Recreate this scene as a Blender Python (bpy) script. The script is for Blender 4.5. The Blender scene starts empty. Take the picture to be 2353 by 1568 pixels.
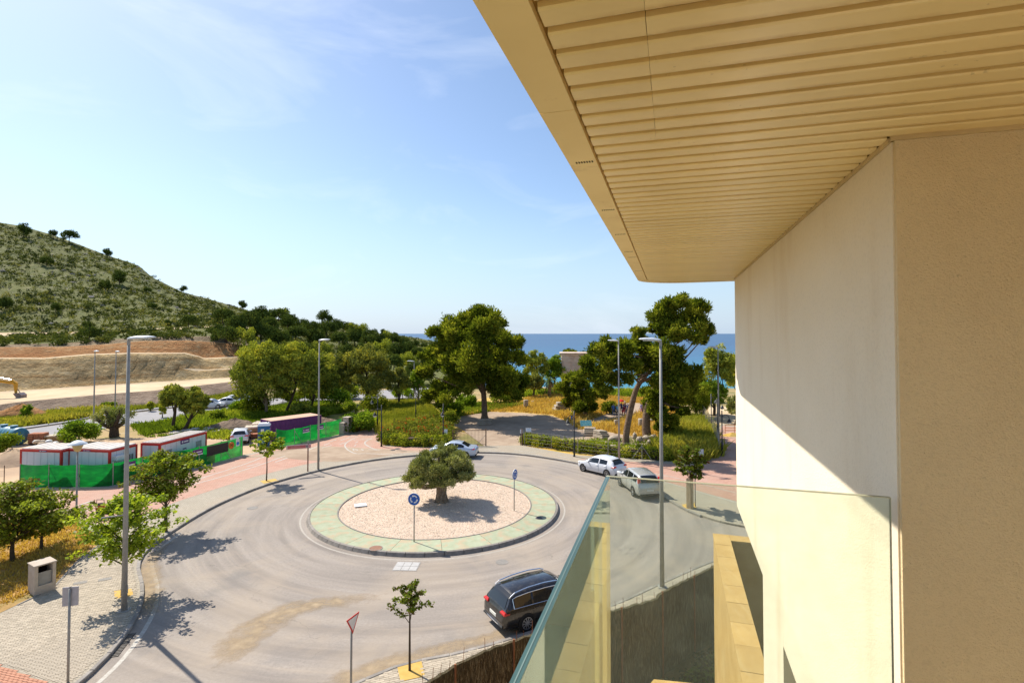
import bpy, bmesh, math, random
import numpy as np
from mathutils import Vector, Matrix
from mathutils.geometry import tessellate_polygon

R = math.radians
scene = bpy.context.scene
COL = scene.collection

# ------------------------------------------------------------------ camera
F, CX, CY, HOR, EYE = 1239.0, 1176.0, 784.0, 766.0, 11.5
PITCH = R(1.4)
PPY = HOR - F * math.tan(PITCH)          # row of the optical axis
cam_d = bpy.data.cameras.new('camera')
cam_d.sensor_width = 36.0
cam_d.lens = F / 2352.0 * 36.0
cam_d.shift_y = -(CY - PPY) / 2352.0
cam_d.clip_start = 0.05
cam_d.clip_end = 120000
cam = bpy.data.objects.new('camera', cam_d)
cam.location = (0, 0, EYE)
cam.rotation_euler = (R(90) + PITCH, 0, 0)
COL.objects.link(cam)
scene.camera = cam

# ------------------------------------------------------------------ sky and sun
SUN_AZ, SUN_EL = R(52), R(48)            # left of straight ahead, above the horizon
w = bpy.data.worlds.new('World'); scene.world = w; w.use_nodes = True
nt = w.node_tree; nt.nodes.clear()
out = nt.nodes.new('ShaderNodeOutputWorld'); bg = nt.nodes.new('ShaderNodeBackground')
sky = nt.nodes.new('ShaderNodeTexSky'); sky.sky_type = 'NISHITA'; sky.sun_disc = False
sky.sun_elevation = SUN_EL; sky.sun_rotation = -SUN_AZ
sky.air_density = 1.0; sky.dust_density = 0.7; sky.ozone_density = 2.6; sky.altitude = 0
tc = nt.nodes.new('ShaderNodeTexCoord')
mp = nt.nodes.new('ShaderNodeMapping'); mp.inputs['Scale'].default_value = (1.2, 1.2, 3.4)
mp.inputs['Rotation'].default_value = (0.25, 0.35, 0.5)
nz = nt.nodes.new('ShaderNodeTexNoise'); nz.inputs['Scale'].default_value = 2.3
nz.inputs['Detail'].default_value = 9; nz.inputs['Roughness'].default_value = 0.58; nz.inputs['Distortion'].default_value = 0.7
rp = nt.nodes.new('ShaderNodeMapRange'); rp.inputs[1].default_value = 0.53; rp.inputs[2].default_value = 0.80
rp.inputs[3].default_value = 0.0; rp.inputs[4].default_value = 0.26
mx = nt.nodes.new('ShaderNodeMix'); mx.data_type = 'RGBA'
mx.inputs[7].default_value = (7.6, 7.9, 8.3, 1)
nt.links.new(tc.outputs['Generated'], mp.inputs['Vector']); nt.links.new(mp.outputs[0], nz.inputs['Vector'])
nt.links.new(nz.outputs[0], rp.inputs[0]); nt.links.new(rp.outputs[0], mx.inputs[0])
# pale sea haze low in the sky, all the way round
sx = nt.nodes.new('ShaderNodeSeparateXYZ'); nt.links.new(tc.outputs['Generated'], sx.inputs[0])
hz = nt.nodes.new('ShaderNodeMapRange'); hz.interpolation_type = 'SMOOTHSTEP'
for i_, v_ in enumerate((-.02, .27, .72, 0.0)): hz.inputs[i_ + 1].default_value = v_
nt.links.new(sx.outputs[2], hz.inputs[0])
hm = nt.nodes.new('ShaderNodeMix'); hm.data_type = 'RGBA'; hm.inputs[7].default_value = (3.4, 4.5, 6.0, 1)
nt.links.new(hz.outputs[0], hm.inputs[0]); nt.links.new(sky.outputs[0], hm.inputs[6]); nt.links.new(hm.outputs[2], mx.inputs[6]); nt.links.new(mx.outputs[2], bg.inputs[0])
nt.links.new(bg.outputs[0], out.inputs[0])
bg.inputs[1].default_value = 0.098
sd = bpy.data.lights.new('sun', 'SUN'); sd.energy = 4.0; sd.angle = R(0.55); sd.color = (1.0, 0.94, 0.84)
sun = bpy.data.objects.new('sun', sd); COL.objects.link(sun)
sdir = Vector((math.sin(SUN_AZ) * math.cos(SUN_EL), -math.cos(SUN_AZ) * math.cos(SUN_EL), -math.sin(SUN_EL)))
sun.rotation_euler = sdir.to_track_quat('-Z', 'Y').to_euler()
sun.location = (-40, 30, 60)

vs = scene.view_settings
vs.view_transform = 'Standard'; vs.look = 'None'; vs.exposure = 0.76; vs.gamma = 1.0
scene.cycles.use_denoising = True
scene.cycles.max_bounces = 8
scene.cycles.transparent_max_bounces = 24
scene.cycles.caustics_reflective = False
scene.cycles.caustics_refractive = False

# ------------------------------------------------------------------ geometry of the place from sight lines
def ray(x, y):
    u, v = (x - CX) / F, (PPY - y) / F
    return Vector((u, math.cos(PITCH) - v * math.sin(PITCH), math.sin(PITCH) + v * math.cos(PITCH)))
def P(x, y, z=0.0):                       # point of height z on a sight line
    d = ray(x, y); t = (z - EYE) / d.z
    return Vector((d.x * t, d.y * t, z))
def PD(x, y, Y):                          # point at distance Y on a sight line
    d = ray(x, y); t = Y / d.y
    return Vector((d.x * t, Y, EYE + d.z * t))
def PP(pts, z=0.0):
    return [P(x, y, z) for x, y in pts]
def interp(tab, x):
    xs = [t[0] for t in tab]; ys = [t[1] for t in tab]
    return float(np.interp(x, xs, ys))
def in_poly(px, py, poly):
    c = False; j = len(poly) - 1
    for i in range(len(poly)):
        xi, yi = poly[i][0], poly[i][1]; xj, yj = poly[j][0], poly[j][1]
        if (yi > py) != (yj > py) and px < (xj - xi) * (py - yi) / (yj - yi) + xi: c = not c
        j = i
    return c
def smooth_line(pts, n=8):                # Catmull-Rom through 2D/3D points
    pts = [Vector(p) for p in pts]; o = []
    for i in range(len(pts) - 1):
        p0 = pts[max(i - 1, 0)]; p1 = pts[i]; p2 = pts[i + 1]; p3 = pts[min(i + 2, len(pts) - 1)]
        for k in range(n):
            t = k / n
            o.append(0.5 * ((2 * p1) + (p2 - p0) * t + (2 * p0 - 5 * p1 + 4 * p2 - p3) * t * t + (3 * p1 - p0 - 3 * p2 + p3) * t ** 3))
    o.append(pts[-1])
    return o
def resample(pts, step):
    pts = [Vector(p) for p in pts]; o = [pts[0].copy()]; acc = 0
    for a, b in zip(pts, pts[1:]):
        L = (b - a).length
        if L < 1e-6: continue
        d = step - acc
        while d <= L:
            o.append(a.lerp(b, d / L)); d += step
        acc = L - (d - step)
    return o

# ------------------------------------------------------------------ mesh builder
class MB:
    def __init__(s): s.v = []; s.f = []; s.m = []; s.cur = 0
    def add(s, vs, fs):
        o = len(s.v); s.v += [tuple(v) for v in vs]
        for f in fs: s.f.append([i + o for i in f]); s.m.append(s.cur)
        return s
    def box(s, c, d, rz=0.0, M=None):
        hx, hy, hz = d[0] / 2, d[1] / 2, d[2] / 2
        vs = [Vector((x, y, z)) for z in (-hz, hz) for x, y in ((-hx, -hy), (hx, -hy), (hx, hy), (-hx, hy))]
        if M is None: M = Matrix.Rotation(rz, 3, 'Z')
        vs = [M @ v + Vector(c) for v in vs]
        return s.add(vs, [(3, 2, 1, 0), (4, 5, 6, 7), (0, 1, 5, 4), (1, 2, 6, 5), (2, 3, 7, 6), (3, 0, 4, 7)])
    def cbox(s, c, d, b=0.02, rz=0.0, M=None):   # box with chamfered edges
        hx, hy, hz = d[0] / 2, d[1] / 2, d[2] / 2
        b = min(b, hx * .9, hy * .9, hz * .9)
        if M is None: M = Matrix.Rotation(rz, 3, 'Z')
        ring = lambda ix, iy, z: [(-hx + ix, -hy + iy + 0, z), (hx - ix, -hy + iy, z), (hx - ix, hy - iy, z), (-hx + ix, hy - iy, z)]
        vs = ring(b, b, -hz) + ring(0, 0, -hz + b) + ring(0, 0, hz - b) + ring(b, b, hz)
        vs = [M @ Vector(v) + Vector(c) for v in vs]
        fs = [(3, 2, 1, 0), (12, 13, 14, 15)]
        for k in range(3):
            for i in range(4):
                j = (i + 1) % 4
                fs.append((k * 4 + i, k * 4 + j, k * 4 + 4 + j, k * 4 + 4 + i))
        return s.add(vs, fs)
    def tube(s, pts, rad, n=8, caps=True):
        pts = [Vector(p) for p in pts]
        if not hasattr(rad, '__len__'): rad = [rad] * len(pts)
        vs = []; up = Vector((0, 0, 1)); prev = None
        for i, p in enumerate(pts):
            d = (pts[min(i + 1, len(pts) - 1)] - pts[max(i - 1, 0)]).normalized()
            if prev is None:
                a = d.cross(up)
                if a.length < .05: a = d.cross(Vector((1, 0, 0)))
            else:
                a = prev - d * prev.dot(d)
            a.normalize(); b = d.cross(a); prev = a
            for k in range(n):
                t = 2 * math.pi * k / n
                vs.append(p + a * (math.cos(t) * rad[i]) + b * (math.sin(t) * rad[i]))
        fs = []
        for i in range(len(pts) - 1):
            for k in range(n):
                j = (k + 1) % n
                fs.append((i * n + k, i * n + j, (i + 1) * n + j, (i + 1) * n + k))
        if caps:
            fs.append(tuple(range(n - 1, -1, -1))); fs.append(tuple((len(pts) - 1) * n + k for k in range(n)))
        return s.add(vs, fs)
    def lathe(s, prof, n=16, o=(0, 0, 0), M=None, cap=True):
        o = Vector(o); vs = []
        for r, z in prof:
            for k in range(n):
                t = 2 * math.pi * k / n
                v = Vector((r * math.cos(t), r * math.sin(t), z))
                vs.append((M @ v if M else v) + o)
        fs = []
        for i in range(len(prof) - 1):
            for k in range(n):
                j = (k + 1) % n
                fs.append((i * n + k, i * n + j, (i + 1) * n + j, (i + 1) * n + k))
        if cap and prof[0][0] > 1e-4: fs.append(tuple(range(n - 1, -1, -1)))
        if cap and prof[-1][0] > 1e-4: fs.append(tuple((len(prof) - 1) * n + k for k in range(n)))
        return s.add(vs, fs)
    def prism(s, poly, z0, z1, bottom=False):
        poly = [Vector((p[0], p[1])) for p in poly]; n = len(poly)
        area = sum(poly[i].x * poly[(i + 1) % n].y - poly[(i + 1) % n].x * poly[i].y for i in range(n))
        if area < 0: poly.reverse()
        vs = [(p.x, p.y, z1) for p in poly] + [(p.x, p.y, z0) for p in poly]
        tri = tessellate_polygon([[Vector((p.x, p.y, 0)) for p in poly]])
        fs = []
        for a, b, c in tri:
            pa, pb, pc = poly[a], poly[b], poly[c]
            if (pb - pa).cross(pc - pa) < 0: a, c = c, a
            fs.append((a, b, c))
            if bottom: fs.append((c + n, b + n, a + n))
        for i in range(n):
            j = (i + 1) % n
            fs.append((i, i + n, j + n, j))
        return s.add(vs, fs)
    def sheet(s, poly, z):
        n = len(poly); poly = [Vector((p[0], p[1])) for p in poly]
        tri = tessellate_polygon([[Vector((p.x, p.y, 0)) for p in poly]])
        fs = []
        for a, b, c in tri:
            if (poly[b] - poly[a]).cross(poly[c] - poly[a]) < 0: a, c = c, a
            fs.append((a, b, c))
        return s.add([(p.x, p.y, z) for p in poly], fs)
    def strip(s, line, wdt, z):               # flat ribbon along a line
        line = [Vector((p[0], p[1])) for p in line]; vs = []
        for i, p in enumerate(line):
            d = (line[min(i + 1, len(line) - 1)] - line[max(i - 1, 0)]).normalized()
            nn = Vector((-d.y, d.x)) * wdt / 2
            vs += [(p.x + nn.x, p.y + nn.y, z), (p.x - nn.x, p.y - nn.y, z)]
        return s.add(vs, [(2 * i, 2 * i + 1, 2 * i + 3, 2 * i + 2) for i in range(len(line) - 1)])
    def build(s, name, mat, parent=None, smooth=False, loc=None, rz=None):
        me = bpy.data.meshes.new(name); me.from_pydata(s.v, [], s.f)
        mats = mat if isinstance(mat, (list, tuple)) else [mat]
        for m in mats: me.materials.append(m)
        if len(mats) > 1: me.polygons.foreach_set('material_index', s.m)
        if smooth: me.polygons.foreach_set('use_smooth', [True] * len(me.polygons))
        me.update()
        return link(name, me, parent, loc, rz)
def link(name, me, parent=None, loc=None, rz=None):
    o = bpy.data.objects.new(name, me); COL.objects.link(o)
    if parent is not None: o.parent = parent
    if loc is not None: o.location = loc
    if rz is not None: o.rotation_euler = (0, 0, rz)
    return o
def smooth_by_angle(o, ang=40):
    me = o.data; bm = bmesh.new(); bm.from_mesh(me)
    for f in bm.faces: f.smooth = True
    for e in bm.edges:
        if len(e.link_faces) == 2: e.smooth = e.calc_face_angle(0) < R(ang)
    bm.to_mesh(me); bm.free(); return o
def tag(o, label=None, cat=None, group=None, kind=None):
    if label: o['label'] = label
    if cat: o['category'] = cat
    if group: o['group'] = group
    if kind: o['kind'] = kind
    return o
def thing(name, label, cat, loc=(0, 0, 0), rz=0.0, group=None):
    o = bpy.data.objects.new(name, None); COL.objects.link(o)
    o.location = loc; o.rotation_euler = (0, 0, rz); o.empty_display_size = .3
    return tag(o, label, cat, group)
def copy_tree(o, parent=None):
    c = o.copy(); COL.objects.link(c); c.parent = parent
    for ch in list(o.children): copy_tree(ch, c)
    return c
def struct(o): o['kind'] = 'structure'; return o

# ------------------------------------------------------------------ material builder
class NM:
    def __init__(s, name, rough=.8, spec=.3, metal=0.0, col=(.5, .5, .5)):
        s.m = bpy.data.materials.new(name); s.m.use_nodes = True; s.t = s.m.node_tree
        s.b = s.t.nodes['Principled BSDF']; s.out = s.t.nodes['Material Output']
        s.b.inputs['Roughness'].default_value = rough
        s.b.inputs['Specular IOR Level'].default_value = spec
        s.b.inputs['Metallic'].default_value = metal
        s.b.inputs['Base Color'].default_value = (*col, 1)
        s.tcn = s.t.nodes.new('ShaderNodeTexCoord')
    def n(s, t, **kw):
        o = s.t.nodes.new(t)
        for k, v in kw.items(): setattr(o, k, v)
        return o
    def l(s, a, b): s.t.links.new(a, b)
    def co(s, scale=(1, 1, 1), rot=(0, 0, 0), loc=(0, 0, 0), src='Object'):
        mp = s.n('ShaderNodeMapping'); mp.inputs['Scale'].default_value = scale
        mp.inputs['Rotation'].default_value = rot; mp.inputs['Location'].default_value = loc
        s.l(s.tcn.outputs[src], mp.inputs['Vector']); return mp.outputs[0]
    def noise(s, scale, detail=5, rough=.55, vec=None, dist=0.0):
        o = s.n('ShaderNodeTexNoise'); o.inputs['Scale'].default_value = scale
        o.inputs['Detail'].default_value = detail; o.inputs['Roughness'].default_value = rough
        o.inputs['Distortion'].default_value = dist
        s.l(vec if vec is not None else s.tcn.outputs['Object'], o.inputs['Vector']); return o.outputs[0]
    def voro(s, scale, vec=None, feature='F1', out=0, rnd=1.0):
        o = s.n('ShaderNodeTexVoronoi', feature=feature); o.inputs['Scale'].default_value = scale
        o.inputs['Randomness'].default_value = rnd
        s.l(vec if vec is not None else s.tcn.outputs['Object'], o.inputs['Vector']); return o.outputs[out]
    def ramp(s, fac, stops):
        o = s.n('ShaderNodeValToRGB'); r = o.color_ramp
        while len(r.elements) < len(stops): r.elements.new(.5)
        for e, (p, c) in zip(r.elements, stops):
            e.position = p; e.color = (*c, 1) if len(c) == 3 else c
        s.l(fac, o.inputs[0]); return o.outputs[0]
    def rng(s, v, a, b, c=0.0, d=1.0):
        o = s.n('ShaderNodeMapRange'); 
        for i, k in enumerate((a, b, c, d)): o.inputs[i + 1].default_value = k
        s.l(v, o.inputs[0]); return o.outputs[0]
    def mix(s, fac, a, b, mode='MIX'):
        o = s.n('ShaderNodeMix', data_type='RGBA', blend_type=mode)
        for i, k in ((0, fac), (6, a), (7, b)):
            if isinstance(k, (int, float)): o.inputs[i].default_value = k
            elif isinstance(k, tuple): o.inputs[i].default_value = (*k, 1)
            else: s.l(k, o.inputs[i])
        return o.outputs[2]
    def math(s, op, a, b=None):
        o = s.n('ShaderNodeMath', operation=op)
        for i, k in ((0, a), (1, b)):
            if k is None: continue
            if isinstance(k, (int, float)): o.inputs[i].default_value = k
            else: s.l(k, o.inputs[i])
        return o.outputs[0]
    def attr(s, name): 
        o = s.n('ShaderNodeAttribute'); o.attribute_name = name; return o.outputs['Fac']
    def base(s, c): s.l(c, s.b.inputs['Base Color'])
    def bump(s, h, strength=.4, dist=.02, prev=None):
        o = s.n('ShaderNodeBump'); o.inputs['Strength'].default_value = strength; o.inputs['Distance'].default_value = dist
        s.l(h, o.inputs['Height'])
        if prev is not None: s.l(prev, o.inputs['Normal'])
        s.l(o.outputs[0], s.b.inputs['Normal']); return o.outputs[0]
def surf(name, stops, scale=4, detail=6, rough=.85, spec=.25, metal=0.0, bump=.0, bscale=30, bdist=.02, big=None, vec=None):
    m = NM(name, rough, spec, metal)
    c = m.ramp(m.noise(scale, detail), [(.25 + .5 * i / max(1, len(stops) - 1), k) for i, k in enumerate(stops)])
    if big:                                   # (scale, colour, amount)
        f = m.rng(m.noise(big[0], 4), .45, .65, 0, big[2]); c = m.mix(f, c, big[1])
    m.base(c)
    if bump: m.bump(m.noise(bscale, 4), bump, bdist)
    return m.m
def plain(name, col, rough=.5, spec=.4, metal=0.0, var=.12, scale=6):
    a = tuple(c * (1 - var) for c in col); b = tuple(min(1, c * (1 + var)) for c in col)
    return surf(name, [a, b], scale, 4, rough, spec, metal)
def gen_rand(m, c, lo=.85, hi=1.12):          # each object a little lighter or darker
    oi = m.n('ShaderNodeObjectInfo'); k = m.rng(oi.outputs['Random'], 0, 1, lo, hi)
    o = m.n('ShaderNodeVectorMath', operation='SCALE'); m.l(c, o.inputs[0]); m.l(k, o.inputs['Scale']); return o.outputs[0]
def leafmat(name, stops, trans=.35, gloss=.0):
    m = NM(name, .7, .2)
    c = m.ramp(m.attr('tint'), [(i / (len(stops) - 1), k) for i, k in enumerate(stops)])
    d = m.n('ShaderNodeBsdfDiffuse'); t = m.n('ShaderNodeBsdfTranslucent'); x = m.n('ShaderNodeMixShader')
    x.inputs[0].default_value = trans
    tcol = m.mix(1.0, c, (1.25, 1.2, .55), 'MULTIPLY')
    m.l(c, d.inputs[0]); m.l(tcol, t.inputs[0]); m.l(d.outputs[0], x.inputs[1]); m.l(t.outputs[0], x.inputs[2])
    last = x.outputs[0]
    if gloss:
        g = m.n('ShaderNodeBsdfGlossy'); g.inputs['Roughness'].default_value = .4
        y = m.n('ShaderNodeMixShader'); y.inputs[0].default_value = gloss
        m.l(last, y.inputs[1]); m.l(g.outputs[0], y.inputs[2]); last = y.outputs[0]
    m.l(last, m.out.inputs[0]); m.t.nodes.remove(m.b)
    return m.m

# ------------------------------------------------------------------ foliage
def np_mesh(name, co, k, tint, mat):
    """co: (n*k,3) vertices, every k of them one face"""
    n = len(co) // k
    me = bpy.data.meshes.new(name)
    me.vertices.add(len(co)); me.vertices.foreach_set('co', np.asarray(co, np.float32).ravel())
    me.loops.add(n * k); me.loops.foreach_set('vertex_index', np.arange(n * k, dtype=np.int32))
    me.polygons.add(n); me.polygons.foreach_set('loop_start', np.arange(0, n * k, k, dtype=np.int32))
    me.polygons.foreach_set('loop_total', np.full(n, k, np.int32))
    a = me.attributes.new('tint', 'FLOAT', 'POINT'); a.data.foreach_set('value', np.repeat(np.asarray(tint, np.float32), k))
    me.materials.append(mat); me.update(calc_edges=True)
    return me
def leaves(name, clumps, n, size, mat, seed=1, width=.45, shell=.55, out=.5, droop=0.0, ctint=.45, flat=False, spiky=False):
    g = np.random.default_rng(seed); C = np.asarray(clumps, float)
    wt = (C[:, 3] * C[:, 4] + C[:, 4] * C[:, 5] + C[:, 3] * C[:, 5]); wt /= wt.sum()
    idx = g.choice(len(C), n, p=wt)
    d = g.normal(size=(n, 3)); d /= np.linalg.norm(d, axis=1)[:, None]
    r = shell + (1 - shell) * g.random(n) ** .6
    r *= 1 + (.30 if spiky else .16) * g.normal(size=n)
    p = C[idx, :3] + d * C[idx, 3:6] * r[:, None]
    nr = d * out + g.normal(size=(n, 3)) * (1 - out); 
    if flat: nr[:, 2] += 1.2
    nr /= np.linalg.norm(nr, axis=1)[:, None] + 1e-9
    t = g.normal(size=(n, 3)); t[:, 2] -= droop; t -= nr * (t * nr).sum(1)[:, None]
    if spiky:                                    # sprays that point out and up
        t = d * .9 + g.normal(size=(n, 3)) * .45; t[:, 2] += .45; nr = np.cross(t, g.normal(size=(n, 3))); nr /= np.linalg.norm(nr, axis=1)[:, None] + 1e-9
    t /= np.linalg.norm(t, axis=1)[:, None] + 1e-9
    b = np.cross(nr, t); L = size * (.6 + .8 * g.random(n)); W = L * width
    co = np.empty((n, 4, 3))
    co[:, 0] = p - t * L[:, None] / 2; co[:, 1] = p + b * W[:, None] / 2
    co[:, 2] = p + t * L[:, None] / 2; co[:, 3] = p - b * W[:, None] / 2
    ct = g.random(len(C))
    tint = np.clip(ct[idx] * ctint + g.random(n) * (1 - ctint), 0, 1)
    return np_mesh(name, co.reshape(-1, 3), 4, tint, mat)
def blades(name, pts, h, mat, seed=1, wid=.35, lean=.5, per=3, tint=None):
    """tufts of upright blades; pts (n,3), h height array"""
    g = np.random.default_rng(seed); pts = np.repeat(np.asarray(pts, float), per, 0); n = len(pts)
    h = np.repeat(np.asarray(h, float), per) * (.6 + .7 * g.random(n))
    a = g.random(n) * 2 * np.pi; s = np.stack([np.cos(a), np.sin(a), np.zeros(n)], 1)
    pts = pts + np.stack([g.normal(size=n), g.normal(size=n), np.zeros(n)], 1) * (h * .35)[:, None]
    l = g.normal(size=(n, 3)) * lean; l[:, 2] = 1
    co = np.empty((n, 3, 3)); wv = s * (h * wid * .5)[:, None]
    co[:, 0] = pts - wv; co[:, 1] = pts + wv; co[:, 2] = pts + l * h[:, None]
    t = np.repeat(tint, per) * .6 + .4 * g.random(n) if tint is not None else g.random(n)
    return np_mesh(name, co.reshape(-1, 3), 3, np.clip(t, 0, 1), mat)
def scatter(poly, n, seed=0, z=0.0):
    g = np.random.default_rng(seed); xs = [p[0] for p in poly]; ys = [p[1] for p in poly]; o = []
    while len(o) < n:
        q = g.random((n * 2, 2)) * [max(xs) - min(xs), max(ys) - min(ys)] + [min(xs), min(ys)]
        for x, y in q:
            if in_poly(x, y, poly): o.append((x, y, z))
            if len(o) >= n: break
    return np.array(o)
def ball_clumps(c, rad, n, cr, seed, top=.15):
    """clumps spread through an ellipsoid, denser at its surface"""
    g = np.random.default_rng(seed); o = []
    for i in range(n):
        d = g.normal(size=3); d /= np.linalg.norm(d)
        if d[2] < -.55: d[2] *= -.6
        k = .35 + .5 * g.random() ** .5
        q = np.array(c) + d * np.array(rad) * k; s = cr * (.7 + .6 * g.random())
        o.append((*q, s, s, s * .85))
    return o
# ------------------------------------------------------------------ materials of the setting
IC = Vector((-5.0, 36.15, 0)); IR = 8.0; IRI = 6.25       # the traffic island

def mk_asphalt():
    m = NM('asphalt', .88, .25)
    sep = m.n('ShaderNodeSeparateXYZ'); m.l(m.tcn.outputs['Object'], sep.inputs[0])
    dx = m.math('SUBTRACT', sep.outputs[0], IC.x); dy = m.math('SUBTRACT', sep.outputs[1], IC.y)
    r = m.math('SQRT', m.math('ADD', m.math('MULTIPLY', dx, dx), m.math('MULTIPLY', dy, dy)))
    a = m.math('ARCTAN2', dy, dx)
    cb = m.n('ShaderNodeCombineXYZ'); m.l(m.math('MULTIPLY', r, 1.3), cb.inputs[0]); m.l(m.math('MULTIPLY', a, 1.1), cb.inputs[1])
    arcs = m.noise(1.0, 6, .6, cb.outputs[0], .3)
    base = m.ramp(m.noise(9, 7, .7), [(.3, (.275, .236, .20)), (.7, (.385, .333, .285))])
    c = m.mix(m.rng(arcs, .38, .66, 0, .85), base, (.215, .184, .158))
    dust = m.rng(m.noise(.16, 6, .62, None, .6), .47, .66, 0, .85)
    c = m.mix(m.math('MULTIPLY', dust, .7), c, (.41, .33, .245))
    c = m.mix(m.rng(m.noise(.55, 6, .65, cb.outputs[0], .5), .56, .70, 0, .5), c, (.42, .34, .26))
    c = m.mix(m.rng(m.noise(.33, 5), .58, .72, 0, .5), c, (.17, .16, .15))
    sp = m.rng(m.voro(26), .0, .22, .75, 1.06)
    c = m.mix(1.0, c, m.ramp(sp, [(0, (.72, .72, .72)), (1, (1, 1, 1))]), 'MULTIPLY')
    wv = m.n('ShaderNodeVectorMath', operation='ADD'); nzc = m.n('ShaderNodeTexNoise'); nzc.inputs['Scale'].default_value = .7; nzc.inputs['Detail'].default_value = 5
    m.l(m.tcn.outputs['Object'], nzc.inputs['Vector']); sc_ = m.n('ShaderNodeVectorMath', operation='SCALE'); sc_.inputs['Scale'].default_value = 2.2; m.l(nzc.outputs['Color'], sc_.inputs[0]); m.l(m.tcn.outputs['Object'], wv.inputs[0]); m.l(sc_.outputs[0], wv.inputs[1])
    ck = m.rng(m.voro(.21, wv.outputs[0], 'DISTANCE_TO_EDGE'), 0, .0045, 1, 0); ck = m.math('MULTIPLY', ck, m.rng(m.noise(.3, 3), .5, .6))
    c = m.mix(m.math('MULTIPLY', ck, .55), c, (.10, .088, .078))
    ts = m.rng(m.noise(.9, 7, .75, m.co((.35, 1.6, 1), (0, 0, R(25)))), .60, .70, 0, .30); c = m.mix(ts, c, (.15, .14, .13))
    c = m.mix(m.rng(m.noise(55, 3, .7), .56, .74, 0, .5), c, (.50, .45, .39)); c = m.mix(m.rng(m.noise(48, 3, .7), .58, .76, 0, .55), c, (.12, .105, .095))
    m.base(c); m.bump(m.noise(90, 4), .5, .012)
    return m.m
M = {}
M['asphalt'] = mk_asphalt()
M['far_asphalt'] = surf('pale_asphalt', [(.26, .25, .25), (.34, .325, .32)], .6, 6, .9)
def mk_pavers(name, c1, c2, mortar, rot, bw=.20, bh=.10, big=None):
    m = NM(name, .85, .25)
    v = m.co((1, 1, 1), (0, 0, rot))
    b = m.n('ShaderNodeTexBrick'); m.l(v, b.inputs['Vector'])
    b.inputs['Scale'].default_value = 1; b.inputs['Brick Width'].default_value = bw; b.inputs['Row Height'].default_value = bh
    b.inputs['Mortar Size'].default_value = .008; b.inputs['Color1'].default_value = (*c1, 1); b.inputs['Color2'].default_value = (*c2, 1)
    b.inputs['Mortar'].default_value = (*mortar, 1); b.inputs['Bias'].default_value = 0
    f = m.rng(m.noise(.5, 6, .6), .4, .7, 0, .5)
    c = m.mix(f, b.outputs[0], big or tuple(k * .8 for k in c1))
    c = m.mix(m.rng(m.noise(.23, 5, .6, None, .4), .5, .68, 0, .45), c, (.40, .31, .22))
    m.base(c); m.bump(b.outputs[1], -.5, .006)
    return m.m
M['grey_pavers'] = mk_pavers('grey_pavers', (.37, .32, .245), (.43, .375, .29), (.22, .185, .14), R(28))
M['red_pavers'] = mk_pavers('red_pavers', (.44, .235, .165), (.50, .29, .215), (.25, .16, .12), R(-18), .4, .2, (.47, .33, .26))
def mk_paver(name, c1, c2):
    m = NM(name, .85, .25)
    c = m.ramp(m.noise(7, 5), [(.3, c1), (.7, c2)])
    c = m.mix(m.rng(m.noise(.4, 5, .6), .45, .65, 0, .4), c, (.40, .33, .25))
    g = m.n('ShaderNodeNewGeometry'); k = m.rng(g.outputs['Random Per Island'], 0, 1, .82, 1.14)
    o = m.n('ShaderNodeVectorMath', operation='SCALE'); m.l(c, o.inputs[0]); m.l(k, o.inputs['Scale'])
    m.base(gen_rand(m, o.outputs[0], .94, 1.06)); m.bump(m.noise(70, 3), .3, .004)
    return m.m
M['paver'] = mk_paver('grey_paver_block', (.40, .335, .25), (.47, .40, .305))
M['paver_red'] = mk_paver('red_paver_block', (.46, .20, .12), (.54, .26, .16))
M['paver_bed'] = surf('paver_joint_sand', [(.30, .25, .18), (.35, .295, .215)], 5)
def mk_kerb():
    m = NM('kerb_concrete', .85, .25)
    c = m.ramp(m.noise(5, 6), [(.3, (.24, .215, .19)), (.7, (.34, .305, .265))])
    c = m.mix(m.rng(m.noise(1.1, 5), .5, .7, 0, .5), c, (.20, .17, .135))
    m.base(gen_rand(m, c, .82, 1.12)); m.bump(m.noise(45, 4), .4, .01); return m.m
M['kerb'] = mk_kerb()
def mk_white():
    m = NM('road_paint', .7, .3)
    c = m.mix(m.rng(m.noise(6, 6, .7),   .40, .60, 0, .75), (.50, .47, .41), (.36, .31, .25))
    m.base(c); return m.m
M['white_paint'] = mk_white()
def mk_green_ring():
    m = NM('worn_green_paint', .85, .2)
    c = m.ramp(m.noise(2.2, 6), [(.3, (.315, .345, .225)), (.7, (.40, .425, .295))])
    c = m.mix(m.rng(m.noise(1.3, 7, .68, None, .5), .51, .62, 0, .85), c, (.45, .345, .225))
    c = m.mix(m.rng(m.noise(11, 5), .6, .75, 0, .6), c, (.44, .35, .25))
    m.base(gen_rand(m, c, .93, 1.07)); m.bump(m.noise(40, 4), .25, .01); return m.m
M['green_ring'] = mk_green_ring()
M['gravel_bed'] = surf('gravel_bed', [(.58, .43, .32), (.74, .57, .44)], 22, 6, .95, .15, 0, .8, 45, .03, (1.2, (.5, .38, .29), .4))
def mk_stone():
    m = NM('gravel_stone', .9, .2)
    m.base(m.ramp(m.attr('tint'), [(0, (.46, .35, .24)), (.4, (.67, .545, .40)), (.8, (.76, .635, .485)), (1, (.85, .75, .62))])); return m.m
M['gravel'] = mk_stone()
def mk_ground():
    m = NM('dry_ground', .95, .1)
    c = m.ramp(m.noise(.9, 7, .65), [(.3, (.30, .20, .10)), (.5, (.42, .30, .15)), (.68, (.33, .27, .10))])
    c = m.mix(m.rng(m.noise(.12, 6, .6), .45, .6, 0, .8), c, (.17, .17, .055))
    c = m.mix(m.rng(m.noise(.3, 5), .55, .7, 0, .6), c, (.46, .36, .24))
    m.base(c); m.bump(m.noise(6, 6), .5, .08); return m.m
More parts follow.
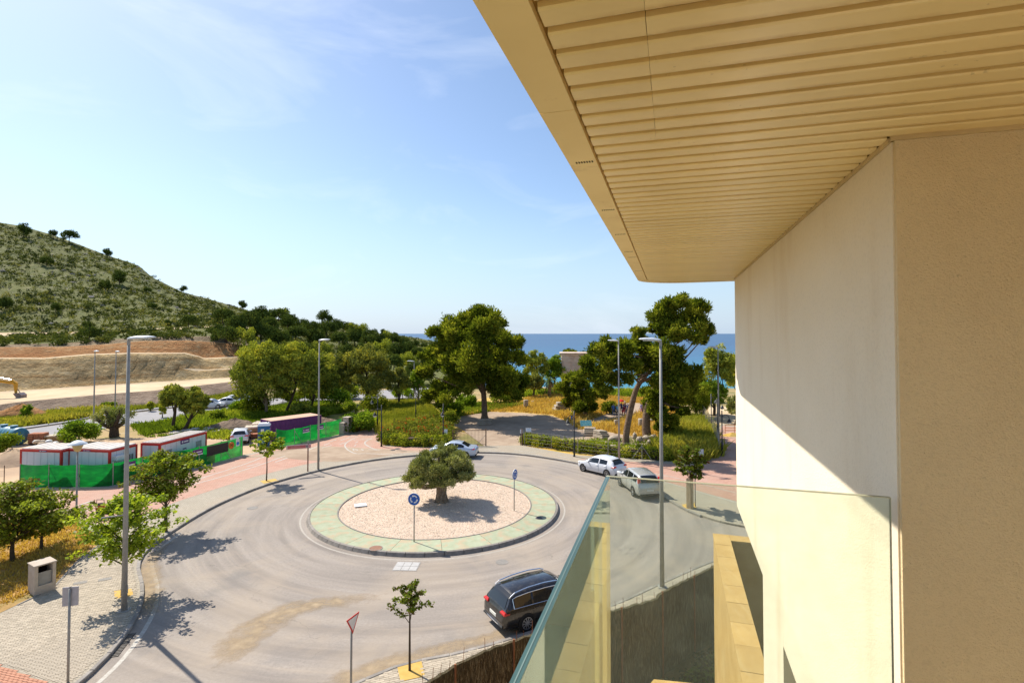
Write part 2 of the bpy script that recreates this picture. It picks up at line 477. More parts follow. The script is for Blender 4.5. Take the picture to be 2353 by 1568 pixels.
M['ground'] = mk_ground()
M['dirt'] = surf('packed_dirt', [(.34, .25, .175), (.46, .355, .26)], 1.2, 7, .95, .1, 0, .4, 9, .05, (.35, (.28, .20, .14), .6))
M['sand'] = surf('site_sand', [(.46, .32, .20), (.56, .41, .27)], .7, 7, .95, .1, 0, .5, 5, .08, (.25, (.36, .25, .17), .6))
M['yellow_field'] = surf('dry_straw_field', [(.50, .30, .06), (.62, .40, .09), (.36, .29, .07)], .6, 7, .95, .1, 0, .6, 6, .1, (.2, (.44, .33, .17), .6))
M['green_field'] = surf('weedy_green_field', [(.13, .16, .035), (.24, .23, .06), (.34, .28, .09)], .5, 7, .95, .1, 0, .6, 6, .1, (.16, (.36, .27, .14), .6))
M['plot'] = surf('dry_plot_soil', [(.36, .20, .075), (.50, .31, .13)], 1.5, 7, .95, .1, 0, .6, 10, .06, (.6, (.22, .20, .07), .7))
def mk_hill():
    m = NM('scrub_hillside', .95, .1)
    c = m.ramp(m.noise(.22, 8, .68), [(.32, (.07, .086, .025)), (.5, (.125, .134, .04)), (.74, (.215, .20, .075))])
    c = m.mix(m.rng(m.noise(.035, 5, .6), .42, .6, 0, .5), c, (.13, .135, .05))
    c = m.mix(m.rng(m.noise(.5, 5, .6, m.co((1, 1, 3))), .60, .70, 0, .75), c, (.42, .36, .31))
    m.base(c); m.bump(m.noise(.8, 7), .8, .6); return m.m
M['hill'] = mk_hill()
def mk_cut(name, a, b, d):
    m = NM(name, .95, .1)
    c = m.ramp(m.noise(.5, 8, .65, m.co((1, 1, 2.2))), [(.32, a), (.52, b), (.68, d)])
    c = m.mix(m.rng(m.noise(.9, 6, .65, m.co((.06, .06, 1.6)), .4), .50, .62, 0, .7), c, (a[0] * .85, a[1] * .72, a[2] * .6))
    c = m.mix(m.rng(m.noise(.12, 5), .5, .66, 0, .6), c, tuple(k * .7 for k in a))
    m.base(c); m.bump(m.noise(1.3, 7, .65, m.co((1, 1, .6))), 1.0, .7); return m.m
M['cut'] = mk_cut('cut_earth_face', (.36, .24, .11), (.50, .355, .175), (.60, .46, .26))
M['cut_orange'] = mk_cut('cut_earth_orange', (.33, .15, .055), (.42, .22, .09), (.44, .29, .15))
M['cut_dark'] = mk_cut('cut_earth_dark', (.22, .17, .11), (.32, .24, .15), (.40, .31, .20))
M['bank'] = mk_cut('bank_earth', (.19, .135, .095), (.27, .20, .145), (.34, .26, .19))
M['track'] = surf('sandy_track', [(.56, .42, .26), (.68, .54, .36)], .35, 7, .95, .1, 0, .4, 2, .1, (.2, (.5, .36, .22), .5))
def mk_sea():
    m = NM('sea_water', .3, .12)
    sep = m.n('ShaderNodeSeparateXYZ'); m.l(m.tcn.outputs['Object'], sep.inputs[0])
    wob = m.math('MULTIPLY', m.math('SUBTRACT', m.noise(.012, 5, .6, m.co((.35, 1, 1))), .5), 170)
    d = m.math('ADD', sep.outputs[1], wob)
    c = m.ramp(m.rng(d, 180, 900), [(0, (.012, .20, .27)), (.10, (.009, .15, .26)), (.35, (.007, .088, .195)), (1, (.006, .056, .15))])
    c = m.mix(m.rng(m.noise(.02, 6, .6, m.co((.15, 1, 1))), .45, .7, 0, .35), c, (.015, .12, .25))
    m.base(c); m.bump(m.noise(.35, 6, .6, m.co((.4, 1, 1))), .25, .5); return m.m
M['sea'] = mk_sea()
# the building
def mk_render(name, a, b, bs, strength, stain=.0):
    m = NM(name, .9, .15)
    c = m.ramp(m.noise(1.1, 6, .6), [(.3, a), (.7, b)])
    c = m.mix(m.rng(m.noise(60, 3), .5, .72, 0, .22), c, tuple(k * .72 for k in a))
    c = m.mix(m.rng(m.voro(5.5), .0, .035, .8, 0), c, tuple(k * .5 for k in a))
    if stain: c = m.mix(m.rng(m.noise(1.6, 6, .6, m.co((1, 1, .25))), .52, .75, 0, stain), c, (.60, .42, .22))
    m.base(c)
    n1 = m.bump(m.noise(bs, 5, .6), strength, .008)
    m.bump(m.voro(bs * 1.7), strength * .5, .004, n1)
    return m.m
M['render_white'] = mk_render('rough_white_render', (.84, .725, .545), (.90, .785, .605), 90, .45, .4)
M['render_cream'] = mk_render('rough_cream_render', (.77, .60, .355), (.84, .665, .40), 120, .8, .3)
def mk_slat():
    m = NM('cream_metal_slat', .3, .6)
    c = m.ramp(m.noise(3, 4), [(.3, (.91, .69, .325)), (.7, (.96, .75, .375))])
    c = m.mix(m.rng(m.noise(2.1, 6, .6, m.co((1, 1, 1), (0, 0, R(16.6)))), .52, .75, 0, .30), c, (.62, .40, .14))
    sx_ = m.n('ShaderNodeSeparateXYZ'); m.l(m.tcn.outputs['Object'], sx_.inputs[0])
    e1 = m.rng(sx_.outputs[0], .012, .036); wn = m.n('ShaderNodeObjectInfo'); v4 = m.n('ShaderNodeVectorMath', operation='ADD'); m.l(m.tcn.outputs['Object'], v4.inputs[0]); m.l(wn.outputs['Location'], v4.inputs[1])
    st = m.rng(m.noise(2.2, 7, .7, v4.outputs[0]), .42, .66); c = m.mix(m.math('MULTIPLY', m.math('MULTIPLY', e1, st), .85), c, (.50, .27, .06))
    c = m.mix(m.rng(m.noise(30, 4, .6, v4.outputs[0]), .68, .74, 0, .35), c, (.35, .2, .07))
    m.base(gen_rand(m, c, .955, 1.03)); return m.m
M['slat'] = mk_slat()
M['slat_back'] = surf('soffit_groove', [(.30, .165, .035), (.42, .25, .06)], 3, 6, .6, .3)
def mk_fascia():
    m = NM('cream_fascia_sheet', .45, .4)
    c = m.ramp(m.noise(3, 5), [(.3, (.89, .67, .31)), (.7, (.95, .73, .36))])
    c = m.mix(m.rng(m.noise(5, 7, .7), .58, .74, 0, .6), c, (.58, .34, .10))
    m.base(gen_rand(m, c, .96, 1.04)); return m.m
M['fascia'] = mk_fascia()
M['dark_slot'] = plain('dark_slot', (.025, .015, .008), .9, .1)
M['trim'] = plain('soffit_trim', (.62, .46, .24), .5, .3)
def mk_glass():
    m = NM('dusty_green_glass', .1)
    fr = m.n('ShaderNodeFresnel'); fr.inputs[0].default_value = 1.5
    tr = m.n('ShaderNodeBsdfTransparent'); tr.inputs[0].default_value = (.935, .97, .925, 1)
    gl = m.n('ShaderNodeBsdfGlossy'); gl.inputs['Roughness'].default_value = .015; gl.inputs[0].default_value = (.95, 1, .95, 1)
    df = m.n('ShaderNodeBsdfDiffuse'); df.inputs[0].default_value = (.66, .72, .58, 1)
    tl = m.n('ShaderNodeBsdfTranslucent'); tl.inputs[0].default_value = (.66, .72, .58, 1)
    dd = m.n('ShaderNodeMixShader'); dd.inputs[0].default_value = .6
    m.l(df.outputs[0], dd.inputs[1]); m.l(tl.outputs[0], dd.inputs[2])
    x = m.n('ShaderNodeMixShader'); m.l(fr.outputs[0], x.inputs[0]); m.l(tr.outputs[0], x.inputs[1]); m.l(gl.outputs[0], x.inputs[2])
    y = m.n('ShaderNodeMixShader')
    m.l(m.rng(m.noise(9, 7, .7), .35, .75, .05, .13), y.inputs[0]); m.l(x.outputs[0], y.inputs[1]); m.l(dd.outputs[0], y.inputs[2])
    m.l(y.outputs[0], m.out.inputs[0]); return m.m
M['glass'] = mk_glass()
M['glass_edge'] = plain('glass_edge', (.05, .105, .095), .3, .5)
M['glass_film'] = plain('glass_interlayer', (.16, .23, .21), .35, .5)
def mk_sandstone():
    m = NM('sandstone', .85, .2)
    c = m.ramp(m.noise(1.4, 6, .6), [(.3, (.50, .30, .095)), (.7, (.62, .40, .15))])
    c = m.mix(m.rng(m.noise(.9, 6, .6, m.co((6, 1, 1), (0, 0, R(16.6)))), .52, .7, 0, .45), c, (.66, .47, .22))
    m.base(gen_rand(m, c, .92, 1.07)); m.bump(m.noise(30, 4), .25, .01); return m.m
M['sandstone'] = mk_sandstone()
M['turf'] = surf('artificial_turf', [(.06, .065, .03), (.12, .125, .055)], 14, 6, .95, .1, 0, .9, 40, .03)
M['lawn'] = surf('lawn', [(.13, .18, .02), (.24, .27, .05)], 9, 6, .95, .1, 0, .9, 30, .03)
def mk_heather():
    m = NM('heather_twigs', .95, .1)
    c = m.ramp(m.noise(9, 6, .7, m.co((4, 4, .5))), [(.3, (.045, .036, .019)), (.52, (.115, .092, .052)), (.7, (.23, .195, .12))])
    m.base(c); m.bump(m.noise(14, 6, .7, m.co((4, 4, .35))), 1.0, .04); return m.m
M['heather'] = mk_heather()
def mk_twig():
    m = NM('heather_twig', .9, .1)
    m.base(m.ramp(m.attr('tint'), [(0, (.05, .032, .016)), (.6, (.16, .115, .065)), (1, (.34, .27, .17))])); return m.m
M['twig'] = mk_twig()
M['rust'] = surf('rusty_iron', [(.20, .07, .03), (.34, .14, .06)], 12, 5, .8, .3)

M['floor_tile'] = surf('pale_floor_tile', [(.78, .69, .53), (.84, .75, .59)], 3, 5, .6, .3)
# ------------------------------------------------------------------ ground, hill and cut, sea
def build_ground():
    xs = list(np.arange(-700, 701, 20)); ys = list(np.arange(-60, 110, 20)) + list(np.arange(110, 420, 10))
    def gz(x, y):
        sh = 186 + (max(0, -x - 25) * 3.0)           # the shore bends away behind the hill
        if y <= 30 and -20 <= x <= 60: return -1.75
        t = min(1, max(0, (y - 112) / (sh - 112)))
        return -.05 - 7.2 * t - (max(0, y - sh) * .05)
    mb = MB(); n = len(xs)
    vs = [(x, y, gz(x, y)) for y in ys for x in xs]
    fs = [(j * n + i, j * n + i + 1, (j + 1) * n + i + 1, (j + 1) * n + i) for j in range(len(ys) - 1) for i in range(n - 1)]
    return struct(mb.add(vs, fs).build('ground', M['ground'], smooth=True))
build_ground()
mb = MB(); mb.add([(-60000, 120, -6), (60000, 120, -6), (60000, 90000, -6), (-60000, 90000, -6)], [(0, 1, 2, 3)])
struct(mb.build('sea', M['sea']))

# rows of the hillside, front to back, in columns by bearing
T_y = {
 'bank0': [(-400, 966), (0, 956), (250, 938), (350, 932), (500, 908), (600, 893), (700, 882)],
 'bank1': [(-400, 934), (0, 929), (60, 921), (250, 904), (350, 897), (500, 880), (600, 868), (700, 864)],
 'face0': [(-400, 905), (0, 899), (250, 883), (500, 868), (560, 864), (620, 860), (700, 855)],
 'face1': [(-400, 826), (0, 823), (100, 824), (200, 815), (300, 812), (420, 812), (450, 826), (560, 820), (610, 845), (640, 854), (700, 852)],
 'band1': [(-400, 800), (0, 797), (150, 796), (250, 790), (330, 783), (420, 782), (560, 794), (610, 828), (640, 848), (700, 849)],
 'dark1': [(-400, 794), (0, 791), (150, 788), (250, 780), (330, 774), (480, 772), (560, 780), (610, 815), (640, 845), (700, 846)],
 'shelf': [(-400, 775), (0, 771), (150, 768), (300, 762), (480, 752), (560, 752), (640, 800), (700, 832), (800, 838)],
 'path': [(-400, 768), (0, 764), (150, 762), (300, 757), (480, 748), (560, 746), (640, 792), (700, 826), (800, 834)],
 'ridge': [(-600, 470), (-200, 485), (0, 511), (50, 519), (110, 536), (165, 555), (245, 586), (300, 603), (320, 611), (350, 637), (420, 671), (480, 687), (530, 701), (570, 713), (620, 728), (680, 742), (740, 746), (790, 752), (850, 764), (900, 768), (960, 776), (1000, 784), (1060, 805), (1120, 835)],
}
HX = list(range(-420, 1120, 7))
def hill_column(x):
    """list of (point, row tag) for one bearing"""
    g = np.random.default_rng(int(x) + 5000); col = []
    fade = min(1, max(0, (700 - x) / 140.0))
    zb = 1.5 * fade; zf = 1.9 * fade
    b0 = P(x, interp(T_y['bank0'], x), 0.02); b1 = P(x, interp(T_y['bank1'], x), max(.1, zb))
    if b1.y < b0.y + 2: b1 = PD(x, interp(T_y['bank1'], x), b0.y + 2)
    f0 = P(x, interp(T_y['face0'], x), max(.15, zf))
    if f0.y < b1.y + 3: f0 = PD(x, interp(T_y['face0'], x), b1.y + 3)
    f1 = PD(x, interp(T_y['face1'], x), f0.y + 5.2); f2 = PD(x, interp(T_y['face1'], x) - 2.0, f0.y + 9.0)
    bd = PD(x, interp(T_y['band1'], x), f2.y + 4.5); bd2 = PD(x, interp(T_y['band1'], x) - 1.0, bd.y + 3.0)
    dk = PD(x, interp(T_y['dark1'], x), bd2.y + 1.8)
    sh = PD(x, interp(T_y['shelf'], x), max(152, dk.y + 20)); pt = PD(x, interp(T_y['path'], x), sh.y + 5)
    rd = PD(x, interp(T_y['ridge'], x), interp([(-600, 270), (0, 290), (500, 320), (1100, 400)], x))
    def seg(a, b, n, tg, amp=0.0):
        for k in range(n):
            t = k / n; q = a.lerp(b, t)
            if amp and k: q = q + Vector((0, g.normal() * amp, g.normal() * amp * .6))
            col.append((q, tg))
    col.append((b0 + Vector((0, -.4, -4.0)), 'bank')); seg(b0, b1, 4, 'bank', .12); seg(b1, f0, 4, 'track', .03); 
    if x > 415:                                   # the stepped end of the cut
        k_ = min(1, (x - 415) / 25.0); m1 = f0.lerp(f1, .42); m2 = m1 + Vector((0, 3.2 * k_, .06)); f1b = f1 + Vector((0, 3.2 * k_, 0))
        seg(f0, m1, 3, 'cut', .12); seg(m1, m2, 1, 'track', 0); seg(m2, f1b, 3, 'cut', .12); f1 = f1b; f2 = f2 + Vector((0, 3.2 * k_, 0)); bd = bd + Vector((0, 3.2 * k_, 0)); bd2 = bd2 + Vector((0, 3.2 * k_, 0)); dk = dk + Vector((0, 3.2 * k_, 0))
    else: seg(f0, f1, 7, 'cut', .16)
    seg(f1, f1, 0, 'cut'); seg(f1, f2, 2, 'track', .03)
    seg(f2, bd, 5, 'cut_orange', .12); seg(bd, bd2, 2, 'cut_dark', .05); seg(bd2, dk, 3, 'cut_dark', .08)
    seg(dk, sh, 8, 'hill', .12); seg(sh, pt, 2, 'track', .03)
    n = 44
    for k in range(n):
        t = k / n; q = pt.lerp(rd, t)
        q.z += (math.sin(t * math.pi) * -1.5) + (g.normal() * .22 if k else 0)
        col.append((q, 'hill'))
    col.append((rd, 'hill')); back = rd + Vector((rd.x * .2, 60, -22)); col.append((back, 'hill')); col.append((back + Vector((0, 90, -70)), 'hill'))
    return col
HC = [hill_column(x) for x in HX]
order = ['bank', 'track', 'cut', 'cut_orange', 'cut_dark', 'hill']
mb = MB(); nr = len(HC[0])
for c in HC: mb.v += [tuple(p) for p, t in c]
for i in range(len(HC) - 1):
    for j in range(nr - 1):
        x = HX[i]; tg = HC[i][j][1]
        if x > 590 and tg != 'hill': tg = 'hill'
        mb.f.append([i * nr + j, (i + 1) * nr + j, (i + 1) * nr + j + 1, i * nr + j + 1]); mb.m.append(order.index(tg))
struct(mb.build('hill', [M[k] for k in order], smooth=True))
def hill_at(x, y):
    """ground point of the hill seen on a sight line (searched from the front)"""
    i = min(range(len(HX)), key=lambda k: abs(HX[k] - x)); c = HC[i]
    best = None
    for (p, t), (q, t2) in zip(c, c[1:]):
        def py(v):
            d = v - Vector((0, 0, EYE)); cz = d.y * math.cos(PITCH) + d.z * math.sin(PITCH)
            return PPY - F * (-d.y * math.sin(PITCH) + d.z * math.cos(PITCH)) / cz
        a, b = py(p), py(q)
        if (a >= y >= b):
            k = (a - y) / max(1e-6, a - b); best = p.lerp(q, k); break
    if best is None: best = c[-3][0].copy()
    return Vector(((x - CX) / F * best.y, best.y, best.z))

# ------------------------------------------------------------------ roads, pavements, fields
KERB_L = [(60, 1660), (172, 1568), (238, 1508), (290, 1443), (317, 1392), (323, 1345), (314, 1302), (323, 1274), (346, 1250), (400, 1213), (470, 1171), (540, 1138), (620, 1108), (720, 1081), (790, 1066), (860, 1054), (930, 1046), (1010, 1040), (1100, 1037), (1200, 1042), (1323, 1061), (1400, 1083), (1478, 1108), (1522, 1136), (1579, 1169), (1635, 1190), (1700, 1205), (1860, 1232), (2100, 1262)]
KL = smooth_line(PP(KERB_L, .12), 6)
mb = MB()
back = [P(x, y, 0) for x, y in [(2100, 1090), (1900, 1040), (1760, 985), (1655, 975), (1648, 1000), (1652, 1048), (1600, 1064), (1540, 1062), (1320, 1047), (1199, 1025), (1040, 1027), (885, 1024), (860, 1012), (880, 1000), (905, 985), (860, 985), (790, 999), (740, 1008), (655, 1026), (610, 1036), (559, 1047), (460, 1074), (283, 1109), (250, 1120), (45, 1123), (-300, 1123)]]
outer = [(p.x, p.y) for p in KL] + [(p.x, p.y) for p in back] + [(-48, 20), (-30, 12)]
pv = struct(mb.prism(outer, -.04, .118).build('pavement', M['grey_pavers']))
KERB_N = [(560, 1700), (700, 1620), (830, 1560), (910, 1527), (965, 1513), (1035, 1500), (1150, 1470), (1280, 1428), (1410, 1386), (1516, 1338), (1634, 1288), (1720, 1270), (1850, 1264), (2050, 1264)]
KN = smooth_line(PP(KERB_N, .12), 6)
HL = smooth_line([P(x, y, 2.0) for x, y in [(560, 1840), (740, 1730), (880, 1640), (980, 1568), (1080, 1508), (1190, 1466), (1300, 1432), (1405, 1402), (1500, 1376), (1525, 1357), (1640, 1299), (1700, 1272), (1790, 1250), (2050, 1240)]], 8)
mb = MB(); outer_n = [(p.x, p.y) for p in KN] + [(p.x, p.y) for p in reversed(HL)]
pvn = struct(mb.prism(outer_n, -.96, .118).build('pavement', M['grey_pavers']))
road_poly = [(p.x, p.y) for p in smooth_line(PP([(90, 1640), (150, 1560), (215, 1505), (260, 1440), (290, 1390), (295, 1345), (288, 1300), (300, 1268), (325, 1245), (385, 1205), (460, 1164), (535, 1131), (617, 1103), (720, 1076), (860, 1049), (1010, 1036), (1100, 1033), (1200, 1037), (1330, 1056), (1410, 1078), (1490, 1103), (1535, 1130), (1590, 1162), (1645, 1182), (1700, 1196), (1860, 1222), (2080, 1245)], 0), 4)] + [(p.x + .1, p.y - .1) for p in reversed(KN)] + [(-12, 6), (-26, 6)]
road = struct(MB().sheet(road_poly, 0.0).build('road', M['asphalt']))
# kerb stones, one object each
def kerb_line(line, parent, side, mat=M['kerb'], step=1.0, wd=.16, h=.135, z0=-.02, name='kerb_stone'):
    pts = resample([Vector((p.x, p.y, 0)) for p in line], step)
    me = None
    for i in range(len(pts) - 1):
        a, b = pts[i], pts[i + 1]; d = (b - a).normalized(); nn = Vector((-d.y, d.x, 0)) * side
        c = (a + b) / 2 + nn * wd * .35
        if me is None:
            q = MB().cbox((0, 0, 0), (step * .985, wd, h - z0), .018); o = q.build(name, mat); me = o.data
            COL.objects.unlink(o); bpy.data.objects.remove(o)
        o = link(name, me, parent, (c.x, c.y, (h + z0) / 2 + (i % 5) * .0012), math.atan2(d.y, d.x))
kerb_line(KL[2:150], pv, -1)
kerb_line(KN[6:66], pvn, -1)
mb = MB()
def offset(line, d):
    o = []
    for i, p in enumerate(line):
        t = (line[min(i + 1, len(line) - 1)] - line[max(i - 1, 0)]); t = Vector((t.x, t.y, 0)).normalized()
        o.append(Vector((p.x - t.y * d, p.y + t.x * d, 0)))
    return o
struct(MB().strip(offset(KL[:54], -.62), .16, .004).build('edge_line', M['white_paint']))
struct(MB().strip(offset(KL[100:128], -.55), .14, .004).build('edge_line', M['white_paint']))
# red promenade laid over the slab
prom1 = [(-300, 1126), (45, 1124), (250, 1121), (283, 1110), (460, 1075), (559, 1048), (610, 1037), (655, 1027), (740, 1009), (790, 1000), (860, 986), (902, 987), (882, 1000), (862, 1012), (887, 1025), (1040, 1029), (1060, 1034), (940, 1040), (860, 1043), (780, 1052), (700, 1066), (588, 1093), (512, 1117), (410, 1150), (330, 1180), (235, 1203), (175, 1197), (-300, 1197)]
struct(MB().sheet(PP(prom1, .122), .122).build('promenade', M['red_pavers']))
prom2 = [(1330, 1053), (1540, 1065), (1602, 1067), (1655, 1050), (1652, 1000), (1658, 977), (1760, 987), (1900, 1042), (2100, 1092), (2100, 1230), (1860, 1196), (1760, 1168), (1648, 1139), (1534, 1107), (1440, 1083)]
struct(MB().sheet(PP(prom2, .122), .122).build('promenade', M['red_pavers']))
prom3 = [(-300, 1516), (-60, 1518), (30, 1535), (130, 1575), (180, 1640), (-100, 1700)]
struct(MB().sheet(PP(prom3, .122), .122).build('promenade', M['paver_bed']))
struct(MB().sheet(PP([(556, 1051), (640, 1034), (740, 1024), (880, 1030), (980, 1036), (900, 1044), (830, 1056), (770, 1060), (700, 1056), (620, 1048)], .127), .127).build('path', M['dirt']))
struct(MB().sheet(PP([(-300, 1199), (175, 1199), (232, 1245), (176, 1287), (120, 1347), (72, 1372), (-20, 1416), (-300, 1540)], .128), .128).build('ground', M['plot']))
kerb_line(resample(smooth_line(PP([(236, 1244), (178, 1287), (122, 1347), (73, 1372), (-20, 1417)], .12), 5), .4), pv, 1, step=.9, wd=.09, h=.15, z0=.05, name='edging_stone')
# paving blocks of the near pavement, blocks laid one by one
def lay_blocks(poly, ang, mat, parent, holes=(), n_single=300, bl=.2, bw=.1, z=.120, th=.022):
    ca, sa = math.cos(ang), math.sin(ang)
    loc = [(x * ca + y * sa, -x * sa + y * ca) for x, y in poly]
    x0, x1 = min(p[0] for p in loc), max(p[0] for p in loc); y0, y1 = min(p[1] for p in loc), max(p[1] for p in loc)
    cells = []; r = 0; y = y0
    while y < y1:
        x = x0 + (bl / 2 if r % 2 else 0)
        while x < x1:
            wx, wy = (x * ca - y * sa, x * sa + y * ca)
            if in_poly(wx, wy, poly) and not any(in_poly(wx, wy, h) for h in holes): cells.append((wx, wy))
            x += bl
        y += bw; r += 1
    cells.sort(key=lambda c: c[0] ** 2 + c[1] ** 2)
    near = [c for c in cells if c[1] > 17.2 and abs(c[0] / c[1]) < .96]; ids = set(near[:n_single])
    q = MB().cbox((0, 0, 0), (bl - .012, bw - .012, th), .004); o = q.build('paving_block', mat); me = o.data
    COL.objects.unlink(o); bpy.data.objects.remove(o)
    rest = MB(); g = random.Random(4); Mz = Matrix.Rotation(ang, 3, 'Z')
    for c in cells:
        dz = g.uniform(-.0025, .0025)
        if c in ids: link('paving_block', me, parent, (c[0], c[1], z + dz), ang + g.uniform(-.012, .012))
        else:
            hx, hy = (bl - .014) / 2, (bw - .014) / 2
            v = [Mz @ Vector(k) + Vector((c[0], c[1], z + th / 2 + dz)) for k in ((-hx, -hy, 0), (hx, -hy, 0), (hx, hy, 0), (-hx, hy, 0), (-hx, -hy, -th), (hx, -hy, -th), (hx, hy, -th), (-hx, hy, -th))]
            rest.add(v, [(0, 1, 2, 3), (0, 4, 5, 1), (1, 5, 6, 2), (2, 6, 7, 3), (3, 7, 4, 0)])
    if rest.f: tag(rest.build('paving_blocks', mat, parent), kind='stuff')
PIT1 = [(p.x, p.y) for p in PP([(262, 1357), (303, 1351), (306, 1366), (264, 1376)], .12)]
edge = [Vector((p.x, p.y)) for p in offset(KL[3:60], .17)]
poly = [tuple(p) for p in edge if P(0, 1240).y > p.y] + [(p.x, p.y) for p in PP([(330, 1241), (260, 1241), (240, 1246), (184, 1288), (127, 1349), (77, 1375), (-18, 1421), (-18, 1516), (32, 1531), (131, 1571)], .12)]
struct(MB().sheet(poly, .1195).build('pavement', M['paver_bed']))
lay_blocks(poly, R(28), M['paver'], pv, [PIT1])
redp = [(p.x, p.y) for p in PP([(-18, 1521), (30, 1537), (128, 1575), (150, 1610), (-18, 1610)], .12)]
lay_blocks(redp, R(-14), M['paver_red'], pv, (), 120, .2, .1, .124)
PIT2 = [(p.x, p.y) for p in PP([(912, 1528), (968, 1518), (976, 1552), (920, 1564)], .12)]
edge = [Vector((p.x, p.y)) for p in offset(KN[8:52], -.16)]
pn = [tuple((q.x, q.y)) for q in edge] + [(p.x - .03, p.y + .06) for p in reversed(HL[14:84])]
struct(MB().sheet(pn, .1195).build('pavement', M['paver_bed']))
lay_blocks(pn, R(20), M['paver'], pvn, [PIT2], 200, .3, .1)
M['pit'] = surf('ochre_tree_pit', [(.52, .32, .08), (.63, .42, .13)], 5, 6, .95)
for k, (q, lb) in enumerate(((PIT1, ''), (PIT2, ''), ([(p.x, p.y) for p in PP([(597, 1104), (632, 1099), (640, 1104), (606, 1110)], .12)], ''), ([(p.x, p.y) for p in PP([(1566, 1158), (1596, 1154), (1600, 1166), (1572, 1168)], .12)], ''))):
    o = struct(MB().prism(q, .11, .131).build('tree_pit', M['pit']))
# painted cycle track on the promenade
def paint(pts, wd=.1, z=.128, closed=False):
    l = smooth_line(PP(pts, z), 6)
    if closed: l.append(l[0])
    return struct(MB().strip(l, wd, z).build('painted_line', M['white_paint']))
paint([(250, 1162), (330, 1141), (420, 1118), (520, 1091), (600, 1066), (655, 1046)], .14)
paint([(300, 1133), (400, 1116), (480, 1092), (560, 1066), (610, 1047)], .14)
for a, b in [((140, 1186), (203, 1172)), ((160, 1202), (195, 1192)), ((235, 1172), (285, 1160)), ((255, 1153), (285, 1146)), ((180, 1160), (212, 1149)), ((567, 1071), (596, 1063)), ((632, 1061), (660, 1051)), ((688, 1029), (708, 1023)), ((706, 1034), (730, 1024)), ((744, 1022), (757, 1017)), ((740, 1028), (762, 1022)), ((757, 1014), (773, 1009)), ((780, 1020), (796, 1015)), ((782, 1011), (806, 1003)), ((800, 1004), (822, 999))]:
    paint([a, b], .16)
paint([(852, 998), (822, 1003), (802, 1012), (793, 1020), (793, 1026), (801, 1034), (818, 1041), (845, 1041), (900, 1042), (1000, 1037), (1055, 1036)], .15)
paint([(856, 1006), (845, 1010), (838, 1016), (842, 1022), (858, 1030), (872, 1033)], .15)
paint([(812, 1034), (812, 1030), (822, 1033), (812, 1034)], .12)
for a, b in [((830, 1031), (835, 1034)), ((846, 1031), (866, 1033)), ((814, 1024), (818, 1020)), ((816, 1017), (822, 1013)), ((812, 1010), (850, 1007))]: paint([a, b], .12)
paint([(1328, 1062), (1440, 1082), (1534, 1108), (1648, 1141), (1800, 1182)], .13)
paint([(1450, 1077), (1540, 1094), (1640, 1118), (1760, 1150)], .1)
for a, b in [((1100, 1032), (1150, 1034)), ((1180, 1034), (1230, 1039)), ((1120, 1036), (1160, 1038)), ((1205, 1041), (1245, 1046)), ((1280, 1046), (1310, 1052))]: paint([a, b], .14)
# far road behind the site
road2 = [(-250, 1018), (0, 993), (140, 974), (220, 959), (370, 940), (475, 930), (580, 919), (720, 906), (740, 918), (580, 934), (475, 946), (370, 966), (300, 974), (220, 987), (70, 1003), (0, 1016), (-250, 1046)]
struct(MB().sheet(PP(road2, 0.0), 0.0).build('road', M['far_asphalt']))
fk = smooth_line(PP([(-250, 1017), (0, 992), (140, 973), (220, 958), (370, 939), (475, 929), (580, 918)], 0), 5)
fk2 = [p + Vector((-.3, 2.2, 0)) for p in fk]
struct(MB().prism([(p.x, p.y) for p in fk] + [(p.x, p.y) for p in reversed(fk2)], -.03, .13).build('pavement', M['far_asphalt']))
struct(MB().strip(offset(fk, -.25), .3, .006).build('gutter', M['cut_dark']))
# parking place beyond the wood
struct(MB().sheet(PP([(700, 905), (990, 890), (990, 912), (830, 918), (720, 922)], .01), .01).build('road', M['far_asphalt']))
# fields
struct(MB().sheet(PP([(-300, 1122), (45, 1122), (250, 1119), (283, 1108), (460, 1073), (559, 1046), (655, 1025), (786, 998), (700, 975), (560, 985), (420, 990), (330, 1005), (200, 1008), (100, 1015), (-300, 1046)], -.02), -.02).build('ground', M['sand']))
struct(MB().sheet(PP([(330, 1000), (420, 985), (560, 980), (700, 970), (790, 962), (880, 925), (740, 921), (580, 936), (475, 948), (370, 968), (300, 976)], -.012), -.012).build('field', M['green_field']))
struct(MB().sheet(PP([(-300, 1012), (0, 990), (140, 971), (220, 956), (370, 937), (475, 927), (580, 916), (620, 895), (500, 908), (350, 932), (250, 938), (0, 956), (-300, 963)], -.008), -.008).build('field', M['green_field']))
struct(MB().sheet(PP([(786, 998), (860, 987), (885, 1024), (1040, 1027), (1040, 985), (1000, 950), (960, 918), (880, 925)], -.004), -.004).build('field', M['green_field']))
struct(MB().sheet(PP([(960, 950), (1010, 965), (1040, 985), (1199, 1024), (1320, 1046), (1540, 1062), (1600, 1064), (1652, 1047), (1620, 965), (1560, 935), (1480, 915), (1290, 900), (1180, 905), (1060, 922)], .002), .002).build('field', M['yellow_field']))
struct(MB().sheet(PP([(1020, 965), (1060, 985), (1115, 1026), (1205, 1024), (1360, 1020), (1420, 1040), (1500, 1046), (1560, 1040), (1520, 1010), (1440, 1000), (1390, 990), (1330, 985), (1310, 970), (1270, 955), (1200, 948), (1120, 945), (1060, 955)], .006), .006).build('path', M['dirt']))
struct(MB().sheet(PP([(1370, 975), (1430, 962), (1470, 948), (1480, 925), (1440, 925), (1400, 948), (1360, 962), (1330, 970)], .010), .010).build('path', M['dirt']))
struct(MB().sheet(PP([(1075, 938), (1120, 928), (1200, 924), (1290, 920), (1290, 917), (1200, 920), (1110, 924)], .010), .010).build('path', M['dirt']))
